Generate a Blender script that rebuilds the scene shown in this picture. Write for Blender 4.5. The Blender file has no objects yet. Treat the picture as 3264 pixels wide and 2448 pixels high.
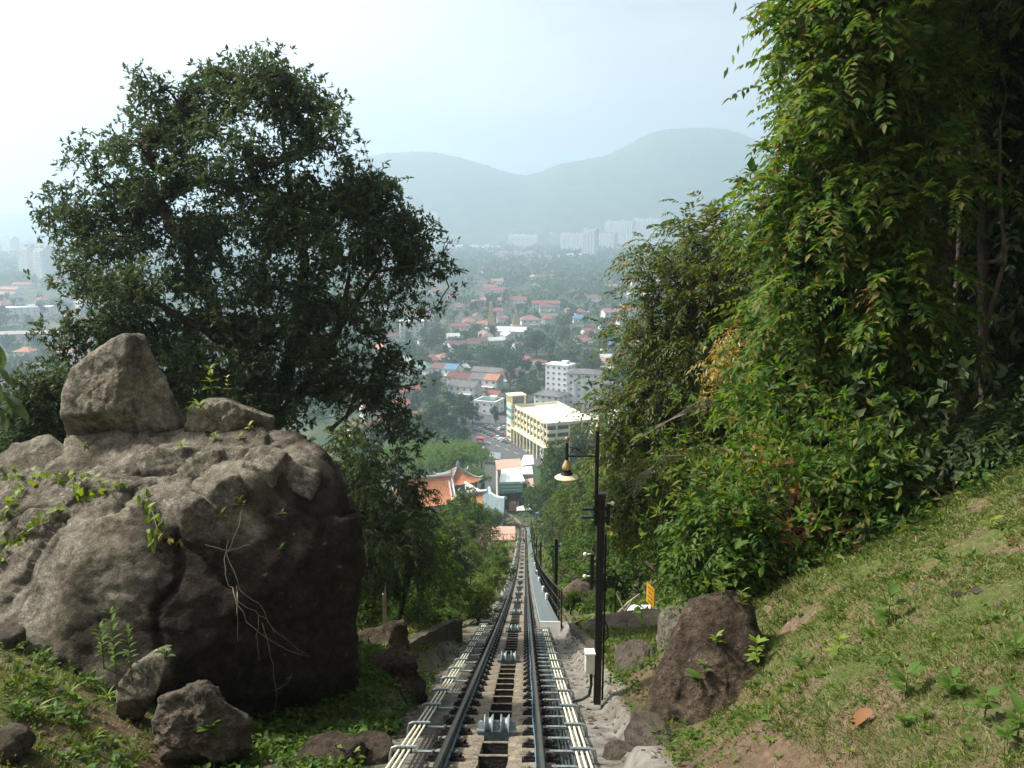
import bpy, bmesh, math, random
import numpy as np
from mathutils import Vector, Matrix, noise

random.seed(7)
RNG = np.random.default_rng(7)
R = math.radians
SC = bpy.context.scene
COL = SC.collection

# ------------------------------------------------------------------ camera
PITCH = R(10.9)
FPX = 850.0                      # focal length in pixels of a 1024 wide picture
cam_d = bpy.data.cameras.new("camera")
cam_d.sensor_width = 36.0
cam_d.lens = 36.0 * FPX / 1024.0
cam_d.clip_start = 0.05
cam_d.clip_end = 20000
cam = bpy.data.objects.new("camera", cam_d)
cam.location = (0, 0, 0)
cam.rotation_euler = (R(90) - PITCH, 0, 0)
COL.objects.link(cam)
SC.camera = cam

# ------------------------------------------------------------------ sky, sun, exposure
SUN_EL, SUN_AZ = R(47), R(-74)   # azimuth from +Y towards +X (negative: to the left)
w = bpy.data.worlds.new("World"); SC.world = w; w.use_nodes = True
nt = w.node_tree; nt.nodes.clear()
sky = nt.nodes.new("ShaderNodeTexSky"); sky.sky_type = 'NISHITA'; sky.sun_disc = False
sky.sun_elevation = SUN_EL; sky.sun_rotation = SUN_AZ
sky.air_density = 0.8; sky.dust_density = 5.0; sky.ozone_density = 0.8; sky.altitude = 100
bg = nt.nodes.new("ShaderNodeBackground"); bg.inputs["Strength"].default_value = 0.14
wo = nt.nodes.new("ShaderNodeOutputWorld")
hs = nt.nodes.new("ShaderNodeHueSaturation"); hs.inputs["Saturation"].default_value = 0.30
tcw = nt.nodes.new("ShaderNodeTexCoord"); mpw = nt.nodes.new("ShaderNodeMapping"); mpw.inputs["Scale"].default_value = (1.0, 1.0, 3.2)
cn = nt.nodes.new("ShaderNodeTexNoise"); cn.inputs["Scale"].default_value = 1.7; cn.inputs["Detail"].default_value = 7; cn.inputs["Roughness"].default_value = .55
crw = nt.nodes.new("ShaderNodeValToRGB"); crw.color_ramp.elements[0].position = .32; crw.color_ramp.elements[1].position = .70
crw.color_ramp.elements[0].color = (.62, .65, .70, 1); crw.color_ramp.elements[1].color = (1.38, 1.35, 1.30, 1)
mxw = nt.nodes.new("ShaderNodeMix"); mxw.data_type = 'RGBA'; mxw.blend_type = 'MULTIPLY'; mxw.inputs[0].default_value = 1.0
nt.links.new(tcw.outputs["Generated"], mpw.inputs[0]); nt.links.new(mpw.outputs[0], cn.inputs["Vector"]); nt.links.new(cn.outputs["Fac"], crw.inputs[0])
nt.links.new(sky.outputs[0], hs.inputs["Color"]); nt.links.new(hs.outputs[0], mxw.inputs[6]); nt.links.new(crw.outputs[0], mxw.inputs[7])
nt.links.new(mxw.outputs[2], bg.inputs[0]); nt.links.new(bg.outputs[0], wo.inputs[0])
sd = bpy.data.lights.new("sun", 'SUN'); sd.energy = 5.0; sd.angle = R(3.0); sd.color = (1.0, 0.94, 0.84)
so = bpy.data.objects.new("sun", sd); COL.objects.link(so)
sdir = Vector((math.sin(SUN_AZ) * math.cos(SUN_EL), math.cos(SUN_AZ) * math.cos(SUN_EL), math.sin(SUN_EL)))
so.rotation_euler = sdir.to_track_quat('Z', 'Y').to_euler()
so.location = sdir * 50
vs = SC.view_settings
vs.view_transform = 'Standard'; vs.look = 'None'; vs.gamma = 1.0; vs.exposure = 0.62; vs.use_curve_mapping = False
cy = SC.cycles
cy.use_denoising = True
try: cy.denoiser = 'OPENIMAGEDENOISE'
except Exception: pass
cy.max_bounces = 6; cy.diffuse_bounces = 3; cy.glossy_bounces = 2; cy.transmission_bounces = 4
cy.transparent_max_bounces = 4; cy.volume_bounces = 2
cy.volume_max_steps = 64
cy.sample_clamp_indirect = 4.0
SC.render.film_transparent = False

# ------------------------------------------------------------------ helpers
def at(px, py, Y):
    """the point of the place that lies Y metres ahead and is seen at that spot of a 1024x768 picture"""
    dx = (px - 512) / FPX; dv = (py - 384) / FPX
    dy = math.cos(PITCH) - dv * math.sin(PITCH); dz = -math.sin(PITCH) - dv * math.cos(PITCH)
    s = Y / dy
    return Vector((dx * s, Y, dz * s))

def at_z(px, py, z):
    dv = (py - 384) / FPX
    dy = math.cos(PITCH) - dv * math.sin(PITCH); dz = -math.sin(PITCH) - dv * math.cos(PITCH)
    return at(px, py, z / dz * dy)

def tag(o, label=None, cat=None, group=None, kind=None):
    if label: o["label"] = label
    if cat: o["category"] = cat
    if group: o["group"] = group
    if kind: o["kind"] = kind
    return o

def link(o, parent=None):
    COL.objects.link(o)
    if parent is not None:
        o.parent = parent
        o.matrix_parent_inverse = parent.matrix_basis.inverted()
    return o

def empty(name, loc, label=None, cat=None, group=None, rz=0.0, kind=None):
    o = bpy.data.objects.new(name, None)
    o.empty_display_size = 0.2
    o.location = loc; o.rotation_euler = (0, 0, rz)
    COL.objects.link(o)
    return tag(o, label, cat, group, kind)

def children_of(o, cache={}):
    return list(o.children)

def copy_tree(o):
    c = o.copy(); COL.objects.link(c)
    for ch in o.children:
        d = ch.copy(); COL.objects.link(d); d.parent = c
        for g in ch.children:
            e = g.copy(); COL.objects.link(e); e.parent = d
    return c

class MB:
    """collects simple shapes into one mesh"""
    def __init__(s): s.v = []; s.f = []; s.mi = []
    def add(s, vs, fs, m=0):
        b = len(s.v); s.v.extend([tuple(x) for x in vs])
        for f in fs: s.f.append(tuple(b + i for i in f)); s.mi.append(m)
    def box(s, c, size, rot=None, m=0):
        hx, hy, hz = size[0] / 2, size[1] / 2, size[2] / 2
        pts = [Vector((x, y, z)) for x in (-hx, hx) for y in (-hy, hy) for z in (-hz, hz)]
        if rot is not None: pts = [rot @ p for p in pts]
        c = Vector(c)
        s.add([p + c for p in pts], [(0, 1, 3, 2), (4, 6, 7, 5), (0, 4, 5, 1), (2, 3, 7, 6), (0, 2, 6, 4), (1, 5, 7, 3)], m)
    def box2(s, lo, hi, m=0):
        s.box([(a + b) / 2 for a, b in zip(lo, hi)], [abs(b - a) for a, b in zip(lo, hi)], None, m)
    def tube(s, pts, r, n=6, m=0, cap=True):
        pts = [Vector(p) for p in pts]
        k = len(pts); rs = r if hasattr(r, '__len__') else [r] * k
        vs = []; up = None
        for i, p in enumerate(pts):
            t = (pts[min(i + 1, k - 1)] - pts[max(i - 1, 0)])
            t = t.normalized() if t.length > 1e-9 else Vector((0, 0, 1))
            if up is None:
                up = Vector((0, 0, 1)) if abs(t.z) < .9 else Vector((1, 0, 0))
            a = t.cross(up)
            a = a.normalized() if a.length > 1e-6 else t.orthogonal().normalized()
            b = a.cross(t); up = b if b.length > 0 else up
            for j in range(n):
                q = 2 * math.pi * j / n
                vs.append(p + (a * math.cos(q) + b * math.sin(q)) * rs[i])
        fs = []
        for i in range(k - 1):
            for j in range(n):
                fs.append((i * n + j, i * n + (j + 1) % n, (i + 1) * n + (j + 1) % n, (i + 1) * n + j))
        if cap:
            fs.append(tuple(range(n - 1, -1, -1))); fs.append(tuple((k - 1) * n + j for j in range(n)))
        s.add(vs, fs, m)
    def lathe(s, prof, n=16, c=(0, 0, 0), m=0):
        c = Vector(c); vs = []; fs = []
        for (r, z) in prof:
            for j in range(n):
                q = 2 * math.pi * j / n
                vs.append(c + Vector((r * math.cos(q), r * math.sin(q), z)))
        for i in range(len(prof) - 1):
            for j in range(n):
                fs.append((i * n + j, i * n + (j + 1) % n, (i + 1) * n + (j + 1) % n, (i + 1) * n + j))
        s.add(vs, fs, m)
    def prism(s, poly, ext, m=0):
        """a flat polygon (3-D points) pushed along ext"""
        n = len(poly); e = Vector(ext); P = [Vector(p) for p in poly]
        fs = [tuple(range(n)), tuple(range(2 * n - 1, n - 1, -1))]
        for i in range(n): fs.append((i, i + n, (i + 1) % n + n, (i + 1) % n))
        s.add(P + [p + e for p in P], fs, m)
    def xform(s, M):
        s.v = [tuple(M @ Vector(p)) for p in s.v]; return s
    def mesh(s, name, mats, smooth=False, fix=True):
        me = bpy.data.meshes.new(name)
        me.from_pydata(s.v, [], s.f)
        if not isinstance(mats, (list, tuple)): mats = [mats]
        for mt in mats: me.materials.append(mt)
        if len(mats) > 1: me.polygons.foreach_set("material_index", s.mi)
        if fix:
            bm = bmesh.new(); bm.from_mesh(me)
            bmesh.ops.recalc_face_normals(bm, faces=bm.faces[:]); bm.to_mesh(me); bm.free()
        if smooth: me.polygons.foreach_set("use_smooth", [True] * len(me.polygons))
        me.update()
        return me
    def build(s, name, mats, parent=None, smooth=False, fix=True):
        return link(bpy.data.objects.new(name, s.mesh(name, mats, smooth, fix)), parent)

def np_mesh(name, V, F, mats, smooth=False, mi=None):
    """fast mesh from arrays: V (n,3), F (m,k)"""
    me = bpy.data.meshes.new(name)
    V = np.ascontiguousarray(V, dtype=np.float32); F = np.ascontiguousarray(F, dtype=np.int32)
    me.vertices.add(len(V)); me.vertices.foreach_set("co", V.ravel())
    k = F.shape[1]
    me.loops.add(F.size); me.loops.foreach_set("vertex_index", F.ravel())
    me.polygons.add(len(F))
    me.polygons.foreach_set("loop_start", np.arange(0, F.size, k, dtype=np.int32))
    if smooth: me.polygons.foreach_set("use_smooth", np.ones(len(F), dtype=bool))
    if not isinstance(mats, (list, tuple)): mats = [mats]
    for mt in mats: me.materials.append(mt)
    if mi is not None: me.polygons.foreach_set("material_index", np.asarray(mi, dtype=np.int32))
    me.update(calc_edges=True); me.validate()
    return me

def np_obj(name, V, F, mats, parent=None, smooth=False, mi=None):
    return link(bpy.data.objects.new(name, np_mesh(name, V, F, mats, smooth, mi)), parent)

# ------------------------------------------------------------------ materials
def new_mat(name):
    m = bpy.data.materials.new(name); m.use_nodes = True
    n = m.node_tree; n.nodes.clear()
    out = n.nodes.new("ShaderNodeOutputMaterial")
    p = n.nodes.new("ShaderNodeBsdfPrincipled")
    n.links.new(p.outputs[0], out.inputs[0])
    return m, n, p, out

def c4(c): return (c[0], c[1], c[2], 1.0)

def mat(name, col, rough=0.7, metal=0.0, var=0.25, scale=6.0, bump=0.0, bscale=None, col2=None, detail=6.0, tint=False, spec=0.35, coords="Object", stretch=None, lo=0.35, hi=0.65):
    """a plain surface with noise in its colour and relief"""
    m, n, p, out = new_mat(name)
    p.inputs["Roughness"].default_value = rough; p.inputs["Metallic"].default_value = metal
    p.inputs["Specular IOR Level"].default_value = spec
    tc = n.nodes.new("ShaderNodeTexCoord"); src = tc.outputs[coords]
    if stretch:
        mp = n.nodes.new("ShaderNodeMapping"); mp.inputs["Scale"].default_value = stretch
        n.links.new(src, mp.inputs[0]); src = mp.outputs[0]
    nz = n.nodes.new("ShaderNodeTexNoise"); nz.inputs["Scale"].default_value = scale; nz.inputs["Detail"].default_value = detail
    nz.inputs["Roughness"].default_value = 0.62
    n.links.new(src, nz.inputs["Vector"])
    cr = n.nodes.new("ShaderNodeValToRGB")
    a = col2 if col2 else tuple(x * (1 - var) for x in col); b = col if col2 else tuple(min(1, x * (1 + var)) for x in col)
    cr.color_ramp.elements[0].position = lo; cr.color_ramp.elements[1].position = hi
    cr.color_ramp.elements[0].color = c4(a); cr.color_ramp.elements[1].color = c4(b)
    n.links.new(nz.outputs["Fac"], cr.inputs[0])
    c = cr.outputs[0]
    if tint:
        oi = n.nodes.new("ShaderNodeObjectInfo"); mx = n.nodes.new("ShaderNodeMix"); mx.data_type = 'RGBA'; mx.blend_type = 'MULTIPLY'
        mx.inputs[0].default_value = 1.0
        n.links.new(c, mx.inputs[6]); n.links.new(oi.outputs["Color"], mx.inputs[7]); c = mx.outputs[2]
    n.links.new(c, p.inputs["Base Color"])
    if bump > 0:
        nb = n.nodes.new("ShaderNodeTexNoise"); nb.inputs["Scale"].default_value = bscale or scale * 4; nb.inputs["Detail"].default_value = 8
        n.links.new(src, nb.inputs["Vector"])
        bp = n.nodes.new("ShaderNodeBump"); bp.inputs["Strength"].default_value = bump; bp.inputs["Distance"].default_value = 0.05
        n.links.new(nb.outputs["Fac"], bp.inputs["Height"]); n.links.new(bp.outputs[0], p.inputs["Normal"])
    return m

def leaf_mat(name, cols, rough=0.45, trans=0.35, spec=0.35, tint=False):
    """foliage: each leaf its own tone between the given colours, some light through it"""
    m, n, p, out = new_mat(name)
    p.inputs["Roughness"].default_value = rough; p.inputs["Specular IOR Level"].default_value = spec
    g = n.nodes.new("ShaderNodeNewGeometry")
    cr = n.nodes.new("ShaderNodeValToRGB"); e = cr.color_ramp.elements
    k = len(cols)
    e[0].position = 0; e[0].color = c4(cols[0]); e[1].position = 1; e[1].color = c4(cols[-1])
    for i in range(1, k - 1):
        q = e.new(i / (k - 1)); q.color = c4(cols[i])
    n.links.new(g.outputs["Random Per Island"], cr.inputs[0])
    c = cr.outputs[0]
    if tint:
        oi = n.nodes.new("ShaderNodeObjectInfo"); mx = n.nodes.new("ShaderNodeMix"); mx.data_type = 'RGBA'; mx.blend_type = 'MULTIPLY'
        mx.inputs[0].default_value = 1.0
        n.links.new(c, mx.inputs[6]); n.links.new(oi.outputs["Color"], mx.inputs[7]); c = mx.outputs[2]
    n.links.new(c, p.inputs["Base Color"])
    t = n.nodes.new("ShaderNodeBsdfTranslucent")
    hs = n.nodes.new("ShaderNodeHueSaturation"); hs.inputs["Saturation"].default_value = 1.15; hs.inputs["Value"].default_value = 1.3
    hs.inputs["Hue"].default_value = 0.485
    n.links.new(c, hs.inputs["Color"]); n.links.new(hs.outputs[0], t.inputs[0])
    ms = n.nodes.new("ShaderNodeMixShader"); ms.inputs[0].default_value = trans
    n.links.new(p.outputs[0], ms.inputs[1]); n.links.new(t.outputs[0], ms.inputs[2]); n.links.new(ms.outputs[0], out.inputs[0])
    return m

M = {}
M['concrete'] = mat("bed_concrete", (0.29, 0.245, 0.18), 0.9, var=.4, scale=4.0, bump=.6, bscale=26, col2=(0.10, 0.085, 0.062))
M['concrete_dark'] = mat("trough_grime_shade", (0.025, 0.023, 0.02), 0.95, var=.4, scale=5, bump=.4, bscale=30)  # near black: oily grime and the trough's shade in one colour
M['rail'] = mat("rail_steel", (0.055, 0.055, 0.052), 0.38, .75, var=.3, scale=12)
M['rail_top'] = mat("rail_worn_steel", (0.12, 0.115, 0.105), 0.3, .85, var=.25, scale=9)
M['clip'] = mat("clip_iron", (0.022, 0.018, 0.016), 0.7, .3, var=.4, scale=30)
M['bolt'] = mat("bolt_steel", (0.35, 0.35, 0.34), 0.4, .8, var=.2, scale=30)
M['galv'] = mat("galvanised_steel", (0.29, 0.34, 0.33), 0.45, .55, var=.25, scale=14)
M['cream_pipe'] = mat("cream_pipe", (0.72, 0.70, 0.54), 0.5, var=.12, scale=8)
M['black_rubber'] = mat("black_clamp", (0.02, 0.02, 0.02), 0.6, var=.3, scale=20)
M['cable'] = mat("cable_sheath", (0.035, 0.045, 0.045), 0.55, var=.4, scale=4)
M['blue_cord'] = mat("blue_cord", (0.07, 0.20, 0.30), 0.5, var=.2, scale=8)
M['black_paint'] = mat("black_pole_paint", (0.016, 0.016, 0.015), 0.42, .1, var=.5, scale=10)
M['gold'] = mat("gold_paint", (0.44, 0.33, 0.13), 0.45, .3, var=.12, scale=6)
M['cream_enamel'] = mat("cream_enamel", (0.66, 0.57, 0.35), 0.4, var=.08, scale=6)
M['frost_glass'] = mat("frosted_glass", (0.62, 0.63, 0.60), 0.35, var=.05, scale=4)
M['white_paint'] = mat("white_paint", (0.74, 0.74, 0.71), 0.55, var=.08, scale=5)
M['walkway'] = mat("walkway_grating", (0.14, 0.17, 0.17), 0.6, .2, var=.25, scale=3, bump=.4, bscale=60)
M['sign_yellow'] = mat("yellow_sign", (0.62, 0.32, 0.02), 0.5, var=.1, scale=5)
M['wood_grey'] = mat("weathered_wood", (0.30, 0.27, 0.20), 0.85, var=.35, scale=9, bump=.3)
M['bark'] = mat("bark", (0.055, 0.042, 0.03), 0.9, var=.45, scale=6, bump=.7, bscale=14)
M['bark_pale'] = mat("pale_bark", (0.12, 0.09, 0.06), 0.9, var=.45, scale=6, bump=.7, bscale=14)
M['glass'] = mat("window_glass", (0.06, 0.08, 0.09), 0.15, .0, var=.4, scale=.4, spec=.6)
# ------------------------------------------------------------------ the lie of the land
_Y = np.arange(-40, 600, 0.5)
_s = np.interp(_Y, [0, 15, 50, 107, 160, 250, 290, 345, 360], [.42, .42, .395, .335, .32, .30, .20, .05, 0])
_z = np.concatenate([[0], -np.cumsum((_s[:-1] + _s[1:]) / 2 * 0.5)])
_z += -2.03 - np.interp(0, _Y, _z)
PLAIN = float(_z[-1])

def zt(Y): return np.interp(Y, _Y, _z)
def xc(Y):
    Y = np.asarray(Y, dtype=float)
    return -0.33 + 0.016 * Y - np.where(Y > 160, 0.00062 * (Y - 160) ** 2, 0) * (Y < 330) - (Y >= 330) * 17.9

def F(Y, lat=0.0, up=0.0):
    """frame of the track at Y: X across, Y down the line, Z off the bed"""
    e = 0.25
    p = Vector((float(xc(Y)), Y, float(zt(Y))))
    t = Vector((float(xc(Y + e) - xc(Y - e)), 2 * e, float(zt(Y + e) - zt(Y - e)))).normalized()
    x = t.cross(Vector((0, 0, 1))).normalized(); n = x.cross(t)
    m = Matrix((x, t, n)).transposed().to_4x4()
    m.translation = p + x * lat + n * up
    return m

def sst(a, b, x):
    t = np.clip((x - a) / (b - a), 0, 1); return t * t * (3 - 2 * t)

def height(x, y, detail=True):
    """ground height, works on arrays"""
    x = np.asarray(x, dtype=float); y = np.asarray(y, dtype=float)
    base = zt(y); L = x - np.where(y < 330, xc(np.minimum(y, 329)), 0)
    # right hand side: grassy bank close by, lawn, then wooded slope
    Lb = L - .55 * sst(6.4, 8.0, y) * (1 - sst(10.6, 11.4, y)) * (1 - sst(3.0, 4.2, L))
    bank = np.interp(Lb, [1.55, 1.75, 2.1, 2.55, 2.9, 3.3, 4.1, 5.7, 7.7, 12, 20, 40], [0, .06, .36, .85, 1.12, 1.32, 1.74, 2.45, 3.6, 5.4, 8, 12])
    lawn = np.interp(L, [1.6, 1.8, 5.5, 9, 16, 40, 90], [0, .12, .45, 1.8, 6.0, 13, 20])
    wood = np.interp(L, [1.6, 4, 12, 20, 40, 90], [-.2, -.7, 2.0, 5.5, 13, 20])
    yb = 11.2 + 0.16 * (L - 2.5)
    f1 = sst(yb, yb + 2.6 + 0.25 * np.maximum(L - 3, 0), y); f2 = sst(24, 36, y)
    right = (bank * (1 - f1) + lawn * f1) * (1 - f2) + wood * f2
    # left hand side
    A = -L
    near = np.interp(A, [1.5, 2.3, 3.0, 3.7, 4.6, 6.5, 12, 30], [-.15, -.25, -.22, .15, .62, 1.25, 2.3, 2.0])
    mid = np.interp(A, [1.45, 1.7, 2.1, 4, 8, 14, 40, 90], [-.05, .10, .42, .5, .2, -2, -12, -22])
    far = np.interp(A, [1.4, 3, 12, 40, 90], [-.2, -.7, -2.5, -8, -16])
    g1 = sst(9.6, 11.6, y); g2 = sst(17, 26, y)
    left = (near * (1 - g1) + mid * g1) * (1 - g2) + far * g2
    h = np.where(L > 0, right, left)
    fl = 1 - sst(200, 300, y)
    z = base + h * np.where(y < 200, 1, fl)
    under = (np.abs(L) < 0.64) & (y < 262)
    z = np.where(under, base - 0.85, z)
    z = np.where((L > .6) & (L < 1.02) & (y < 24), base - 0.36, z)
    z = np.where((np.abs(L) >= .64) & (np.abs(L) < 1.5) & (y < 262) & ~((L > .6) & (L < 1.02) & (y < 24)), base - 0.2 - 0.06 * np.minimum(np.abs(L) - .64, .5), z)
    z = np.maximum(z, np.where(y > 250, PLAIN, -1e9))
    z = np.where((y < 330), np.maximum(z, PLAIN - 0.0), z)
    return z

def hz(x, y): return float(height(np.array([x]), np.array([y]))[0])

def grow_axis(lo, fine_lo, fine_hi, hi, step, g):
    a = [fine_lo]; d = step
    while a[-1] > lo: d *= g; a.append(a[-1] - d)
    b = list(np.arange(fine_lo + step, fine_hi, step)); d = step; b.append(fine_hi)
    while b[-1] < hi: d *= g; b.append(b[-1] + d)
    return np.array(sorted(a) + b)

gx = grow_axis(-5200, -9.5, 9.5, 5200, 0.15, 1.09)
gy = grow_axis(-14, 2, 26, 9000, 0.17, 1.045)
GX, GY = np.meshgrid(gx, gy)
GZ = height(GX, GY)
# small unevenness of the earth, more of it close by
nzv = np.array([noise.fractal(Vector((x * .8, y * .8, 3.1)), 1.0, 2.1, 4) for x, y in zip(GX.ravel(), GY.ravel())]).reshape(GX.shape)
nz2 = np.array([noise.fractal(Vector((x * .035, y * .035, 9.1)), 1.0, 2.0, 3) for x, y in zip(GX.ravel(), GY.ravel())]).reshape(GX.shape)
Lg = GX - xc(np.minimum(GY, 329))
off = sst(1.5, 2.4, np.abs(Lg))
GZ = GZ + off * (nzv * np.where(GY < 60, .15, .0) + nz2 * np.where(GY < 300, .6, 0) * sst(14, 40, GY) * (1 - sst(240, 300, GY)))
GZ = GZ + (1 - off) * nzv * .035 * (np.abs(Lg) > 1.02) * (GY < 40)
idx = np.arange(GX.size).reshape(GX.shape)
Fq = np.stack([idx[:-1, :-1], idx[:-1, 1:], idx[1:, 1:], idx[1:, :-1]], -1).reshape(-1, 4)

# ground material: earth with dry grass on the banks, pale rock apron beside the track, green-brown land far off
def ground_mat():
    m, n, p, out = new_mat("earth_and_turf")
    p.inputs["Roughness"].default_value = .95; p.inputs["Specular IOR Level"].default_value = .15
    tc = n.nodes.new("ShaderNodeTexCoord")
    def nz(scale, det=8, rough=.65):
        a = n.nodes.new("ShaderNodeTexNoise"); a.inputs["Scale"].default_value = scale; a.inputs["Detail"].default_value = det; a.inputs["Roughness"].default_value = rough
        n.links.new(tc.outputs["Object"], a.inputs["Vector"]); return a.outputs["Fac"]
    def ramp(s, st):
        r = n.nodes.new("ShaderNodeValToRGB"); e = r.color_ramp.elements
        e[0].position, e[0].color = st[0][0], c4(st[0][1]); e[1].position, e[1].color = st[-1][0], c4(st[-1][1])
        for q in st[1:-1]:
            k = e.new(q[0]); k.color = c4(q[1])
        n.links.new(s, r.inputs[0]); return r.outputs[0]
    def mix(f, a, b):
        x = n.nodes.new("ShaderNodeMix"); x.data_type = 'RGBA'
        n.links.new(f, x.inputs[0]); n.links.new(a, x.inputs[6]); n.links.new(b, x.inputs[7]); return x.outputs[2]
    earth = ramp(nz(11), [(.3, (.06, .04, .026)), (.5, (.155, .105, .068)), (.68, (.25, .18, .12))])
    turf = ramp(nz(14), [(.3, (.045, .065, .016)), (.55, (.08, .11, .026)), (.75, (.14, .135, .05))])
    cover = ramp(nz(1.1, 6), [(.40, (0, 0, 0)), (.58, (1, 1, 1))])
    ef = n.nodes.new("ShaderNodeAttribute"); ef.attribute_name = "earth_face"
    cv2 = n.nodes.new("ShaderNodeMath"); cv2.operation = 'SUBTRACT'; cv2.use_clamp = True; n.links.new(cover, cv2.inputs[0]); n.links.new(ef.outputs["Fac"], cv2.inputs[1])
    c1 = mix(cv2.outputs[0], earth, turf)
    dk = ramp(nz(5, 9), [(.3, (.045, .032, .022)), (.55, (.12, .082, .055)), (.75, (.20, .15, .105))])
    c1 = mix(ef.outputs["Fac"], c1, dk)
    rock = ramp(nz(3.2, 10), [(.28, (.07, .062, .048)), (.42, (.17, .16, .135)), (.6, (.27, .26, .23)), (.8, (.15, .135, .105))])
    at_ = n.nodes.new("ShaderNodeAttribute"); at_.attribute_name = "apron"
    c2 = mix(at_.outputs["Fac"], c1, rock)
    far = ramp(nz(.02, 8), [(.3, (.03, .05, .022)), (.5, (.045, .065, .03)), (.62, (.10, .095, .07)), (.75, (.19, .18, .16))])
    fa = n.nodes.new("ShaderNodeAttribute"); fa.attribute_name = "plain"
    c3 = mix(fa.outputs["Fac"], c2, far)
    n.links.new(c3, p.inputs["Base Color"])
    b = n.nodes.new("ShaderNodeBump"); b.inputs["Strength"].default_value = .8; b.inputs["Distance"].default_value = .05
    n.links.new(nz(22, 10, .7), b.inputs["Height"]); n.links.new(b.outputs[0], p.inputs["Normal"])
    return m
M['ground'] = ground_mat()
V = np.stack([GX, GY, GZ], -1).reshape(-1, 3)
V_ground, F_ground = V, Fq
ground = np_obj("ground", V, Fq, M['ground'], smooth=True)
tag(ground, kind="structure")
apr = ((Lg > .9) & (Lg < 1.75) & (GY < 25)) * 1.0
apr = np.maximum(apr, ((Lg < -.6) & (Lg > -1.6) & (GY < 30)) * .55)
apr = np.maximum(apr, ((np.abs(Lg) < .95) & (GY < 100)) * .8)
apr = np.clip(apr + nzv * .5 * (apr > 0), 0, 1)
efc = .5 * (1 - sst(2.2, 2.8, Lg + nzv * .5)) * (Lg > 1.4) * (GY < 16); efc = np.maximum(efc, .35 * (1 - sst(2.4, 3.4, -Lg + nzv * .6)) * (Lg < -1.4) * (GY < 13))
for nm, arr in (("earth_face", efc), ("apron", apr), ("plain", sst(120, 260, GY))):
    a_ = ground.data.attributes.new(nm, 'FLOAT', 'POINT'); a_.data.foreach_set("value", arr.ravel().astype(np.float32))

# ------------------------------------------------------------------ hills behind the town
def hill(name, prof, Y0, depth, mt, amp=7.0, seed=1):
    """a wooded ridge whose skyline is seen along prof (pixel x, pixel y) about Y0 metres away"""
    xs = np.array([at(p[0], p[1], Y0).x for p in prof]); zs = np.array([at(p[0], p[1], Y0).z for p in prof])
    n1, n2 = 260, 46
    X = np.linspace(xs[0], xs[-1], n1); T = np.linspace(-1, 1, n2)
    top = np.interp(X, xs, zs)
    k = np.ones(9) / 9; top = np.convolve(np.pad(top, 4, mode='edge'), k, 'valid')
    VX, VT = np.meshgrid(X, T); prof2 = np.cos(VT * math.pi / 2) ** 0.9
    VZ = PLAIN - 6 + (top[None, :] - PLAIN + 6) * prof2
    VY = Y0 + VT * depth
    nn = np.array([noise.fractal(Vector((a * .004, b * .004, seed)), 1, 2, 5) for a, b in zip(VX.ravel(), VY.ravel())]).reshape(VX.shape)
    nf = np.array([noise.noise(Vector((a * .045, b * .045, seed + 5.))) for a, b in zip(VX.ravel(), VY.ravel())]).reshape(VX.shape)
    VZ = VZ + (nn * 48 * (1 - prof2 ** 6) + np.abs(nf) * amp * 1.6) * (prof2 > .02)
    VY = VY + nn * 60
    ii = np.arange(VX.size).reshape(VX.shape)
    FF = np.stack([ii[:-1, :-1], ii[:-1, 1:], ii[1:, 1:], ii[1:, :-1]], -1).reshape(-1, 4)
    o = np_obj(name, np.stack([VX, VY, VZ], -1).reshape(-1, 3), FF, mt, smooth=True)
    return tag(o, kind="structure")
M['hill'] = mat("hill_forest", (.05, .075, .03), 1.0, var=.5, scale=.02, bump=0, detail=10)
hill("hills", [(250, 215), (330, 165), (392, 153), (430, 153), (455, 157), (490, 167), (518, 177), (536, 176), (552, 166), (600, 158), (622, 150), (640, 138), (660, 130), (690, 129), (712, 128.5), (735, 134), (762, 147), (800, 165), (880, 190), (1000, 215)], 4300, 900, M['hill'], seed=2)
hill("hills", [(-260, 212), (-120, 222), (-40, 219), (30, 214), (70, 213), (120, 206), (200, 214), (300, 225)], 4900, 700, M['hill'], seed=8)
hill("hills", [(300, 230), (420, 222), (520, 219), (640, 221), (760, 214), (900, 196), (1100, 205)], 3750, 420, M['hill'], amp=10, seed=4)

# ------------------------------------------------------------------ haze over the valley
mb = MB(); mb.box2((-5150, -12, PLAIN - 8), (5150, 8200, 560))
hz_m = bpy.data.materials.new("haze"); hz_m.use_nodes = True
hn = hz_m.node_tree; hn.nodes.clear()
ho = hn.nodes.new("ShaderNodeOutputMaterial"); hv = hn.nodes.new("ShaderNodeVolumePrincipled")
hv.inputs["Color"].default_value = (0.64, 0.80, 0.93, 1); hv.inputs["Density"].default_value = 0.00036; hv.inputs["Anisotropy"].default_value = 0.42
hn.links.new(hv.outputs[0], ho.inputs["Volume"])
haze = mb.build("haze", hz_m); tag(haze, kind="stuff")
# ------------------------------------------------------------------ funicular track
PITCHY = 0.64                     # spacing of ribs and rail clips along the ground
ys_all = list(np.arange(4.2, 262, PITCHY))
NEAR_Y = 34.0
track = empty("funicular_track", F(8).translation, "single track funicular line on concrete beams running down the hill to the station", "railway track")

def put(name, me, Y, lat=0, up=0, parent=track, m2=None):
    o = bpy.data.objects.new(name, me); COL.objects.link(o)
    mtx = F(Y, lat, up)
    if m2 is not None: mtx = mtx @ m2
    o.parent = parent; o.matrix_parent_inverse = parent.matrix_basis.inverted()
    o.matrix_basis = mtx
    return o

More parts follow.
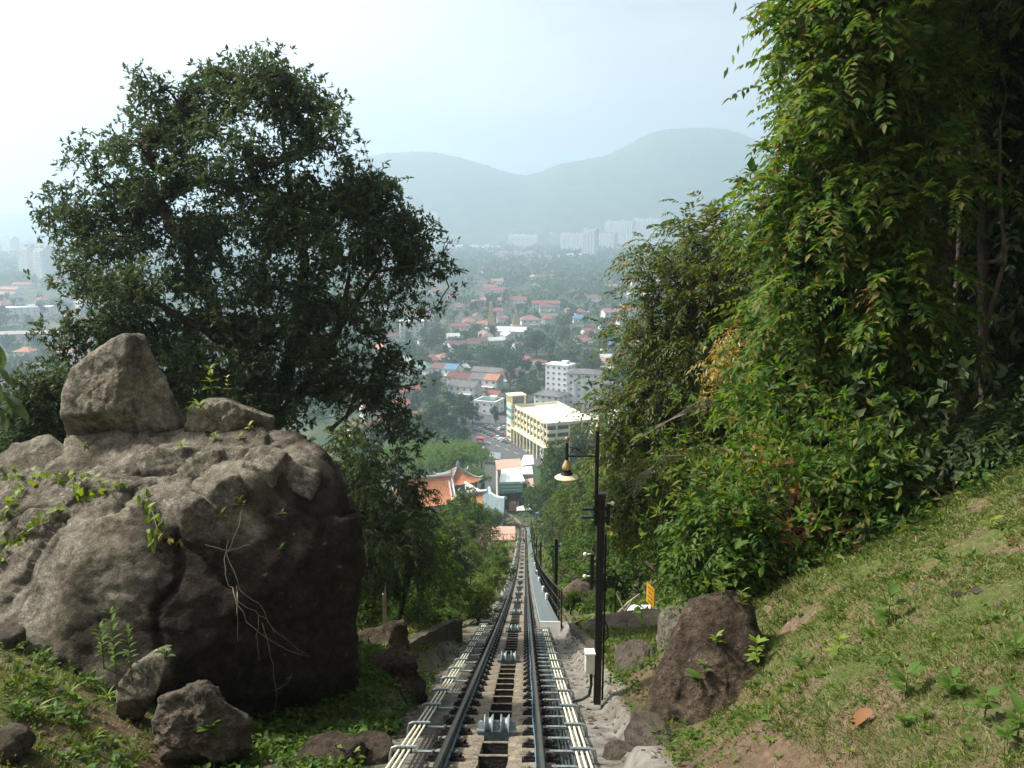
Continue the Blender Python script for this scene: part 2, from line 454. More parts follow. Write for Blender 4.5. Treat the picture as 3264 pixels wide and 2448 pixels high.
def sweep(name, prof, y0, y1, m, parent, step=None, lat=0, up=0, closed=True, smooth=False):
    """carry a cross-section (lat, up) along the line"""
    Y = y0; st = []
    while Y < y1:
        st.append(Y); Y += step or (0.6 if Y < 20 else 2.0 if Y < 80 else 3.0)
    st.append(y1)
    n = len(prof); vs = []; fs = []
    for Y in st:
        m4 = F(Y)
        for a, b in prof: vs.append(m4 @ Vector((a + lat, 0, b + up)))
    for i in range(len(st) - 1):
        for j in range(n if closed else n - 1):
            k = (j + 1) % n
            fs.append((i * n + j, i * n + k, (i + 1) * n + k, (i + 1) * n + j))
    if closed: fs.append(tuple(range(n))); fs.append(tuple((len(st) - 1) * n + j for j in range(n - 1, -1, -1)))
    b = MB(); b.add(vs, fs)
    return b.build(name, m, parent, smooth=smooth)

# rails
rail_prof = [(-.055, 0), (.055, 0), (.055, .012), (.012, .022), (.010, .095), (.034, .108), (.034, .138), (.026, .146), (-.026, .146), (-.034, .138), (-.034, .108), (-.010, .095), (-.012, .022), (-.055, .012)]
for s in (-1, 1):
    sweep("rail", rail_prof, 3.0, 262, M['rail'], track, lat=.5 * s, up=-.146)
    # worn running strip, a hair proud of the head
    sweep("running_strip", [(-.017, .0), (.017, .0), (.017, .0035), (-.017, .0035)], 3.0, 262, M['rail_top'], track, lat=.5 * s + .004, up=-.001)
# the blue cord tied along the inside of each rail
for s in (-1, 1):
    b = MB(); pts = []
    for Y in np.arange(3.0, 60, .32):
        pts.append(F(Y, .5 * s - .055 * s * 1.0 + .006 * math.sin(Y * 1.7), -.07 - .012 * abs(math.sin(Y * 4.9))).translation)
    b.tube(pts, .008, 5); b.build("cord", M['blue_cord'], track)

# concrete beams either side of the trough: a slab per pitch near the camera, then one run
def slab_mesh(w, seed):
    b = MB(); rnd = random.Random(seed); L = PITCHY * 1.085
    nx, ny = 6, 8
    g = [[None] * (ny + 1) for _ in range(nx + 1)]
    vs = []; 
    for i in range(nx + 1):
        for j in range(ny + 1):
            x = -w / 2 + w * i / nx; y = -L / 2 + .006 + (L - .012) * j / ny
            z = rnd.uniform(-.006, .006); 
            if j in (0, ny): z -= .012
            if i in (0, nx): z -= rnd.uniform(0, .014); x += rnd.uniform(-.012, .012)
            g[i][j] = len(vs); vs.append((x, y, z))
    fs = [(g[i][j], g[i + 1][j], g[i + 1][j + 1], g[i][j + 1]) for i in range(nx) for j in range(ny)]
    ring = [g[i][0] for i in range(nx + 1)] + [g[nx][j] for j in range(1, ny + 1)] + [g[i][ny] for i in range(nx - 1, -1, -1)] + [g[0][j] for j in range(ny - 1, 0, -1)]
    base = len(vs)
    for q in ring: vs.append((vs[q][0], vs[q][1], -.34))
    k = len(ring)
    for i in range(k): fs.append((ring[i], ring[(i + 1) % k], base + (i + 1) % k, base + i))
    b.add(vs, fs); return b.mesh("concrete_slab", M['concrete'])
W1 = .49
slabs = [slab_mesh(W1, k) for k in range(4)]
for i, Y in enumerate(ys_all):
    if Y > NEAR_Y: break
    for s in (-1, 1): put("concrete_slab", slabs[(i * 3 + (s > 0)) % 4], Y, lat=s * (.155 + W1 / 2), up=-.15)
yl = next(Y for Y in ys_all if Y > NEAR_Y) - PITCHY / 2
for s in (-1, 1): sweep("concrete_beam", [(-W1 / 2, -.34), (W1 / 2, -.34), (W1 / 2, 0), (-W1 / 2, 0)], yl, 264, M['concrete'], track, lat=s * (.155 + W1 / 2), up=-.152)
# trough floor and its ribs
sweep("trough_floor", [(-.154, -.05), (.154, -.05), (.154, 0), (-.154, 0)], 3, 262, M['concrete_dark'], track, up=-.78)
b = MB(); b.box((0, 0, .05), (.305, .075, .21), m=0); b.box((0, .0, .161), (.305, .085, .010), m=1)  # rib body dark with grime and painted shade, thin top left pale
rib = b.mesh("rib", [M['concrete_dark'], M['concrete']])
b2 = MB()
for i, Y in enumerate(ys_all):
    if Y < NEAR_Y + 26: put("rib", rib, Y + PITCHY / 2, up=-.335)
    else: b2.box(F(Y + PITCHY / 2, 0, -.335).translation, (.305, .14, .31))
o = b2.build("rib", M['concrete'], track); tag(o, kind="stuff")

# rail clips: two per rail at each pitch, plates with a bolt
b = MB()
b.box((0, 0, .012), (.16, .15, .024)); b.box((.0, 0, .04), (.075, .10, .035)); b.box((-.025, 0, .062), (.05, .05, .03))
b.box((.045, .055, .03), (.03, .03, .05))
b.lathe([(.0, .10), (.016, .098), (.018, .085), (.012, .06)], 6, (.012, 0, 0), 1)
clip = b.mesh("rail_clip", [M['clip'], M['bolt']])
flip = Matrix.Rotation(math.pi, 4, 'Z')
far_clip = MB()
for i, Y in enumerate(ys_all):
    for s in (-1, 1):
        for q in (-1, 1):
            if Y < 42: put("rail_clip", clip, Y, lat=.5 * s + q * .115, up=-.148, m2=None if q > 0 else flip)
            elif Y < 200: far_clip.box(F(Y, .5 * s + q * .10, -.12).translation, (.13, .13, .06))
o = far_clip.build("rail_clip", M['clip'], track); tag(o, kind="stuff")
# bent steel outlet stubs on the right of the bed
b = MB(); b.tube([(0, 0, 0), (.24, 0, 0), (.27, 0, -.02), (.275, 0, -.22)], .017, 6); stub = b.mesh("stub_pipe", M['galv'])
for i, Y in enumerate(ys_all):
    if Y < 24: put("stub_pipe", stub, Y + .14, lat=.60, up=-.085)

# pipe racks: three cream pipes on galvanised arms, either side
def rack(side, lat0, arm_from, y1, label):
    root = empty("pipe_rack", F(8, lat0, -.15).translation, label, "pipe rack")
    for k in (-1, 0, 1):
        seg = sweep("pipe", [(math.cos(a) * .0135, math.sin(a) * .0135) for a in np.arange(0, 2 * math.pi, math.pi / 4)], 3.0, y1, M['cream_pipe'], root, lat=lat0 + k * .056, up=-.06, smooth=True)
    out = side
    b = MB()
    b.tube([(arm_from - lat0, .16, -.05), (out * .02, .16, -.05), (out * .10, .16, -.05)], .016, 6)
    b.tube([(-out * .115, 0, .028), (out * .09, 0, .028), (out * .135, 0, .012), (out * .15, 0, -.05), (out * .152, 0, -.30)], .018, 7)
    br = b.mesh("bracket", M['galv'])
    c = MB()
    for k in (-1, 0, 1): c.box((k * .056, -.015, -.004), (.036, .075, .05)); 
    cl = c.mesh("clamp", M['black_rubber'])
    bf = MB()
    for i, Y in enumerate(ys_all[::2]):
        if Y > y1 - .3: break
        if Y < 40:
            o = put("bracket", br, Y + .05, lat0, -.062, root)
            put("clamp", cl, Y + .05, lat0, -.062, o)
        else:
            bf.box(F(Y, (lat0 + arm_from) / 2 + out * .06, -.075).translation, (abs(lat0 - arm_from) + .12, .04, .03))
            bf.box(F(Y, lat0 + out * .15, -.2).translation, (.03, .03, .25))
    o = bf.build("bracket", M['galv'], root); tag(o, kind="stuff")
    return root
def put_fix(o): pass
rack(-1, -.93, -.56, 150, "row of three cream pipes on steel brackets left of the rails")
rack(1, .93, .56, 26, "row of three cream pipes on steel brackets right of the rails")
# black join boxes where the pipes change
b = MB(); b.box((0, 0, 0), (.30, .28, .09)); bx = b.mesh("joint_box", M['black_rubber'])
for lat, Y, t in ((-.93, 25.2, "black joint box on the pipes left of the rails"), (.93, 24.0, "black joint box on the pipes beside the walkway end")):
    o = bpy.data.objects.new("joint_box", bx); COL.objects.link(o); o.matrix_basis = F(Y, lat, -.04); tag(o, t, "joint box")
# the cables lying in the gutter right of the bed
cab = empty("cable_bundle", F(8, .76, -.3).translation, "bundle of dark cables in the gutter between right rail and pipes", "cables")
for k in range(6):
    b = MB(); pts = [F(Y, .70 + k * .034 + .012 * math.sin(Y * .9 + k), -.30 + .02 * math.sin(Y * 1.3 + k * 2) + (.03 if k % 2 else 0)).translation for Y in np.arange(3, 26, .4)]
    b.tube(pts, .021, 6); b.build("cable", M['cable'], cab, smooth=True)

# rope pulleys between the rails
def pulley_parts():
    root = empty("rope_pulley", (0, 0, 0))
    b = MB()
    b.box((0, 0, .012), (.47, .20, .024))
    b.prism([(-.235, -.10, 0), (.235, -.10, 0), (.16, -.10, -.12), (-.16, -.10, -.12)], (0, .2, 0))
    b.build("base_plate", M['pulley_dark'], root)
    for x in (-.195, 0, .195):
        b = MB(); b.prism([(x - .032, -.05, .024), (x + .032, -.05, .024), (x + .03, -.045, .11), (x + .018, -.04, .128), (x - .018, -.04, .128), (x - .03, -.045, .11)], (0, .09, 0))
        b.box((x, -.02, .03), (.09, .17, .02))
        b.build("bearing", M['pulley'], root)
    for x in (-.098, .098):
        b = MB(); prof = [(.03, -.058), (.125, -.055), (.128, -.045), (.09, -.022), (.082, 0), (.09, .022), (.128, .045), (.125, .055), (.03, .058)]
        b.lathe(prof, 22)
        b.xform(Matrix.Translation((x, 0, .085)) @ Matrix.Rotation(math.pi / 2, 4, 'Y'))
        b.build("sheave", M['pulley'], root, smooth=False)
    b = MB(); b.tube([(-.235, 0, .085), (.235, 0, .085)], .018, 8); b.build("axle", M['bolt'], root)
    return root
M['pulley'] = mat("pulley_grey_paint", (.24, .29, .295), .45, .2, var=.2, scale=12)
M['pulley_dark'] = mat("pulley_base_paint", (.09, .12, .125), .5, .3, var=.2, scale=12)
pul = pulley_parts()
yy = 9.35; k = 0; pulleys = []
while yy < 175:
    o = pul if k == 0 else copy_tree(pul)
    o.name = "rope_pulley"
    o.matrix_basis = F(yy, .0, -.135)
    ordn = ["nearest the camera", "second nearest the camera", "third from the camera", "fourth from the camera", "fifth from the camera"]
    if k < 5: tag(o, "grey double wheel rope pulley between the rails, " + ordn[k], "pulley", "rope pulleys down the middle of the track")
    else: tag(o, "small grey rope pulley far down the middle of the track", "pulley", "rope pulleys down the middle of the track")
    yy += 7.0; k += 1

# walkway beside the line, from the white step down to the curve
wk = empty("walkway", F(24, 1.1, 0).translation, "grey green grated walkway along the right side of the lower track", "walkway")
b = MB()
Yw = 24.0; pan = MB(); pan.box((0, .595, 0), (.56, 1.19, .05)); pm = pan.mesh("walkway_panel", M['walkway'])
farw = 70.0
while Yw < farw:
    put("walkway_panel", pm, Yw, 1.10, .08, wk); Yw += 1.2 / 1.075
o = sweep("walkway_panel", [(-.28, -.025), (.28, -.025), (.28, .025), (-.28, .025)], Yw, 178, M['walkway'], wk, lat=1.10, up=.08); tag(o, kind="stuff")
sweep("kerb_edge", [(-.02, -.16), (.02, -.16), (.02, .07), (-.02, .07)], 24.05, 178, M['galv'], wk, lat=.80, up=.03)
b = MB(); b.box((0, 0, 0), (.62, .22, .34)); o = b.build("end_step", M['white_paint'], wk); o.matrix_basis = F(23.85, 1.10, -.05)
o.parent = wk; o.matrix_parent_inverse = wk.matrix_basis.inverted()

rl = empty("handrail", F(24.2, 1.45, 0).translation, "black steel handrail beside the grated walkway", "handrail")
post = MB(); post.box((0, 0, .52), (.05, .05, 1.2)); pmz = post.mesh("handrail_post", M['black_paint'])
Yp = 24.2; fp = MB()
while Yp < 165:
    c = F(Yp, 1.45, 0).translation
    if Yp < 70:
        o = bpy.data.objects.new("handrail_post", pmz); o.location = c; link(o, rl); o.location = c
    else: fp.box(c + Vector((0, 0, .5)), (.07, .07, 1.1))
    Yp += 1.7
o = fp.build("handrail_post", M['black_paint'], rl); tag(o, kind="stuff")
for h in (.35, .72, 1.1):
    b = MB(); b.tube([F(Y, 1.45, 0).translation + Vector((0, 0, h)) for Y in np.arange(24.2, 166, 1.7)], .026, 5); b.build("handrail_bar", M['black_paint'], rl)
# small white signal cans along the walkway edge
can = MB(); can.lathe([(0, .0), (.07, .0), (.075, .02), (.075, .26), (.06, .31), (0, .32)], 10); cm = can.mesh("signal_can", M['white_paint'], smooth=True)
for i, (Y, lab) in enumerate(((36, "white capped can on the walkway edge, nearest the white step"), (43, "white capped can on the walkway edge, second from the white step"), (55, "white capped can on the walkway, third from the step"), (66, "small white can far along the walkway edge"), (80, "small white can far along the walkway edge"), (97, "small white can far along the walkway edge"))):
    o = bpy.data.objects.new("signal_can", cm); COL.objects.link(o); o.location = F(Y, 1.33, .1).translation
    tag(o, lab, "can", "white cans along the walkway")

# ------------------------------------------------------------------ poles
def lamp_heads():
    pass
Pb = at(597, 703, 11.3)
pole = empty("utility_pole", Pb, "tall black utility pole nearest the camera with a grey box at its foot", "pole", "black poles along the track")
H = 3.2
b = MB(); b.box((0, 0, H / 2), (.10, .10, H)); b.box((0, .055, H / 2), (.05, .02, H)); b.box((0, -.055, H / 2 + .04), (.03, .012, H - .1)); o = b.build("shaft", M['black_paint'], pole); o.matrix_parent_inverse = Matrix.Identity(4)
b = MB(); b.tube([(.075, 0, .05), (.08, .01, 1.0), (.075, .0, 2.6)], .016, 6); b.tube([(.06, 0, 1.35), (.13, 0, 1.2), (.14, 0, 1.05), (.06, 0, .95)], .012, 6); o = b.build("cable", M['black_rubber'], pole); o.matrix_parent_inverse = Matrix.Identity(4)
b = MB()
for z in (2.97, 2.85): b.box((-.09, 0, z), (.34, .07, .028))
b.box((.10, 0, 2.89), (.05, .05, .30)); b.box((.0, 0, 3.01), (.16, .13, .03)); b.box((0, 0, 2.81), (.16, .13, .03)); b.box((0, 0, 3.17), (.12, .12, .05))
o = b.build("clamp_bracket", M['black_paint'], pole); o.matrix_parent_inverse = Matrix.Identity(4)
b = MB(); b.box((-.11, 0, 2.05), (.05, .06, .52)); b.box((-.07, 0, 2.2), (.06, .03, .03)); b.box((-.07, 0, 1.9), (.06, .03, .03)); o = b.build("side_box", M['black_paint'], pole); o.matrix_parent_inverse = Matrix.Identity(4)
for (x, z, s) in ((-.21, 2.30, 0), (-.21, 1.97, 0), (.16, 3.05, 1)):
    b = MB(); b.lathe([(0, -.03), (.022, -.026), (.030, -.006), (.026, .016), (.012, .026), (0, .03)], 10, (x, 0, z)); b.tube([(x, 0, z), (x * .5, 0, z)], .012, 5)
    o = b.build("insulator", M['cream_pipe'], pole, smooth=True); o.matrix_parent_inverse = Matrix.Identity(4)
# grey junction box at the foot, with its conduit
jb = empty("junction_box", Pb + Vector((-.10, -.02, 0)), "pale grey electrical box fixed to the foot of the near black pole", "electrical box")
b = MB(); b.box((-.02, 0, .66), (.13, .15, .29)); b.box((-.02, 0, .818), (.15, .17, .025)); o = b.build("cabinet", M['white_paint'], jb); o.matrix_parent_inverse = Matrix.Identity(4)
b = MB(); b.box((-.02, -.08, .66), (.10, .01, .24)); o = b.build("door", M['cream_pipe'], jb); o.matrix_parent_inverse = Matrix.Identity(4)
b = MB(); b.tube([(0, 0, .5), (.01, 0, .3), (-.02, 0, .14), (-.12, 0, .07), (-.25, 0, .04)], .022, 7); o = b.build("conduit", M['black_rubber'], jb); o.matrix_parent_inverse = Matrix.Identity(4)

# the ornamental lamp standing off the pole
lp = empty("street_lamp", Pb + Vector((-.07, 0, 2.72)), "ornate black street lamp with gold onion top and cream shade", "street lamp")
def part(b, n, m, smooth=False):
    o = b.build(n, m, lp, smooth=smooth); o.matrix_parent_inverse = Matrix.Identity(4); return o
b = MB(); b.tube([(0, 0, 0), (0, 0, 1.37)], .028, 10); b.box((0, 0, .28), (.075, .075, .03)); b.box((0, 0, .16), (.075, .075, .03)); part(b, "post", M['black_paint'])
def finial(x, z):
    b = MB(); b.lathe([(.026, 0), (.03, .012), (.022, .02), (.03, .03), (.036, .05), (.03, .072), (.012, .085), (0, .088)], 14, (x, 0, z)); part(b, "finial", M['gold_dull'], True)
M['gold_dull'] = mat("worn_gold", (.30, .22, .11), .4, .5, var=.3, scale=20)
finial(0, 1.37); finial(-.415, 1.20)
b = MB(); b.tube([(-.415, 0, .93), (-.415, 0, 1.20)], .024, 9); b.tube([(-.415, 0, 1.01), (0, 0, 1.01)], .014, 7); part(b, "arm", M['black_paint'])
b = MB()
def spiral(cx, cz, r, t0, t1, n=16, k=1):
    return [(cx + k * r * (1 - i / n * .75) * math.cos(t0 + (t1 - t0) * i / n), 0, cz + r * (1 - i / n * .75) * math.sin(t0 + (t1 - t0) * i / n)) for i in range(n + 1)]
for cx in (-.31, -.2, -.09):
    b.tube(spiral(cx, 1.085, .05, 0, 8), .0055, 5); b.tube(spiral(cx + .04, 1.075, .036, 3, 9, k=-1), .005, 5)
b.tube([(-.39, 0, 1.14), (-.25, 0, 1.11), (-.15, 0, 1.145), (-.03, 0, 1.14)], .006, 5)
b.tube([(-.39, 0, 1.03), (-.29, 0, 1.14), (-.2, 0, 1.04), (-.12, 0, 1.14), (-.03, 0, 1.04)], .006, 5)
part(b, "scrollwork", M['black_paint'])
b = MB(); b.lathe([(.022, .0), (.03, -.02), (.05, -.06), (.066, -.10), (.067, -.125), (.055, -.138)], 20, (-.415, 0, .96)); part(b, "onion_top", M['gold'], True)
b = MB(); b.lathe([(.055, 0), (.064, -.02), (.058, -.03), (.078, -.05), (.086, -.075), (.086, -.092)], 20, (-.415, 0, .824)); part(b, "collar", M['black_paint'], True)
b = MB(); b.lathe([(.08, .015), (.11, .004), (.158, -.022), (.170, -.032), (.166, -.036), (.10, -.014), (.05, -.01)], 28, (-.415, 0, .735)); part(b, "shade", M['cream_enamel'], True)
b = MB(); b.lathe([(.075, 0), (.074, -.03), (.056, -.08), (.036, -.12), (0, -.128)], 18, (-.415, 0, .715)); part(b, "globe", M['frost_glass'], True)

# the other poles going down the hill
def far_pole():
    r = empty("utility_pole", (0, 0, 0))
    b = MB(); b.box((0, 0, 1.6), (.13, .13, 3.2)); b.box((-.12, 0, 2.2), (.06, .07, .6)); b.box((0, 0, 2.9), (.3, .08, .05)); b.build("shaft", M['black_paint'], r)
    for x, z in ((.17, 2.95), (.17, 2.7)):
        b = MB(); b.lathe([(0, -.05), (.05, -.04), (.06, 0), (.04, .05), (0, .06)], 8, (x, 0, z)); b.build("insulator", M['white_paint'], r, smooth=True)
    return r
fpz = far_pole()
for i, Y in enumerate([31.5, 62, 84, 104, 122, 138, 152]):
    o = fpz if i == 0 else copy_tree(fpz)
    c = F(Y, 1.56, 0).translation; o.location = c + Vector((0, 0, -.25))
    tag(o, ["black pole with white insulators rising beside the start of the walkway railing", "black pole with white insulators, second one up the walkway", "thin black pole with white insulators, third beside the walkway"][i] if i < 3 else "thin dark pole among those far down beside the walkway", "pole", "black poles along the track")
# ------------------------------------------------------------------ vegetation builders
def unit(a):
    return a / np.maximum(np.linalg.norm(a, axis=-1, keepdims=True), 1e-9)

def rnd_dirs(n): return unit(RNG.normal(size=(n, 3)))

def leaf_quads(P, D, L, W, sag=0.0, roll=0.6, face=None):
    """folded leaf blades: base P, direction D, length L, width W (arrays). 4 vertices and 2 faces each"""
    n = len(P); L = np.broadcast_to(L, (n,)); W = np.broadcast_to(W, (n,))
    up = np.tile(np.array([[0, 0, 1.0]]), (n, 1)) if face is None else face
    S = unit(np.cross(D, up + RNG.normal(size=(n, 3)) * roll + 1e-6)); N = np.cross(S, D)
    tip = P + D * L[:, None] - np.array([0, 0, 1.0]) * (L * sag)[:, None]
    mid = P + D * (L * .45)[:, None] - np.array([0, 0, 1.0]) * (L * sag * .25)[:, None]
    a = mid + S * (W * .5)[:, None] + N * (W * .18)[:, None]
    b = mid - S * (W * .5)[:, None] + N * (W * .18)[:, None]
    V = np.stack([P, a, tip, b], 1).reshape(-1, 3)
    i = np.arange(n)[:, None] * 4
    Ft = np.concatenate([i + np.array([[0, 1, 2]]), i + np.array([[0, 2, 3]])], 1).reshape(-1, 3)
    return V, Ft

def join(parts):
    V = []; Fs = []; b = 0
    for v, f in parts:
        V.append(v); Fs.append(f + b); b += len(v)
    return np.concatenate(V), np.concatenate(Fs)

def rosettes(C, out, nper=8, L=.11, W=.034, spread=.9, jit=.02):
    """star-shaped bunches of leaves at twig ends"""
    n = len(C)
    ax = unit(out + RNG.normal(size=(n, 3)) * .5 + np.array([0, 0, .25]))
    A = np.repeat(ax, nper, 0); P = np.repeat(C, nper, 0) + RNG.normal(size=(n * nper, 3)) * jit
    D = unit(A * .55 + rnd_dirs(n * nper) * spread)
    ll = L * RNG.uniform(.6, 1.25, n * nper)
    return leaf_quads(P, D, ll, ll * (W / L) * RNG.uniform(.8, 1.3, n * nper), sag=.1)

def sprays(C, out, length=.7, pairs=7, L=.14, W=.055, droop=.5, splay=1.05, jit=.15):
    """feather-like compound leaves: a drooping stalk with paired leaflets"""
    n = len(C)
    D0 = unit(out + RNG.normal(size=(n, 3)) * .45)
    ln = length * RNG.uniform(.65, 1.25, n)
    t = (np.arange(pairs) + .8) / pairs
    pos = C[:, None, :] + D0[:, None, :] * (ln[:, None] * t)[:, :, None]
    pos[:, :, 2] -= (ln[:, None] * t ** 2 * droop)
    tan = D0[:, None, :] * np.ones((1, pairs, 1)); tan = tan.copy(); tan[:, :, 2] -= 2 * t * droop
    tan = unit(tan)
    side = unit(np.cross(D0, np.array([0, 0, 1.0]) + RNG.normal(size=(n, 3)) * .25))
    out_parts = []
    for s in (-1, 1):
        dd = unit(tan * math.cos(splay) + side[:, None, :] * (s * math.sin(splay)) + RNG.normal(size=(n, pairs, 3)) * jit - np.array([0, 0, .18]))
        size = (np.sin(np.pi * (.18 + .72 * t)) ** .7)[None, :] * RNG.uniform(.8, 1.15, (n, pairs))
        nup = np.broadcast_to(np.cross(side, D0)[:, None, :], dd.shape)
        out_parts.append(leaf_quads(pos.reshape(-1, 3), dd.reshape(-1, 3), (L * size).ravel(), (W * size).ravel(), sag=.12, roll=.3, face=-nup.reshape(-1, 3) * np.sign(nup.reshape(-1, 3)[:, 2:3] * -1 + 1e-9)))
    dd = tan[:, -1]
    out_parts.append(leaf_quads(pos[:, -1], dd, L * .9, W * .9, sag=.1, roll=.3))
    return join(out_parts)

def edge_tubes(P0, P1, R0, R1, n=5):
    m = len(P0); d = unit(P1 - P0)
    ref = np.where(np.abs(d[:, 2:3]) > .9, np.array([[1.0, 0, 0]]), np.array([[0, 0, 1.0]]))
    a = unit(np.cross(d, ref)); b = np.cross(d, a)
    q = np.arange(n) * 2 * np.pi / n
    ring = a[:, None, :] * np.cos(q)[None, :, None] + b[:, None, :] * np.sin(q)[None, :, None]
    V = np.concatenate([P0[:, None, :] + ring * R0[:, None, None], P1[:, None, :] + ring * R1[:, None, None]], 1).reshape(-1, 3)
    i = np.arange(m)[:, None, None] * 2 * n
    j = np.arange(n)
    quad = np.stack([j, (j + 1) % n, n + (j + 1) % n, n + j], 1)[None]
    return V, (i + quad).reshape(-1, 4)

def branches(trunk, tips, r_base, r_tip=.012, power=.42, bias=0.0):
    """limbs from the trunk path out to every tip (nearest joint first)"""
    T = np.array(trunk, dtype=float); k = len(T)
    N = np.concatenate([T, tips]); par = np.full(len(N), -1); par[1:k] = np.arange(k - 1)
    root = T[0]
    best = np.full(len(N), np.inf); bp = np.full(len(N), -1); done = np.zeros(len(N), bool); done[:k] = True
    dep = np.zeros(len(N))
    for j in range(1, k): dep[j] = dep[j - 1] + np.linalg.norm(T[j] - T[j - 1])
    for j in range(max(1, k // 3), k):
        d = np.linalg.norm(N - N[j], axis=1) + bias * dep[j]
        u = d < best; best[u] = d[u]; bp[u] = j
    best[done] = np.inf; order = []
    for _ in range(len(tips)):
        c = int(np.argmin(np.where(done, np.inf, best)))
        done[c] = True; par[c] = bp[c]; order.append(c); dep[c] = dep[bp[c]] + np.linalg.norm(N[c] - N[bp[c]])
        d = np.linalg.norm(N - N[c], axis=1) + bias * dep[c]
        u = (d < best) & ~done; best[u] = d[u]; bp[u] = c
    cnt = np.ones(len(N))
    for c in reversed(order): cnt[par[c]] += cnt[c]
    for j in range(k - 1, 0, -1): cnt[j - 1] += cnt[j]
    rad = r_tip * cnt ** power
    rad = rad * min(1.0, r_base / rad[0]) if rad[0] > r_base else rad
    rad[:k] = np.maximum(rad[:k], np.linspace(r_base, r_base * .45, k))
    c = np.arange(1, len(N)); p = par[c]
    r1 = np.maximum(rad[c], r_tip * .8); r0 = np.minimum(rad[p], r1 * 1.5 + .004); r0[:k - 1] = rad[:k - 1]
    # bend each edge in the middle a little so that nothing is ruler-straight
    mid = (N[c] + N[p]) / 2; ln = np.linalg.norm(N[c] - N[p], axis=1, keepdims=True)
    mid = mid + RNG.normal(size=mid.shape) * ln * .07
    V1, F1 = edge_tubes(N[p], mid, r0, (r0 + r1) / 2); V2, F2 = edge_tubes(mid, N[c], (r0 + r1) / 2, r1)
    return np.concatenate([V1, V2]), np.concatenate([F1, F2 + len(V1)])

def lobe_points(lobes, n_total, shell=.55, flat=1.0):
    """points in the outer part of ellipsoid lobes (centre, radius vector); also the outward direction"""
    vol = np.array([l[1][0] * l[1][2] for l in lobes]); k = RNG.multinomial(n_total, vol / vol.sum())
    C = []; O = []
    for (c, r), m in zip(lobes, k):
        if m == 0: continue
        d = rnd_dirs(m); s = RNG.uniform(shell ** 3, 1, m) ** (1 / 3)
        C.append(np.array(c) + d * s[:, None] * np.array(r)); O.append(unit(d / np.array(r)))
    return np.concatenate(C), np.concatenate(O)

def px_lobes(L, Y, deep=1.0, jy=.5):
    """lobes given by pixel centre and radii at about Y metres"""
    out = []
    for q in L:
        px, py, rx, ry = q[:4]; y = Y + (q[4] if len(q) > 4 else 0) + RNG.uniform(-jy, jy)
        c = at(px, py, y); k = (y * math.cos(PITCH) - c.z * math.sin(PITCH)) / FPX
        out.append((np.array(c), np.array([rx * k, max(rx, ry) * k * deep, ry * k])))
    return out

L_ = {}
L_['dark'] = leaf_mat("dark_leathery_leaves", [(.030, .066, .026), (.05, .092, .034), (.072, .115, .042), (.105, .14, .062), (.065, .085, .03)], rough=.58, trans=.32, spec=.22)
L_['bright'] = leaf_mat("bright_compound_leaves", [(.036, .095, .018), (.06, .135, .022), (.095, .17, .028), (.135, .195, .036), (.19, .16, .05)], rough=.6, trans=.50, spec=.22)
L_['olive'] = leaf_mat("olive_hanging_leaves", [(.032, .07, .012), (.05, .10, .016), (.075, .125, .02), (.10, .145, .025), (.13, .15, .03), (.24, .17, .04)], rough=.5, trans=.4)
L_['lush'] = leaf_mat("lush_green_leaves", [(.028, .075, .014), (.05, .115, .018), (.085, .15, .024), (.13, .18, .03)], rough=.6, trans=.40, spec=.22)
L_['fern'] = leaf_mat("feathery_leaves", [(.028, .06, .02), (.045, .085, .028), (.065, .105, .035), (.085, .12, .03)], rough=.55, trans=.35)
L_['lime'] = leaf_mat("lime_leaves", [(.07, .15, .02), (.12, .22, .03), (.20, .28, .04), (.30, .30, .05)], rough=.5, trans=.45)
L_['canopy'] = leaf_mat("light_canopy_leaves", [(.08, .17, .028), (.11, .21, .034), (.15, .25, .045), (.11, .18, .03)], rough=.6, trans=.35)
L_['town'] = leaf_mat("town_tree_leaves", [(.022, .06, .018), (.036, .085, .022), (.05, .105, .028), (.07, .13, .032)], rough=.7, trans=.3, tint=True)
L_['grass'] = leaf_mat("grass_blades", [(.05, .11, .016), (.08, .15, .022), (.115, .18, .03), (.17, .19, .05), (.26, .22, .10)], rough=.6, trans=.35)
L_['dry'] = leaf_mat("dry_grass_blades", [(.10, .13, .03), (.17, .16, .06), (.28, .21, .11), (.34, .25, .15), (.16, .10, .06)], rough=.7, trans=.3)
L_['yellow'] = leaf_mat("yellowing_leaves", [(.30, .22, .03), (.42, .30, .04), (.28, .26, .08), (.5, .45, .25)], rough=.5, trans=.35)
L_['rust'] = leaf_mat("withered_leaves", [(.16, .07, .03), (.24, .11, .04), (.12, .06, .03)], rough=.7, trans=.25)

def tree_obj(name, base, crownVF, woodVF, lmat, bmat, label, cat="tree", group=None, extra=()):
    t = empty(name, base, label, cat, group)
    o = np_obj("crown", *crownVF, lmat, t); 
    if woodVF is not None: np_obj("trunk", *woodVF, bmat, t)
    return t
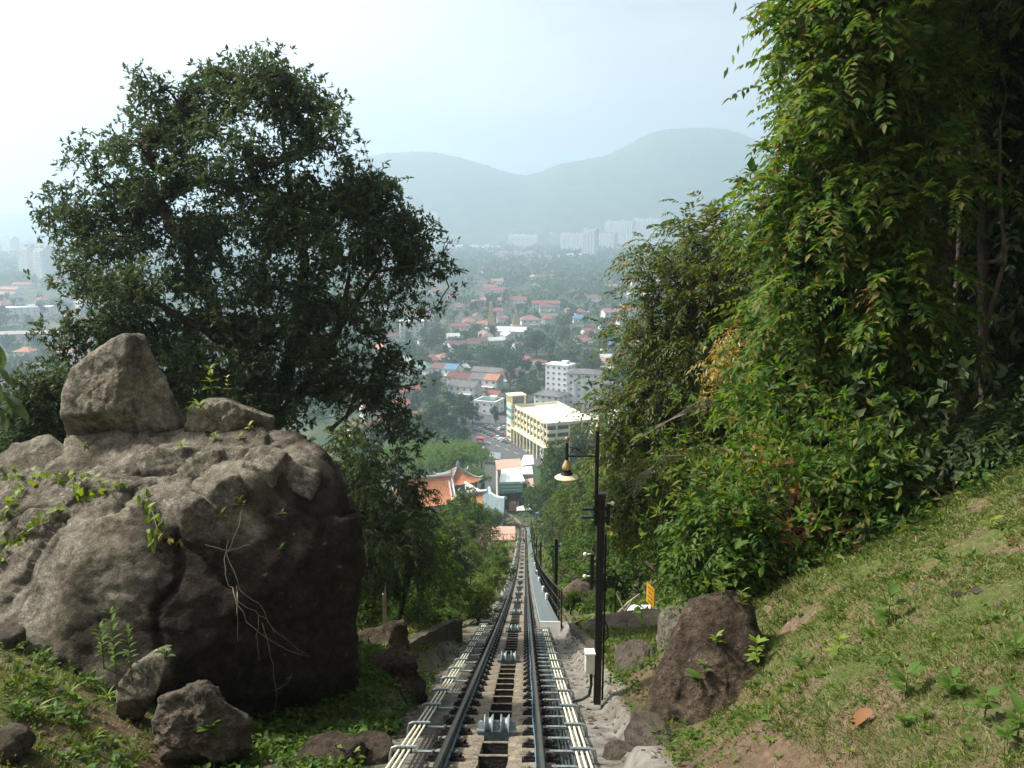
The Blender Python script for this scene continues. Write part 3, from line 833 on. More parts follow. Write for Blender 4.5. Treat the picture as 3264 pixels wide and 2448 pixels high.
# ------------------------------------------------------------------ the big tree on the left
YB = 22.0
def lean_out(O): return unit(O + np.array([-.2, -.1, .2]))
big = [(142, 96, 30, 32), (205, 100, 36, 34), (240, 80, 34, 26), (275, 84, 34, 34), (300, 100, 26, 30), (325, 118, 22, 32), (345, 125, 12, 20), (175, 120, 30, 30),
       (95, 150, 34, 40), (150, 150, 50, 45), (215, 150, 50, 45), (280, 155, 48, 45), (340, 175, 44, 45), (380, 190, 30, 34), (395, 175, 14, 22),
       (48, 205, 15, 18), (62, 232, 22, 20), (100, 215, 50, 48), (165, 215, 55, 50), (235, 225, 55, 50), (300, 225, 55, 50), (365, 235, 44, 44), (405, 225, 22, 34),
       (95, 268, 45, 34), (150, 285, 55, 42), (215, 300, 60, 46), (285, 300, 58, 46), (345, 290, 48, 46), (398, 262, 34, 28), (432, 245, 20, 26), (447, 262, 14, 20), (425, 275, 22, 18), (405, 300, 26, 24), (385, 318, 22, 24), (430, 305, 16, 16),
       (80, 318, 30, 36), (110, 340, 50, 40), (75, 355, 26, 34), (160, 345, 55, 45), (225, 362, 56, 46), (290, 362, 54, 46), (345, 345, 34, 42), (395, 345, 22, 22), (415, 335, 16, 20), (425, 345, 10, 14),
       (215, 405, 50, 36), (275, 405, 50, 36), (330, 390, 34, 30), (372, 385, 20, 22), (395, 400, 24, 22), (420, 390, 14, 20), (415, 420, 18, 16), (400, 440, 20, 16), (190, 385, 40, 30), (345, 415, 26, 24)]
lob = px_lobes(big, YB, deep=1.0, jy=1.4)
TC = np.array(at(248, 300, YB))
cl, co = lobe_points([((c - TC) * np.array([.93, 1, .97]) + TC, r * np.array([.80, .85, .80])) for c, r in lob], 430, shell=.55)
tips = np.repeat(cl, 5, 0) + RNG.normal(size=(len(cl) * 5, 3)) * np.array([.27, .30, .20]); outd = np.repeat(co, 5, 0)
cen = np.array(at(245, 300, YB))
C = np.repeat(tips, 9, 0) + RNG.normal(size=(len(tips) * 9, 3)) * np.array([.19, .19, .15]); O = np.repeat(outd, 9, 0)
O = lean_out(O)
crown = rosettes(C, O, nper=7, L=.155, W=.056, spread=.95)
tb = at(264, 470, YB)
trunk = [at(264, 470, YB), at(258, 430, YB), at(250, 395, YB), at(235, 355, YB - .2), at(215, 320, YB), at(196, 280, YB + .2), at(182, 240, YB), at(165, 210, YB)]
gz = hz(tb.x, YB)
trunk.insert(0, Vector((tb.x + .1, YB, gz - .3)))
wood = branches([tuple(p) for p in trunk], tips, .32, r_tip=.008, power=.40)
# second and third leaders
limb = MB()
limb.tube([at(258, 430, YB), at(285, 380, YB + .3), at(300, 320, YB + .5), at(305, 260, YB + .3), at(290, 190, YB), at(280, 120, YB)], [.26, .21, .17, .12, .08, .03], 8)
limb.tube([at(262, 440, YB), at(320, 370, YB - .4), at(342, 320, YB - .6), at(350, 270, YB - .6)], [.22, .15, .11, .04], 8)
limb.tube([at(338, 330, YB - .6), at(375, 272, YB - .8), at(400, 268, YB - 1), at(440, 262, YB - 1)], [.08, .05, .04, .015], 6)
limb.tube([at(345, 420, YB - .5), at(360, 385, YB - .6), at(390, 383, YB - .8), at(415, 390, YB - .9)], [.06, .045, .03, .012], 6)
limb.tube([at(330, 430, YB - .4), at(365, 400, YB - .7), at(385, 415, YB - .9), at(395, 445, YB - 1)], [.06, .04, .028, .012], 6)
limb.tube([at(235, 355, YB - .2), at(205, 330, YB - .6), at(150, 300, YB - .6), at(100, 290, YB - .5)], [.16, .1, .06, .02], 7)
t = empty("broadleaf_tree", (tb.x, YB, gz), "huge dark leafy tree rising behind the big boulder on the left", "tree")
np_obj("crown", *crown, L_['dark'], t)
np_obj("trunk", *wood, M['bark'], t)
limb.build("limb", M['bark'], t, smooth=True)

# the lower bush left of the standing stone
lob = px_lobes([(45, 395, 32, 26), (30, 425, 30, 26), (62, 412, 22, 34), (20, 445, 22, 16), (60, 440, 16, 18)], 17.5, jy=.5)
tips, outd = lobe_points(lob, 300, shell=.2)
C = np.repeat(tips, 8, 0) + RNG.normal(size=(len(tips) * 8, 3)) * .16; O = np.repeat(outd, 8, 0)
b0 = at(75, 440, 17.5); bz = hz(b0.x, b0.y)
t = empty("bush", (b0.x, b0.y, bz), "dark green bush at the left edge beyond the boulder's shoulder", "bush")
np_obj("crown", *rosettes(C, O, 7, .13, .048), L_['dark'], t)
np_obj("trunk", *branches([(b0.x, b0.y, bz - .1), (b0.x, b0.y, (bz + b0.z) / 2), tuple(b0)], tips, .10, .01), M['bark'], t)
# ------------------------------------------------------------------ rocks
def rock_mat(name, base, dark, moss, tan, moss_amt=.5, streak=True, scale=1.0):
    m, n, p, out = new_mat(name)
    p.inputs["Roughness"].default_value = .92; p.inputs["Specular IOR Level"].default_value = .2
    tc = n.nodes.new("ShaderNodeTexCoord")
    def nz(sc, det=8, rough=.62, st=None):
        a = n.nodes.new("ShaderNodeTexNoise"); a.inputs["Scale"].default_value = sc * scale; a.inputs["Detail"].default_value = det; a.inputs["Roughness"].default_value = rough
        v = tc.outputs["Object"]
        if st:
            mp = n.nodes.new("ShaderNodeMapping"); mp.inputs["Scale"].default_value = st; n.links.new(v, mp.inputs[0]); v = mp.outputs[0]
        n.links.new(v, a.inputs["Vector"]); return a.outputs["Fac"]
    def ramp(s, lo, hi, a, b):
        r = n.nodes.new("ShaderNodeValToRGB"); e = r.color_ramp.elements
        e[0].position = lo; e[1].position = hi; e[0].color = c4(a); e[1].color = c4(b); n.links.new(s, r.inputs[0]); return r.outputs[0]
    def mix(f, a, b, mode='MIX'):
        x = n.nodes.new("ShaderNodeMix"); x.data_type = 'RGBA'; x.blend_type = mode
        n.links.new(f, x.inputs[0]); n.links.new(a, x.inputs[6]); n.links.new(b, x.inputs[7]); return x.outputs[2]
    c = ramp(nz(3.4, 12, .78), .36, .62, dark, base)
    c = mix(ramp(nz(.9, 6), .48, .66, (0, 0, 0), (1, 1, 1)), c, ramp(nz(5, 9, .7), .35, .65, tan, base))
    c = mix(ramp(nz(1.4, 7, .7, (1, 1, .35)), .52 , .52 + .22, (0, 0, 0), (moss_amt,) * 3), c, ramp(nz(18, 4), .3, .7, moss, tuple(x * .5 for x in moss)))
    if streak:
        c = mix(ramp(nz(3.4, 6, .6, (1, 1, .12)), .52, .70, (0, 0, 0), (.85,) * 3), c, ramp(nz(30, 3), .3, .7, dark, tuple(x * .45 for x in dark)))
    sa = n.nodes.new("ShaderNodeAttribute"); sa.attribute_name = "stain_shade"
    c = mix(sa.outputs["Fac"], c, ramp(nz(4.5, 10, .75), .36, .66, (.020, .0155, .011), (.085, .066, .048)))  # dark tone by facet mask: staining together with painted shade
    sp = ramp(nz(70, 3, .8), .30, .75, (.45, .45, .45), (1.6, 1.57, 1.5)); one = n.nodes.new("ShaderNodeValue"); one.outputs[0].default_value = 1.0
    c = mix(one.outputs[0], c, sp, 'MULTIPLY')
    c = mix(one.outputs[0], c, ramp(nz(14, 6, .8), .34, .70, (.58, .57, .55), (1.32, 1.32, 1.32)), 'MULTIPLY')
    li = ramp(nz(9, 2, .5), .70, .78, (0, 0, 0), (.45, .45, .45)); pale = ramp(nz(40, 3), .3, .7, (.30, .30, .26), (.44, .44, .38)); c = mix(li, c, pale)
    n.links.new(c, p.inputs["Base Color"])
    ad = n.nodes.new("ShaderNodeMath"); ad.operation = 'ADD'; n.links.new(nz(7, 12, .72), ad.inputs[0]); 
    mu = n.nodes.new("ShaderNodeMath"); mu.operation = 'MULTIPLY'; mu.inputs[1].default_value = .45; n.links.new(nz(38, 8, .7), mu.inputs[0]); n.links.new(mu.outputs[0], ad.inputs[1])
    b = n.nodes.new("ShaderNodeBump"); b.inputs["Strength"].default_value = 1.0; b.inputs["Distance"].default_value = .14
    n.links.new(ad.outputs[0], b.inputs["Height"]); n.links.new(b.outputs[0], p.inputs["Normal"])
    return m
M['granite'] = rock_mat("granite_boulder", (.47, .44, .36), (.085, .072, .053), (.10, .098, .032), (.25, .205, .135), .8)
M['granite_dark'] = rock_mat("dark_stained_rock", (.17, .13, .095), (.04, .03, .022), (.06, .065, .02), (.23, .17, .115), .5)
M['granite_pale'] = rock_mat("pale_rock", (.26, .23, .185), (.085, .07, .055), (.07, .085, .025), (.25, .185, .13), .45)

def plane_rock(name, c, planes, mt, k=11, noise_amp=.07, sub=6, nscale=.9, seed=0, label=None, cat="rock", group=None, ridges=.5, squash=(1, 1, 1), chips=(10, .86, .97), blocks=((1.0, .18), (2.6, .08), (6, .02)), stain_shade=None, cracks=()):
    """a weathered rock bounded by planes (normal, distance from c), edges rounded by k"""
    bm = bmesh.new(); bmesh.ops.create_icosphere(bm, subdivisions=sub, radius=1)
    D = np.array([v.co[:] for v in bm.verts]); D = D / np.array(squash); D = unit(D)
    Nn = unit(np.array([p[0] for p in planes], dtype=float)); dd = np.array([p[1] for p in planes], dtype=float)
    if chips:
        rs = np.random.default_rng(seed + 100); D2 = D[::7]
        r2 = 1.0 / np.maximum((np.maximum(D2 @ Nn.T, 0) / dd[None]).max(1), 1e-3); P2 = D2 * r2[:, None]
        for _ in range(chips[0]):
            nn = unit(rs.normal(size=3) * np.array([1, .8, .8]) + np.array([0, -.7, .2]))
            Nn = np.concatenate([Nn, nn[None]]); dd = np.append(dd, (P2 @ nn).max() * rs.uniform(chips[1], chips[2]))
    q = np.maximum(D @ Nn.T, 0) / dd[None]
    r = 1.0 / np.maximum((q ** k).sum(1) ** (1 / k), 1e-3) * (len(dd) ** (.35 / k))
    P = D * r[:, None]
    o = Vector((seed * 3.7, seed * 1.3, seed * 2.1))
    for i, v in enumerate(bm.verts):
        p = Vector(P[i]); e = 0.0
        wp = p + noise.noise_vector(p * nscale * 1.6 + o) * (.22 / nscale)
        for sc_b, am in blocks:
            dist, pts = noise.voronoi(wp * sc_b * nscale + o)
            q = (wp * sc_b * nscale + o) - pts[0]; h = noise.cell_vector(pts[0] * 7.3)
            e += am / nscale * (q.dot(h - Vector((.5, .5, .5))) * 1.5 + (h.x - .5) * .55) - am / nscale * .22 * max(0.0, .05 - (dist[1] - dist[0])) / .05
        for cn_, cq_, cw_, cd_ in cracks:
            dd_ = abs(cn_.dot(p - cq_) + noise.noise(p * 1.7 + o) * .16 + noise.noise(p * 6 + o) * .03)
            if dd_ < cw_: e -= cd_ * (1 - dd_ / cw_) / (ridges * noise_amp * 7)
        a = noise.fractal(p * nscale * 1.3 + o, .75, 2.1, 7)
        st = noise.noise(Vector((p.x * .7, p.y * .7, p.z * 5.5 + p.x * 2.2)) * nscale + o)
        v.co = p + Vector(D[i]) * (a * noise_amp * .75 + e * ridges * noise_amp * 7 + st * noise_amp * .25)
    me = bpy.data.meshes.new(name); bm.to_mesh(me); bm.free()
    me.materials.append(mt); me.polygons.foreach_set("use_smooth", [True] * len(me.polygons))
    if stain_shade:
        wgt = (np.maximum(D @ Nn.T, 0) / dd[None]) ** 14; wgt = wgt / wgt.sum(1, keepdims=True); sv = np.array([stain_shade(i_, n_) for i_, n_ in enumerate(Nn)])
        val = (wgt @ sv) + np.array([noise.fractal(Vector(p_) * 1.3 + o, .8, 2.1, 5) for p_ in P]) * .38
        at2 = me.attributes.new("stain_shade", 'FLOAT', 'POINT'); at2.data.foreach_set("value", np.clip((val - .30) / .28, 0, 1).astype(np.float32))
    ob = bpy.data.objects.new(name, me); ob.location = c; COL.objects.link(ob)
    if label: tag(ob, label, cat, group)
    return ob

def sil_planes(c, px, Y, tilts):
    """planes whose outline, looked at from the track, follows the given outline (pixel corners) about Y away"""
    c = Vector(c); P = [at(a, b, Y) for a, b in px]; out = []
    vf = c.normalized()
    for i in range(len(P)):
        a, b = P[i], P[(i + 1) % len(P)]
        e = b - a
        if e.length < 1e-6: continue
        nrm = e.cross(vf).normalized()
        mid = (a + b) / 2
        if nrm.dot(mid - c) < 0: nrm = -nrm
        t = R(tilts[i % len(tilts)]); n2 = (nrm * math.cos(t) + vf * math.sin(t)).normalized()
        # the tilted face still touches the outline
        d = max(n2.dot(a - c), n2.dot(b - c))
        out.append((tuple(n2), max(d, .08)))
    return out

# the big boulder
bc = at(150, 585, 11.6)
outline = [(50, 442), (110, 434), (190, 424), (265, 424), (303, 436), (328, 458), (340, 495), (348, 540), (352, 590), (350, 650), (342, 695), (325, 728), (285, 740), (230, 738), (120, 760), (-60, 770), (-150, 620), (-100, 520), (-10, 468)]
pl = sil_planes(bc, outline, 11.6, [-12, 10, -6, 14, 0, -10, 8, 12, -8, 6, 10])
rt = (1, 0, 0)
def through(n, q, c=None):
    n = Vector(n).normalized(); return (tuple(n), max(.1, n.dot(q - (bc if c is None else c))))
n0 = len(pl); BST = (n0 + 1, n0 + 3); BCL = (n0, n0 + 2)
pl += [through((-.42, -.72, .55), at(50, 565, 9.7)), through((.12, -.84, -.53), at(255, 690, 9.15)), through((-.1, -.42, .9), at(110, 478, 10.8)), through((.66, -.72, -.20), at(338, 620, 10.2)), through((.25, -.80, .55), at(255, 490, 10.4)),
       ((0, 1, 0), 2.3), ((.6, .8, 0), 2.5), ((-.6, .8, .1), 2.8), ((0, .5, .85), 2.1)]
def crk(a, b_, Y, w_, d_):
    A, B = at(a[0], a[1], Y), at(b_[0], b_[1], Y); n = (B - A).cross(A.normalized()).normalized(); return (n, A - bc, w_, d_)
CRK = [crk((60, 500), (190, 470), 10.3, .05, .09), crk((140, 505), (250, 600), 9.8, .045, .08), crk((205, 455), (185, 530), 10, .05, .10), crk((235, 500), (330, 560), 10, .04, .07), crk((0, 540), (90, 510), 10, .05, .08)]
boulder = plane_rock("boulder", bc, pl, M['granite'], k=90, noise_amp=.12, sub=7, nscale=.75, seed=3, chips=(20, .93, .985), cracks=CRK, blocks=((.45, .30), (1.15, .08), (3.2, .03)), stain_shade=lambda i_, n_: 1.0 if (i_ in BST) else (.0 if i_ in BCL else (.9 if n_[0] > .25 or n_[2] < -.2 else .45)), label="huge grey brown boulder filling the left side beside the track", cat="boulder", ridges=.55, squash=(.55, .7, .8))  # overhang and right flank darkened: rock staining and shade put into the colour
# the stone standing on it
sc_ = at(122, 388, 11.9)
pl = sil_planes(sc_, [(68, 398), (70, 375), (104, 345), (128, 334), (144, 334), (150, 345), (166, 378), (186, 420), (180, 440), (110, 452), (62, 440)], 11.9, [10, -8, 12, -10, 5, -12, 8, 14])
pl += [((-.25, -.92, .32), .42), ((.35, -.9, .22), .50), ((-.1, -.8, -.6), .55), ((0, 1, .2), .55), ((.4, .8, 0), .7)]
plane_rock("standing_stone", sc_, pl, M['granite'], k=70, noise_amp=.06, sub=6, nscale=1.5, seed=5, label="angular grey stone perched upright on top of the huge boulder", cat="stone", squash=(.7, .7, .8))
# the slab lying on its right shoulder
s2 = at(232, 416, 11.8)
pl = sil_planes(s2, [(188, 420), (205, 402), (222, 399), (240, 404), (262, 412), (274, 416), (272, 428), (240, 442), (195, 438)], 11.8, [8, -10, 12])
pl += [((0, -1, .25), .38), ((.3, -.9, -.2), .42), ((0, 1, 0), .6)]
plane_rock("rock_slab", s2, pl, M['granite'], k=60, noise_amp=.06, sub=6, nscale=2.2, seed=9, label="flat cracked rock slab on the boulder's right shoulder", cat="rock", squash=(.5, .6, 1))
# ledges
s3 = at(205, 452, 11.3)
pl = [((1, 0, 0), .55), ((-1, 0, 0), .55), ((0, -1, .2), .30), ((0, 1, 0), .7), ((0, 0, 1), .14), ((0, 0, -1), .4), ((.6, -.6, .5), .4)]
plane_rock("rock_ledge", s3, pl, M['granite'], k=14, noise_amp=.05, sub=5, nscale=2, seed=12, label="low rock ledge under the cracked slab on the boulder", cat="rock")

def rock_at(px, py, Y, rx, ry, rz, mt, seed, label, name="rock", cat="rock", group=None, k=12, up=0.0, nf=9, lean=0.0, snap=True):
    rnd = random.Random(seed); c = at(px, py, Y)
    if snap: c.z = hz(c.x, c.y) + rz * up
    pls = []
    for _ in range(nf):
        v = Vector((rnd.gauss(0, 1), rnd.gauss(0, 1), rnd.gauss(0, 1))).normalized()
        pls.append((tuple(v), rnd.uniform(.75, 1.05)))
    for v in ((1, 0, 0), (-1, 0, 0), (0, 1, 0), (0, -1, 0), (0, 0, 1), (0, 0, -1)): pls.append((v, rnd.uniform(.9, 1.1)))
    o = plane_rock(name, c, pls, mt, k=k, noise_amp=.13, sub=5 if max(rx, rz) > .25 else 4, nscale=1.5, seed=seed, label=label, cat=cat, group=group)
    o.scale = (rx, ry, rz); o.rotation_euler = (0, lean, rnd.uniform(-.5, .5))
    return o
# pointed stone, rough stone and others on the near left slope
p0 = at(152, 680, 8.3)
pl = sil_planes(p0, [(122, 684), (140, 664), (171, 648), (169, 658), (156, 690), (148, 720), (118, 716)], 8.3, [12, -10, 8, 5])
pl += [((-.2, -.9, .35), .16), ((0, -.9, -.4), .22), ((0, 1, 0), .3)]
plane_rock("pointed_stone", p0, pl, M['granite'], k=70, noise_amp=.03, sub=5, nscale=3, seed=21, chips=None, label="pointed grey stone sticking out of the weeds before the boulder", cat="stone", squash=(.8, .8, 1))
p1 = at(208, 718, 7.9)
pl = sil_planes(p1, [(165, 700), (185, 690), (200, 684), (215, 690), (232, 705), (250, 722), (246, 745), (220, 765), (170, 760)], 7.9, [10, -8, 14])
pl += [((-.1, -.9, .4), .30), ((.4, -.8, 0), .36), ((0, 1, 0), .6)]
plane_rock("mossy_rock", p1, pl, M['granite_pale'], k=40, noise_amp=.10, sub=6, nscale=2.6, seed=22, label="craggy mossy rock at the foot of the big boulder", cat="rock", ridges=.8)
rock_at(8, 648, 9.0, .17, .2, .22, M['granite_pale'], 31, "squared grey stone at the far left edge above the weeds", cat="stone", up=.35)
rock_at(12, 735, 6.6, .16, .16, .14, M['granite_pale'], 32, "rounded grey stone near the bottom left corner", cat="stone", up=.3)
rock_at(322, 752, 7.9, .28, .4, .12, M['granite_dark'], 33, "dark rock in the shaded ditch beside the big boulder", up=.2)
rock_at(362, 742, 8.3, .28, .3, .14, M['granite_dark'], 34, "dark weedy rock between ditch and left cream pipes", up=.1)
rock_at(275, 762, 7.0, .25, .3, .12, M['granite_pale'], 35, "pale flat stone in the grass at the bottom edge", cat="stone", up=.2)
# rocks and low wall beyond the boulder, left of the track
p2 = at(385, 640, 14.2)
pl = sil_planes(p2, [(352, 645), (362, 632), (385, 624), (403, 620), (407, 632), (410, 652), (395, 665), (360, 660)], 14.2, [10, -8, 12])
pl += [((-.3, -.8, .5), .36), ((.6, -.8, .1), .40), ((0, 1, 0), .7)]
plane_rock("brown_rock", p2, pl, M['granite_dark'], k=20, noise_amp=.06, sub=5, nscale=1.8, seed=41, label="brown peaked rock on the grass left of the cream pipes", cat="rock")
# rough rock face that drops from that grass to the pipes
fc = at(392, 690, 11.9)
pl = sil_planes(fc, [(350, 668), (392, 650), (412, 662), (425, 690), (420, 712), (395, 735), (345, 740)], 11.9, [12, -10, 10])
pl += [((.35, -.75, .5), .42), ((.3, -.95, 0), .48), ((0, 1, 0), .9), ((-.5, -.5, .7), .6)]
plane_rock("rock_bluff", fc, pl, M['granite_dark'], k=12, noise_amp=.11, sub=6, nscale=1.7, seed=42, label="rough dark rock face dropping from the lawn to the left pipes", cat="rock", ridges=.8)
# low retaining wall
wall = empty("retaining_wall", F(16, -1.75, 0).translation, "low mossy concrete retaining wall left of the track", "wall")
b = MB()
path = [(13.2, -1.95), (14.5, -1.85), (16, -1.78), (18, -1.66), (20, -1.52), (20.6, -1.5), (20.8, -1.3)]
def wallpiece(path, th, hgt, m, parent, nm, seed):
    rnd = random.Random(seed); vs = []; fs = []
    dense = []
    for (a, b_), (c, d) in zip(path[:-1], path[1:]):
        for t in np.linspace(0, 1, 6, endpoint=False): dense.append((a + (c - a) * t, b_ + (d - b_) * t))
    dense.append(path[-1])
    for (Y, l) in dense:
        p = F(Y, l, 0).translation; j = lambda: Vector((rnd.uniform(-.02, .02), rnd.uniform(-.02, .02), rnd.uniform(-.02, .02)))
        s = math.copysign(th, l)
        for q in ((0, -.5), (0.02 * (1 if l > 0 else -1), hgt * .5), (0, hgt), (s, hgt + .02), (s, -.5)): vs.append(p + Vector((q[0], 0, q[1])) + j())
    n = 5
    for i in range(len(dense) - 1):
        for k in range(n): fs.append((i * n + k, i * n + (k + 1) % n, (i + 1) * n + (k + 1) % n, (i + 1) * n + k))
    fs.append(tuple(range(n))); fs.append(tuple((len(dense) - 1) * n + k for k in range(n)))
    b = MB(); b.add(vs, fs); return b.build(nm, m, parent)
M['old_wall'] = rock_mat("old_wall_concrete", (.30, .27, .21), (.06, .05, .04), (.08, .09, .03), (.26, .2, .14), .7, scale=2)
wallpiece(path, .22, .42, M['old_wall'], wall, "wall_body", 1)
wall2 = empty("retaining_wall", F(22, 1.7, 0).translation, "short curved stone edging beside the white walkway step", "wall")
wallpiece([(15.5, 1.72), (18, 1.66), (20, 1.60), (22.0, 1.55), (23.0, 1.75), (23.6, 2.3), (24.0, 3.4), (24.2, 4.2)], .16, .22, M['old_wall'], wall2, "wall_body", 2)
# grey post with a broken top
pp = at(385, 625, 15.2); gz = hz(pp.x, pp.y)
b = MB(); top = at(385, 588, 15.2).z
b.prism([(-.035, -.03, 0), (.035, -.03, 0), (.035, .03, 0), (-.035, .03, 0)], (0, 0, top - gz - .12)); b.prism([(-.01, -.03, top - gz - .12), (.035, -.03, top - gz - .12), (.035, -.03, top - gz + .10), (.022, -.03, top - gz + .02)], (0, .06, 0))
o = b.build("wooden_post", M['wood_grey']); o.location = (pp.x, pp.y, gz); tag(o, "grey wooden post with splintered top behind the brown rock", "post")

# right hand side: cut rock face at the end of the grassy bank
r1 = at(712, 690, 9.3)
pl = sil_planes(r1, [(684, 606), (700, 597), (735, 595), (775, 604), (785, 660), (752, 720), (770, 790), (700, 800), (646, 775), (634, 738), (637, 702), (652, 680), (668, 640), (676, 618)], 9.6, [12, -12, 6, 10, -8])
pl += [((-.62, -.70, .36), .50), ((-.35, -.93, .1), .58), ((-.1, -.80, .6), .62), ((0, 1, 0), .9)]
plane_rock("rock_outcrop", r1, pl, M['granite_dark'], k=90, noise_amp=.075, sub=6, nscale=1.6, seed=51, chips=(14, .90, .98), label="dark brown rock outcrop at the left end of the grassy bank", cat="rock", ridges=.8)
rock_at(683, 645, 12.6, .32, .4, .38, M['granite'], 52, "grey boulder tucked behind the brown outcrop", cat="boulder", up=.3)
rock_at(655, 750, 8.2, .26, .4, .12, M['granite_pale'], 53, "pinkish rock shelf at the foot of the brown outcrop", up=.2)
rock_at(622, 634, 20.5, 1.1, .9, .05, M['granite_pale'], 54, "flat bare pale rock in the lawn by the black pole", up=.3)
rock_at(632, 690, 12.6, .30, .7, .12, M['granite_pale'], 55, "slanting ribbed rock on the lawn right of the black pole", up=.0, lean=-.5)
rock_at(645, 668, 14.2, .2, .5, .10, M['granite_pale'], 58, "small slanting rock in the lawn above the ribbed rock", up=.0, lean=-.5)
rock_at(579, 606, 36, 1.15, 1.2, 1.15, M['granite_dark'], 56, "dark shaded boulder behind the walkway railing", cat="boulder", snap=False)
rock_at(618, 752, 8.3, .16, .2, .08, M['granite_pale'], 57, "cream coloured stone low beside the pole foot", cat="stone", up=.2)
# ------------------------------------------------------------------ the wooded slope on the right
def clumped(lobes, n, k, spread, shell=.3):
    tips, outd = lobe_points(lobes, n, shell=shell)
    C = np.repeat(tips, k, 0) + RNG.normal(size=(n * k, 3)) * spread; O = np.repeat(outd, k, 0)
    return tips, C, O

def lean(O, v, a): return unit(O + np.array(v) * a)
TO_LIGHT = (-.7, -.45, .1)

# a) tall tree with bright paired leaves, its face to the track
lobA = px_lobes([(828, 10, 45, 50), (858, 40, 55, 60), (818, 80, 24, 40), (850, 120, 55, 60), (836, 165, 40, 45), (806, 150, 14, 18), (800, 205, 25, 28), (840, 215, 60, 50), (775, 192, 18, 10), (758, 188, 8, 6),
                 (815, 260, 48, 45), (792, 272, 22, 28), (850, 290, 60, 50), (790, 320, 50, 45), (840, 360, 60, 55), (890, 300, 40, 50), (780, 380, 45, 40), (895, 200, 40, 50), (910, 100, 50, 60),
                 (830, 420, 50, 40), (880, 410, 40, 45), (770, 425, 30, 30), (885, 10, 50, 50), (905, 370, 25, 40), (835, -40, 45, 40), (870, -50, 60, 40)], 15.4, deep=1.25, jy=.9)
tips, C, O = clumped(lobA, 900, 6, .26, .45)
nC = len(C); pick = RNG.permutation(nC); i1, i2 = int(nC * .45), int(nC * .75); ll_ = lean(O, TO_LIGHT, .6)
big_sprays = join([sprays(C[pick[:i1]], ll_[pick[:i1]], length=.6, pairs=6, L=.21, W=.09, droop=.5), sprays(C[pick[i1:i2]], ll_[pick[i1:i2]], length=.5, pairs=8, L=.12, W=.055, droop=.35, splay=1.2), rosettes(C[pick[i2:]], ll_[pick[i2:]], nper=7, L=.25, W=.09, spread=.7)])
bA = at(905, 440, 17.5); gA = hz(bA.x, bA.y)
trunkA = [(bA.x, bA.y, gA - .3), (bA.x - .1, bA.y, gA + 2.5), tuple(at(895, 330, 17.3)), tuple(at(880, 200, 17.2)), tuple(at(870, 90, 17)), tuple(at(850, 0, 17))]
tA = empty("forest_tree", (bA.x, bA.y, gA), "tall tree with bright paired leaves reaching the top of the picture above the grassy bank", "tree", "trees of the wood on the right")
np_obj("crown", *big_sprays, L_['bright'], tA)
np_obj("trunk", *branches(trunkA, tips, .28, .008, .42), M['bark'], tA)
tm, Cm, Om = clumped(lobA, 150, 5, .22, .7)
np_obj("crown", *rosettes(Cm, lean(Om, TO_LIGHT, .5), nper=6, L=.15, W=.07, spread=.9), L_['lush'], tA)
tm, Cm, Om = clumped(lobA, 26, 2, .12, .95)
o = np_obj("young_leaves", *sprays(Cm, lean(Om, TO_LIGHT, .8), length=.4, pairs=4, L=.14, W=.05, droop=.8), L_['rust'], tA); o["label"] = "limp reddish young leaves"
# sprays that can be picked out one by one on its sunny face
sp_mesh = []
for k in range(6):
    sp = sprays(np.zeros((1, 3)), np.array([[0, -1.0, .1]]), length=.75, pairs=7 + k % 2, L=.20, W=.085, droop=.45 + .1 * (k % 3))
    st = edge_tubes(np.array([[0, 0, 0.0]]), np.array([[0, -.45, -.06]]), np.array([.006]), np.array([.004]), 4)
    sp_mesh.append(np_mesh("leaf_spray", *sp, L_['bright']))
tipA, outA = lobe_points(lobA, 150, shell=.92)
for i, (p, o_) in enumerate(zip(tipA, outA)):
    ob = bpy.data.objects.new("leaf_spray", sp_mesh[i % 6]); ob.location = p
    d = lean(o_[None], TO_LIGHT, 1.3)[0]
    ob.rotation_euler = (RNG.uniform(-.35, .35), RNG.uniform(-.4, .4), math.atan2(d[1], d[0]) + math.pi / 2 + RNG.normal() * .4)
    s = RNG.uniform(.8, 1.25); ob.scale = (s, s, s)
    ob.parent = tA; ob.matrix_parent_inverse = tA.matrix_basis.inverted()
    COL.objects.link(ob)

# b) olive tree with long hanging leaves, nearer the line, lower
lobB = px_lobes([(690, 235, 22, 16), (718, 245, 34, 28), (665, 262, 18, 14), (740, 225, 22, 20), (745, 290, 50, 45), (690, 290, 36, 30), (655, 300, 16, 14), (670, 330, 32, 28), (715, 340, 50, 40), (650, 350, 16, 18), (642, 385, 20, 26), (680, 385, 45, 36), (735, 395, 50, 40), (770, 300, 30, 40), (632, 425, 18, 24), (622, 395, 14, 18), (628, 345, 14, 18), (645, 310, 16, 14), (650, 258, 14, 10), (618, 440, 12, 16), (665, 435, 40, 32), (715, 440, 50, 36), (760, 350, 40, 40), (635, 460, 20, 18)], 24, deep=.9, jy=.8)
tips, C, O = clumped(lobB, 760, 6, .30, .35)
fr = sprays(C, lean(O, (-.5, -.35, .2), .8), length=.75, pairs=8, L=.19, W=.06, droop=.5, splay=.95)
bB = at(745, 470, 25); gB = hz(bB.x, bB.y)
tB = empty("forest_tree", (bB.x, bB.y, gB), "olive tree with long hanging rusty leaves leaning out over the town view", "tree", "trees of the wood on the right")
np_obj("crown", *fr, L_['olive'], tB)
tr = [(bB.x, bB.y, gB - .3), (bB.x, bB.y, gB + 3), tuple(at(738, 400, 24.6)), tuple(at(725, 330, 24.4)), tuple(at(715, 270, 24.2))]
np_obj("trunk", *branches(tr, tips, .22, .008, .42), M['bark'], tB)
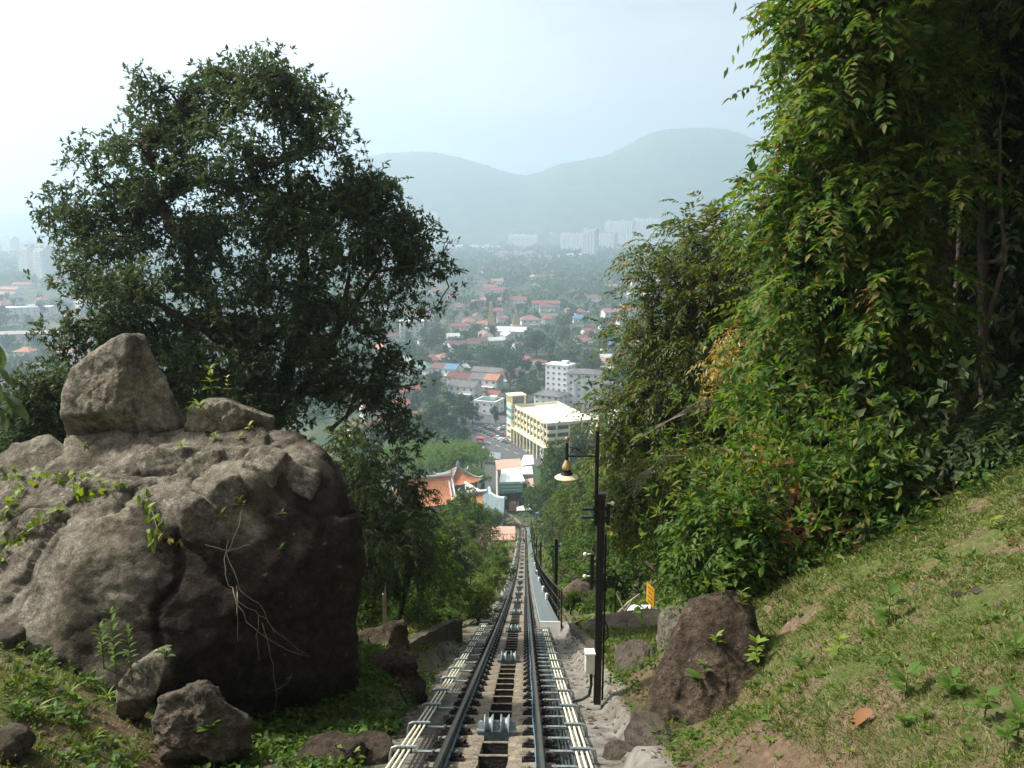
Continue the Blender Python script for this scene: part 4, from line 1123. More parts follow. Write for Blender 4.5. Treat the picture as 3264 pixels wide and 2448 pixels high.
# yellowing branch in it
lobY = px_lobes([(735, 350, 16, 12), (722, 368, 14, 14), (752, 340, 14, 10)], 21.5, jy=.2)
tips, C, O = clumped(lobY, 40, 3, .15, .2)
o = np_obj("yellow_branch", *sprays(C, lean(O, (-.6, -.4, 0), .6), length=.5, pairs=6, L=.22, W=.055, droop=.7), L_['yellow'], tB); o["label"] = "yellowing pale branch of hanging leaves"
# bare arching stalks
b = MB()
for k in range(9): b.tube([at(742, 398, 21), at(700, 408 - k, 20.7), at(650 - k * 3, 428 + k * 2.5, 20.4)], [.009, .006, .003], 4)
for k in range(7): b.tube([at(690, 455, 19), at(660, 462 - k, 18.8), at(622 + k * 2, 485 + k * 2.2, 18.6)], [.008, .006, .003], 4)
o = b.build("dry_stalk", M['wood_grey'], tB); 

# c) the dark high wood behind, which shades everything beyond the first leaves
lobC = px_lobes([(930, -20, 90, 70), (1000, 40, 80, 80), (960, 120, 60, 70), (1040, 150, 70, 90), (990, 240, 60, 70), (1050, 300, 70, 90), (950, 330, 40, 60), (1000, 390, 60, 60), (1080, 420, 60, 60), (930, 220, 40, 60), (940, 420, 45, 40), (870, 60, 60, 60), (880, 180, 50, 70), (1100, 60, 90, 120), (1150, 250, 90, 120), (1100, 430, 90, 90)], 23, deep=1.0, jy=1.5)
tips, C, O = clumped(lobC, 1500, 6, .45, .05)
bC = at(955, 440, 22); gC = hz(bC.x, bC.y)
tC = empty("forest_tree", (bC.x, bC.y, gC), "dark shaded tree filling the top right corner behind the bright leaves", "tree", "trees of the wood on the right")
np_obj("crown", *sprays(C, O, length=.7, pairs=5, L=.30, W=.15, droop=.6), L_['dark'], tC)
trc = [(bC.x, bC.y, gC - .3), (bC.x, bC.y, gC + 3), tuple(at(950, 250, 22)), tuple(at(960, 100, 22)), tuple(at(965, -20, 22))]
np_obj("trunk", *branches(trc, tips[:260], .34, .008, .42), M['bark'], tC)
# added canopy overhead, mostly out of view, shaped to keep light off the wood
lobD = []
for (x, y, z, r) in ((6.8, 17.8, 8.0, 2.6), (7.8, 15.0, 7.4, 2.8), (10.5, 13.5, 5.8, 3.2), (13, 16, 6, 3.5), (9.5, 18.5, 7.5, 3.2), (7.5, 20.5, 8.5, 3.0), (14, 20, 7, 3.5), (11.5, 23, 8, 3.5), (15, 12, 5, 3.2), (17, 16, 3, 3.5), (12, 10.5, 5.5, 2.8), (18, 20, 5, 4), (16, 24, 6, 4), (13, 14, 7.5, 3)):
    lobD.append((np.array([x, y, z]), np.array([r, r, r * .55])))
tips, C, O = clumped(lobD, 2100, 5, .5, .05)
dx, dy = 12.6, 14.8; gD = hz(dx, dy)
tD = empty("forest_tree", (dx, dy, gD), "added canopy tree, mostly out of view, darkening the wood at the right edge", "tree", "trees of the wood on the right")
np_obj("crown", *sprays(C, O, length=.9, pairs=5, L=.30, W=.15, droop=.45), L_['dark'], tD)
np_obj("trunk", *branches([(dx, dy, gD - .3), (dx - .2, dy + .1, gD + 3), (dx - .8, dy + .4, 1.0), (dx - 1.2, dy + .8, 4.5)], tips[:200], .32, .008, .42), M['bark'], tD)
# slim grey trunks seen in the gloom
for i, (x0, x1, Y, r, lab) in enumerate(((905, 888, 19.0, .10, "slim shaded trunk just right of the bright leaved tree"), (925, 930, 19.6, .13, "thicker shaded trunk in the gloom of the wood"), (948, 962, 18.2, .08, "pale slim trunk leaning right in the dark wood"), (985, 990, 21, .15, "dim trunk farthest right in the dark wood"))):
    p = at(x0, 440, Y); g = hz(p.x, p.y); top = at(x1, 10, Y)
    b = MB(); mid = (p + top) / 2 + Vector((.12 * (-1) ** i, 0, 0)); b.tube([(p.x, p.y, g - .3), tuple(p), tuple(mid), tuple(top)], [r * 1.2, r, r * .8, r * .45], 9)
    t = empty("slim_tree", (p.x, p.y, g), lab, "tree", "slim trunks in the dark wood"); b.build("trunk", M['bark'], t, smooth=True)
    tp = np.array([tuple(top)]) + RNG.normal(size=(60, 3)) * np.array([.8, .8, .5]); np_obj("crown", *sprays(tp, rnd_dirs(60), .6, 6, .2, .08), L_['lush'], t)

# single bright sprays hanging in front of the gloom
lobE = px_lobes([(985, 165, 30, 16), (960, 140, 26, 12), (940, 178, 22, 16), (1000, 190, 20, 14), (965, 195, 26, 12), (930, 250, 40, 14), (900, 225, 30, 14), (915, 345, 30, 20), (930, 330, 16, 26), (880, 215, 20, 20), (940, 270, 20, 20), (905, 290, 24, 18), (1005, 70, 20, 14), (860, 265, 40, 20), (820, 345, 50, 30)], 15.0, deep=.6, jy=.5)
tips, C, O = clumped(lobE, 75, 2, .12, .0)
eb = at(1000, 470, 15.2); ge = hz(eb.x, eb.y)
tE = empty("leafy_sapling", (eb.x, eb.y, ge), "loose sapling with pale green sprays hanging before the dark wood at right", "tree", "trees of the wood on the right")
for i, (p, o_) in enumerate(zip(C, O)):
    ob = bpy.data.objects.new("leaf_spray", sp_mesh[i % 6]); ob.location = p
    ob.rotation_euler = (RNG.uniform(-.4, .3), RNG.uniform(-.4, .4), -math.pi / 2 + .9 + RNG.normal() * .6); s = RNG.uniform(.7, 1.1); ob.scale = (s, s, s)
    ob.parent = tE; ob.matrix_parent_inverse = tE.matrix_basis.inverted(); COL.objects.link(ob)
np_obj("trunk", *branches([(eb.x, eb.y, ge - .2), (eb.x, eb.y, ge + 1.8), tuple(at(1005, 260, 15.2)), tuple(at(1000, 120, 15.2))], tips, .06, .006, .42), M['bark_pale'], tE)

# d) undergrowth along the foot of the wood
def shrub(px_l, Y, n, k, style, lm, label, basepx, grp="shrubs along the foot of the wood", nm="shrub", **kw):
    lob = px_lobes(px_l, Y, deep=.8, jy=.4)
    tips, C, O = clumped(lob, n, k, kw.pop('spread', .16), .25)
    bp = at(basepx[0], basepx[1], Y + .3); g = hz(bp.x, bp.y)
    t = empty(nm, (bp.x, bp.y, g), label, "shrub" if nm == "shrub" else "tree", grp)
    if style == 'spray': v = sprays(C, lean(O, TO_LIGHT, .5), **kw)
    else: v = rosettes(C, lean(O, TO_LIGHT, .5), **kw)
    np_obj("crown", *v, lm, t)
    mid = np.mean([l[0] for l in lob], 0)
    np_obj("trunk", *branches([(bp.x, bp.y, g - .2), tuple((np.array([bp.x, bp.y, g]) * .6 + mid * .4)), tuple(mid)], tips, .08, .007, .42), M['bark'], t)
    return t
shrub([(712, 545, 30, 22), (732, 525, 34, 26), (706, 574, 18, 12), (745, 548, 26, 20), (715, 590, 16, 12)], 12.2, 170, 4, 'spray', L_['lush'], "bright leafy shrub hanging over the left end of the grassy bank", (725, 590), length=.35, pairs=5, L=.13, W=.065, droop=.4)
shrub([(765, 520, 30, 22), (790, 500, 34, 28), (820, 480, 30, 26), (775, 545, 20, 14), (800, 530, 22, 16)], 12.8, 230, 5, 'ros', L_['bright'], "broad pointed leaves of a shrub at the middle of the bank's top edge", (800, 560), nper=6, L=.17, W=.06, spread=.9)
shrub([(855, 470, 34, 26), (880, 480, 26, 20), (835, 500, 24, 18), (860, 505, 20, 12)], 13.2, 120, 4, 'spray', L_['lush'], "dark glossy shrub at the bank's crest beside reddish leaves", (855, 520), length=.4, pairs=4, L=.17, W=.09, droop=.5)
shrub([(925, 455, 30, 20), (955, 440, 30, 24), (905, 475, 20, 16), (975, 460, 22, 14)], 13.4, 110, 4, 'ros', L_['dark'], "big leaved plant in deep shade at the bank's crest", (930, 490), nper=5, L=.22, W=.10, spread=.9)
shrub([(1000, 435, 28, 22), (1025, 445, 24, 20), (985, 455, 20, 12)], 13.0, 60, 4, 'spray', L_['fern'], "shaded fern like shrub at the right edge above the grass", (1005, 470), length=.6, pairs=8, L=.16, W=.06, droop=.6)
shrub([(660, 550, 24, 22), (640, 535, 22, 22), (690, 520, 34, 30), (720, 500, 36, 28), (680, 560, 16, 16)], 25, 300, 4, 'spray', L_['lush'], "tangled dark green shrubs behind the yellow sign", (690, 590), length=.45, pairs=6, L=.13, W=.06, droop=.5)
shrub([(628, 500, 24, 26), (650, 490, 30, 30), (622, 525, 16, 20), (690, 480, 40, 26), (740, 475, 40, 26)], 20, 330, 4, 'spray', L_['olive'], "speckled olive thicket beside and behind the black pole", (705, 560), length=.45, pairs=6, L=.12, W=.05, droop=.5)
shrub([(780, 470, 40, 26), (830, 445, 40, 26), (880, 440, 30, 24)], 15.5, 210, 4, 'spray', L_['bright'], "mid green shrubs under the tall bright leaved tree", (830, 500), length=.45, pairs=5, L=.16, W=.08, droop=.5)
shrub([(770, 465, 8, 22), (765, 495, 7, 16)], 14.2, 26, 4, 'ros', L_['yellow'], "small yellow leaved sapling among the bank shrubs", (768, 530), nper=4, L=.12, W=.05)
shrub([(812, 520, 7, 14), (790, 540, 5, 10)], 12.2, 14, 4, 'ros', L_['rust'], "withered rust brown twig hanging over the bank edge", (812, 545), nper=5, L=.2, W=.05, spread=.4)
# ------------------------------------------------------------------ the wooded hillside either side of the line
def template(name, h, r, style, lm, n, k, seed, trunk_h=.08, flat=.75, lobes=7, bm='bark', wood_n=None, **kw):
    """a tree with its base at the origin: crown and trunk children"""
    rnd = np.random.default_rng(seed); lob = []
    for i in range(lobes):
        a = rnd.uniform(0, 2 * math.pi); q = r * rnd.uniform(.15, .68); zz = h * rnd.uniform(trunk_h + .10, .86)
        q *= 1 - .45 * max(0, (zz / h - .6)) / .4
        rr = r * rnd.uniform(.32, .52); lob.append((np.array([q * math.cos(a), q * math.sin(a), zz]), np.array([rr, rr, rr * flat])))
    lob.append((np.array([0, 0, h * .84]), np.array([r * .42, r * .42, h * .16])))
    tips, C, O = clumped(lob, n, k, r * .055, .35)
    O = lean(O, (0, 0, 1), .35)
    v = sprays(C, O, **kw) if style == 'spray' else rosettes(C, O, **kw)
    t = empty(name, (0, 0, 0)); np_obj("crown", *v, lm, t)
    tr = [(0, 0, -1.2), (.02 * r, 0, h * trunk_h * .5), (.03 * r, .03 * r, h * trunk_h), (0, .05 * r, h * .62)]
    np_obj("trunk", *branches(tr, tips[:wood_n] if wood_n else tips, .03 * h, .012, .42), M[bm], t)
    return t

T = {}
T['broad'] = template("forest_tree", 9, 3.8, 'ros', L_['lush'], 260, 7, 1, nper=6, L=.30, W=.12, spread=.9)
T['broad2'] = template("forest_tree", 10, 3.6, 'ros', L_['fern'], 260, 7, 2, nper=6, L=.28, W=.10, spread=.9, lobes=9)
T['feather'] = template("forest_tree", 8, 3.6, 'spray', L_['fern'], 300, 3, 3, length=.9, pairs=9, L=.20, W=.07, droop=.7)
T['airy'] = template("forest_tree", 8, 3.2, 'spray', L_['bright'], 190, 3, 4, length=.8, pairs=6, L=.24, W=.10, droop=.6, flat=.5)
T['shrub'] = template("shrub", 3.0, 1.7, 'ros', L_['lush'], 130, 6, 5, nper=6, L=.22, W=.08, trunk_h=.1)
T['shrub2'] = template("shrub", 2.6, 1.6, 'spray', L_['bright'], 120, 4, 6, length=.5, pairs=6, L=.16, W=.07, trunk_h=.1)
T['twiggy'] = template("twiggy_tree", 6, 2.6, 'ros', L_['olive'], 240, 2, 7, nper=4, L=.14, W=.06, bm='bark_pale')
T['olive'] = template("forest_tree", 8, 3.3, 'ros', L_['olive'], 220, 6, 8, nper=6, L=.26, W=.10)
USED = {}
def plant(kind, x, y, s, label, cat="tree", group="trees on the hillside below", rz=None, zoff=0, sz=1.0):
    o = T[kind] if kind not in USED else copy_tree(T[kind]); USED[kind] = 1
    o.location = (x, y, hz(x, y) + zoff); o.rotation_euler = (0, 0, RNG.uniform(0, 6.28) if rz is None else rz); o.scale = (s, s, s * sz)
    return tag(o, label, cat, group)
TH = {'broad': 9, 'broad2': 10, 'feather': 8, 'airy': 8, 'shrub': 3.0, 'shrub2': 2.6, 'twiggy': 6, 'olive': 8}
def plant_px(kind, px, top, Y, label, cat="tree", wide=1.0, **kw):
    """a tree Y metres ahead whose top shows at that pixel"""
    p = at(px, top, Y); g = hz(p.x, Y); hgt = max(p.z - g, .8); s = hgt / TH[kind]
    o = plant(kind, p.x, Y, s, label, cat, **kw); o.scale = (s * wide, s * wide, s); return o

# left of the line, from the boulder down
plant_px('feather', 352, 425, 18.5, "feathery drooping tree close behind the boulder's right edge", wide=.75)
plant_px('feather', 392, 452, 20.5, "feathery tree with arching fronds above the brown peaked rock", wide=.7)
plant_px('broad2', 372, 488, 19.5, "dark leafy tree behind the grey splintered post", wide=.75)
plant_px('airy', 415, 520, 23, "layered green tree beside the low mossy wall", wide=.75)
plant_px('broad', 440, 535, 27, "yellowish leafy tree leaning to the track above the retaining wall", wide=.8)
plant_px('olive', 452, 522, 42, "olive tipped tree left of the track below the retaining wall", wide=.9)
plant_px('shrub2', 478, 588, 27, "bright low bush at the left edge of the cream pipes", cat="shrub", group="bushes along the line")
plant_px('shrub', 468, 590, 30, "dark low bush beside the left pipes beyond the mossy wall", cat="shrub", group="bushes along the line")
plant_px('shrub2', 486, 570, 38, "lime green bush at the left edge of the lower track", cat="shrub", group="bushes along the line")
plant_px('airy', 470, 545, 52, "flat layered tree reaching towards the rails halfway down", wide=.85)
plant_px('twiggy', 483, 520, 92, "half bare twiggy tree above the track before the grey curved wall", wide=1.1, rz=1.0)
plant_px('broad', 467, 488, 120, "round dense green tree in front of the orange temple roofs", wide=.95, rz=.5)
plant_px('broad', 450, 500, 112, "leafy tree below the left end of the temple roof", wide=.9)
plant_px('shrub', 500, 556, 62, "small bush beside the left rail well below", cat="shrub", group="bushes along the line")
plant_px('shrub2', 497, 546, 84, "bright bush by the left rail above the pink terrace", cat="shrub", group="bushes along the line")
# right of the line
plant_px('twiggy', 588, 548, 41, "bare twigged bush beside the shaded boulder behind the railing", cat="shrub", wide=1.2)
plant_px('shrub', 577, 540, 62, "bright green bush just beyond the walkway railing", cat="shrub", wide=1.4, group="bushes along the line")
plant_px('broad2', 578, 480, 105, "dark tree behind the street lamp's globe", wide=.9)
plant_px('broad', 606, 452, 92, "leafy tree right of the ornamental street lamp", wide=.9)
plant_px('olive', 598, 520, 66, "olive tree behind the near black pole", wide=.9)
plant_px('airy', 560, 500, 130, "tree with layered leaves beside the far end of the walkway", wide=.9)
plant_px('broad', 556, 440, 190, "tall dense tree in front of the yellow car park's right half", wide=.8)
plant_px('broad2', 580, 424, 200, "broad tree hiding the foot of the yellow car park's right end", wide=.8)
plant_px('broad', 603, 420, 205, "broad tree before the brown roofed white block", wide=.8)
plant_px('shrub', 571, 592, 27.5, "low green weeds bush at the start of the railing", cat="shrub", group="bushes along the line")
plant_px('shrub2', 590, 600, 29, "low bright bush under the shaded boulder", cat="shrub", group="bushes along the line")
plant_px('shrub', 612, 590, 27, "low bush beyond the lawn's far edge", cat="shrub", group="bushes along the line")

plant_px('broad', 553, 500, 120, "leafy tree just right of the thin dark poles far down", wide=1.0)
plant_px('broad2', 590, 505, 78, "dense tree between street lamp and black pole, lower down", wide=1.1)
plant_px('olive', 560, 530, 88, "olive tree beside the walkway's middle stretch", wide=1.0)
plant_px('broad', 575, 545, 74, "bushy tree right of the second black pole", wide=1.3)
plant_px('shrub', 562, 562, 60, "round bush just outside the walkway railing's middle", cat="shrub", wide=1.2, group="bushes along the line")
plant_px('broad', 606, 500, 50, "full green tree right behind the near black pole's top", wide=1.0)
plant_px('shrub', 604, 560, 40, "leafy bush at the black pole's right side beyond the lawn", cat="shrub", wide=1.6, group="bushes along the line")
plant_px('broad2', 430, 560, 32, "dark bushy tree in the middle of the left slope", wide=1.1)
plant_px('broad', 405, 585, 24, "bushy growth behind the grey post beside the wall", wide=1.3)
plant_px('shrub', 440, 610, 24, "low bush above the mossy retaining wall", cat="shrub", wide=1.6, group="bushes along the line")
plant_px('shrub', 365, 600, 17.5, "dark bush in the gap between boulder and brown rock", cat="shrub", wide=1.3, group="bushes along the line")
# the rest of the wood, filling the slope
YT = ([-80, 0, 110, 250, 345, 400, 410, 440, 446, 470, 500, 507, 512, 531, 538, 546, 560, 590, 620, 640, 700, 800, 1100], [440, 452, 470, 445, 430, 455, 512, 512, 512, 500, 512, 548, 565, 565, 545, 500, 450, 425, 425, 440, 400, 380, 330])
def to_px(p):
    v = Vector(p); d = v.y * math.cos(PITCH) - v.z * math.sin(PITCH); u = v.y * math.sin(PITCH) + v.z * math.cos(PITCH)
    return 512 + FPX * v.x / d, 384 - FPX * u / d
cnt = 0; placed = []; ORD = {}
kinds = ['broad', 'broad2', 'feather', 'airy', 'olive', 'broad', 'broad2', 'shrub']
side_lab = {True: "green tree among the wood left of the lower track", False: "green tree among the wood right of the lower track"}
tries = 0
while cnt < 260 and tries < 14000:
    tries += 1
    Y = 24 * (235 / 24) ** RNG.uniform(0, 1); px = RNG.uniform(-70, 760)
    q = at(px, 500, Y); x = q.x; L = x - float(xc(Y))
    if -3.2 < L < 3.6 or (Y < 36 and -6 < L < 9): continue
    if Y < 30 and L < 0 and px > 300: continue
    sp = 2.0 + Y * .022
    if any((x - a) ** 2 + (Y - b) ** 2 < sp * sp for a, b in placed): continue
    if Y > 205 and L < 0 and px > 395: continue
    if 26 < Y < 50 and 2 < L < 6 and px < 600: continue
    g = hz(x, Y); k = kinds[int(RNG.integers(len(kinds)))]
    yt = float(np.interp(px, *YT)); ztop = at(px, yt, Y).z
    room = ztop - g
    if room < 1.6: continue
    hh = min(room, TH[k] * RNG.uniform(.8, 1.35))
    s = hh / TH[k]; 
    wide = min(1.6, max(1.0, .8 / max(s, .3)))
    if abs(L) < 3.2 + 2.8 * s * wide * .8: continue
    o = plant(k, x, Y, s, side_lab[L < 0], group="trees filling the slope either side of the track"); o.scale = (s * wide, s * wide, s)
    placed.append((x, Y)); cnt += 1
# low green growth covering the soil between the trees
def cover(n, ylo, yhi, lm, L, W, name, mask, label=None):
    Y = ylo * (yhi / ylo) ** RNG.uniform(0, 1, n); px = RNG.uniform(-60, 900, n)
    X = (px - 512) / FPX * (Y * 1.06)
    ok = mask(X - xc(Y), Y); X = X[ok]; Y = Y[ok]
    Z = height(X, Y); P = np.stack([X, Y, Z + RNG.uniform(0, .5, len(X)) * np.clip(Y / 60, .3, 1.6)], 1)
    sc = np.clip(Y / 40, .5, 3)
    k = 6; P2 = np.repeat(P, k, 0) + RNG.normal(size=(len(P) * k, 3)) * np.repeat(sc, k)[:, None] * np.array([.35, .35, .12]); D = unit(rnd_dirs(len(P2)) + np.array([0, 0, .6])); s2 = np.repeat(sc, k)
    V, Fq = leaf_quads(P2, D, L * s2 * RNG.uniform(.6, 1.3, len(P2)), W * s2 * RNG.uniform(.6, 1.2, len(P2)))
    o = np_obj(name, V, Fq, lm); return tag(o, kind="stuff")
cover(12000, 20, 250, L_['lush'], .30, .12, "undergrowth", lambda L, Y: ((L < -2.0) & (Y > 22)) | ((L > 2.2) & (Y > 26)))
cover(2500, 30, 200, L_['lime'], .22, .09, "undergrowth", lambda L, Y: ((L < -1.7) & (L > -4.5) & (Y > 24)) | ((L > 1.9) & (L < 4) & (Y > 27)))
# ------------------------------------------------------------------ the town on the plain
G0 = PLAIN
M['roof_tile'] = mat("roof_tiles", (.80, .80, .80), .85, var=.22, scale=.6, tint=True, detail=10, bump=.3, bscale=6)
M['wall_paint'] = mat("painted_wall", (.86, .86, .86), .8, var=.10, scale=.35, tint=True, detail=8)
M['pane_dark'] = mat("dark_window", (.10, .12, .13), .3, var=.4, scale=.5)
M['frame_white'] = mat("window_frame", (.62, .63, .61), .6, var=.1, scale=2)
M['asphalt'] = mat("asphalt", (.085, .088, .09), .9, var=.25, scale=.35, bump=.2, bscale=6)
M['paving'] = mat("terracotta_paving", (.42, .27, .20), .9, var=.2, scale=.5)
M['kerb'] = mat("kerb_stone", (.35, .35, .33), .9, var=.15, scale=1)
M['line_white'] = mat("road_paint", (.62, .62, .60), .8, var=.15, scale=1)

def kid(b, name, m, parent, smooth=False, col=None):
    o = b.build(name, m, parent, smooth=smooth); o.matrix_parent_inverse = Matrix.Identity(4)
    if col: o.color = (*col, 1)
    return o
def kid_me(me, name, parent, loc=(0, 0, 0), rz=0.0):
    o = bpy.data.objects.new(name, me); o.location = loc; o.rotation_euler = (0, 0, rz); COL.objects.link(o); o.parent = parent; return o

def win_mesh(w, h):
    b = MB(); b.box((0, .0, 0), (w + .16, .10, h + .16), m=0); b.box((0, -.06, 0), (w, .03, h), m=1); b.box((0, -.085, 0), (.06, .03, h), m=0)
    return b.mesh("window", [M['frame_white'], M['pane_dark']])
WIN = win_mesh(1.3, 1.2); WINS = win_mesh(.9, 1.0); DOOR = None

def gable_roof(w, d, h, rh, ov=.6, th=.18):
    b = MB(); hw = w / 2 + ov; sl = rh / (d / 2); e = d / 2 + ov; ze = h - ov * sl
    for s in (-1, 1):
        b.prism([(-hw, 0, h + rh), (-hw, s * e, ze), (-hw, s * e, ze + th), (-hw, 0, h + rh + th)], (2 * hw, 0, 0))
    b.box((0, 0, h + rh + th), (2 * hw, .35, .16))
    return b
def hip_roof(w, d, h, rh, ov=.7):
    b = MB(); a, c = w / 2 + ov, d / 2 + ov; r = max(.4, w / 2 - d / 2)
    v = [(-a, -c, h - .1), (a, -c, h - .1), (a, c, h - .1), (-a, c, h - .1), (-r, 0, h + rh), (r, 0, h + rh), (-a, -c, h - .3), (a, -c, h - .3), (a, c, h - .3), (-a, c, h - .3)]
    b.add(v, [(0, 1, 5, 4), (2, 3, 4, 5), (1, 2, 5), (3, 0, 4), (6, 7, 1, 0), (7, 8, 2, 1), (8, 9, 3, 2), (9, 6, 0, 3), (9, 8, 7, 6)])
    b.tube([(-r, 0, h + rh), (r, 0, h + rh)], .16, 5)
    for q in ((-a, -c), (-a, c)): b.tube([(-r, 0, h + rh), (q[0], q[1], h - .1)], .13, 4)
    for q in ((a, -c), (a, c)): b.tube([(r, 0, h + rh), (q[0], q[1], h - .1)], .13, 4)
    return b
def house_tpl(w, d, h, rh, kind, storeys=1, porch=True, nm="house"):
    t = empty(nm, (0, 0, 0))
    b = MB()
    if kind == 'gable': b.prism([(-w / 2, -d / 2, 0), (-w / 2, d / 2, 0), (-w / 2, d / 2, h), (-w / 2, 0, h + rh), (-w / 2, -d / 2, h)], (w, 0, 0))
    else: b.box((0, 0, h / 2), (w, d, h))
    kid(b, "wall", M['wall_paint'], t, col=(.75, .74, .70))
    kid(gable_roof(w, d, h, rh) if kind == 'gable' else hip_roof(w, d, h, rh), "roof", M['roof_tile'], t, col=(.3, .12, .09))
    n = max(2, int(w / 3.6))
    for s in range(storeys):
        z = 1.7 + 3.0 * s
        for i in range(n):
            x = -w / 2 + w * (i + .5) / n
            kid_me(WIN, "window", t, (x, -d / 2 - .04, z)); 
            if i % 2 == 0: kid_me(WIN, "window", t, (x, d / 2 + .04, z), math.pi)
        kid_me(WINS, "window", t, (-w / 2 - .04, .8, z), -math.pi / 2); kid_me(WINS, "window", t, (w / 2 + .04, -.8, z), math.pi / 2)
    if porch:
        b = MB(); b.box((w * .18, -d / 2 - 1.6, 2.6), (w * .5, 3.2, .14)); b.box((w * .18 - w * .23, -d / 2 - 3.0, 1.3), (.25, .25, 2.6)); b.box((w * .18 + w * .23, -d / 2 - 3.0, 1.3), (.25, .25, 2.6))
        kid(b, "porch", M['wall_paint'], t, col=(.6, .6, .58))
    return t
HT = [house_tpl(13, 10, 3.4, 2.6, 'hip'), house_tpl(16, 9, 6.4, 2.4, 'gable', 2), house_tpl(11, 9, 3.4, 2.2, 'gable'), house_tpl(14, 11, 6.2, 3.0, 'hip', 2), house_tpl(26, 10, 6.2, 2.3, 'gable', 2, False, "terrace_house"), house_tpl(18, 9, 3.6, 2.3, 'gable', 1, False)]
HUSED = set()
ROOFS = {'red': (.30, .10, .085), 'brown': (.18, .105, .085), 'grey': (.17, .165, .16), 'pink': (.33, .175, .155), 'orange': (.46, .22, .12), 'blue': (.12, .24, .38), 'white': (.62, .63, .62), 'maroon': (.19, .07, .065), 'green': (.16, .24, .20)}
def house(i, x, y, rz, roof, label, group="houses of the town", wallc=(.78, .77, .73), s=1.0, cat="house", z=None):
    t = HT[i] if i not in HUSED else copy_tree(HT[i]); HUSED.add(i)
    t.location = (x, y, (hz(x, y) if y < 330 else G0) if z is None else z); t.rotation_euler = (0, 0, rz); t.scale = (s, s, s)
    for c in t.children:
        if c.name.startswith("roof"): c.color = (*ROOFS[roof], 1)
        elif c.name.startswith("wall"): c.color = (*wallc, 1)
    return tag(t, label, cat, group)
def house_px(i, px, py, rz, roof, label, z=None, **kw):
    p = at_z(px, py, (G0 if z is None else z) + 2.0); return house(i, p.x, p.y, R(rz), roof, label, z=z, **kw), p
taken = []
def keep(p, r): taken.append((p[0], p[1], r))
KEY = [  # template, pixel, yaw, roof, label
 (3, 423, 373, -22, 'green', "two storey pale green block behind the big tree's right edge", dict(wallc=(.62, .66, .60), s=1.1)),
 (1, 447, 375, -24, 'brown', "white house with half brown half blue roof between two big trees", dict(s=1.15)),
 (2, 463, 367, 60, 'white', "small shed with white sheet roof left of the widest tree", dict(s=.7)),
 (4, 492, 377, -24, 'grey', "long dark grey roofed house behind the orange roofed one", dict(s=1.0)),
 (3, 510, 380, -24, 'maroon', "maroon hipped roof with white ridges behind the yellow building's tower", dict(s=1.05)),
 (5, 523, 377, -24, 'grey', "grey roofed house right of the white ridged maroon roof", dict(s=1.0)),
 (1, 461, 383, -24, 'maroon', "white house with maroon roof and white gable left of the orange roof", dict(s=1.0)),
 (1, 487, 386, -24, 'grey', "white house with one dark grey and one orange roof half", dict(s=1.15)),
 (1, 465, 393, -24, 'grey', "white house with dark roof patched orange at its right end", dict(s=1.1)),
 (2, 494, 394, -24, 'red', "low red awning roof left of the yellow building's tower", dict(s=.75)),
 (4, 398, 398, 28, 'red', "terrace row with rusty red roofs behind the big tree's lowest twigs, upper row", dict(s=1.0)),
 (4, 385, 412, 28, 'red', "terrace row with rusty red roofs behind the big tree's lowest twigs, lower row", dict(s=1.0)),
 (4, 404, 425, 28, 'orange', "white terrace row with orange roofs below the big tree", dict(s=1.0, wallc=(.8, .8, .78))),
 (4, 372, 432, 28, 'brown', "white terrace row low behind the feathery trees", dict(s=1.0, wallc=(.8, .8, .78))),
 (3, 398, 367, -20, 'white', "pale building with white roof seen through the big tree's right twigs", dict(s=1.2)),
 (0, 580, 320, 10, 'blue', "cream house with pale blue hipped roof right of the twin temple spires", dict(s=1.3)),
 (3, 610, 349, 4, 'blue', "low house under a bright blue sheet roof near the olive tree's edge", dict(s=1.0)),
 (3, 530, 325, 5, 'pink', "long pinkish roofed hall right of the small temple spire", dict(s=1.3)),
 (5, 512, 334, -12, 'white', "white roofed hall below the temple spires", dict(s=1.5)),
 (2, 588, 332, 20, 'red', "small red roof right of the wide dark tree", dict(s=1.0)),
 (0, 540, 363, 10, 'red', "bright red hipped roof above the white apartment block's left end", dict(s=.8)),
 (2, 525, 359, -30, 'red', "red roof between the widest tree and the white apartment block", dict(s=.8)),
 (4, 620, 318, 12, 'pink', "long row of pink roofs at the right near the olive tree", dict(s=1.5)),
 (2, 607, 358, 0, 'white', "small white roofed house right of the white apartment block", dict(s=.9)),
]
for (i, px, py, rz, roof, lab, kw) in KEY:
    o, p = house_px(i, px, py, rz, roof, lab, **kw); keep(p, 14 * kw.get('s', 1))
# second roof halves on three houses
for px, py, roof, nm in ((447, 375, 'blue', 'x'), (487, 386, 'orange', 'x')):
    p = at_z(px, py, G0 + 2.0)
    host = min((o for o in COL.objects if o.get("category") == "house"), key=lambda o: (o.location.x - p.x) ** 2 + (o.location.y - p.y) ** 2)
    b = MB(); w, d, h, rh, ov, th = 8.4, 9, 6.4, 2.4, .63, .24; sl = rh / (d / 2); e = d / 2 + ov
    for s in (-1, 1): b.prism([(.2, 0, h + rh + .02), (.2, s * e, h - ov * sl + .02), (.2, s * e, h - ov * sl + th), (.2, 0, h + rh + th)], (w, 0, 0))
    o = kid(b, "roof", M['roof_tile'], host, col=ROOFS[roof]); o["label"] = roof + " right half of the roof"

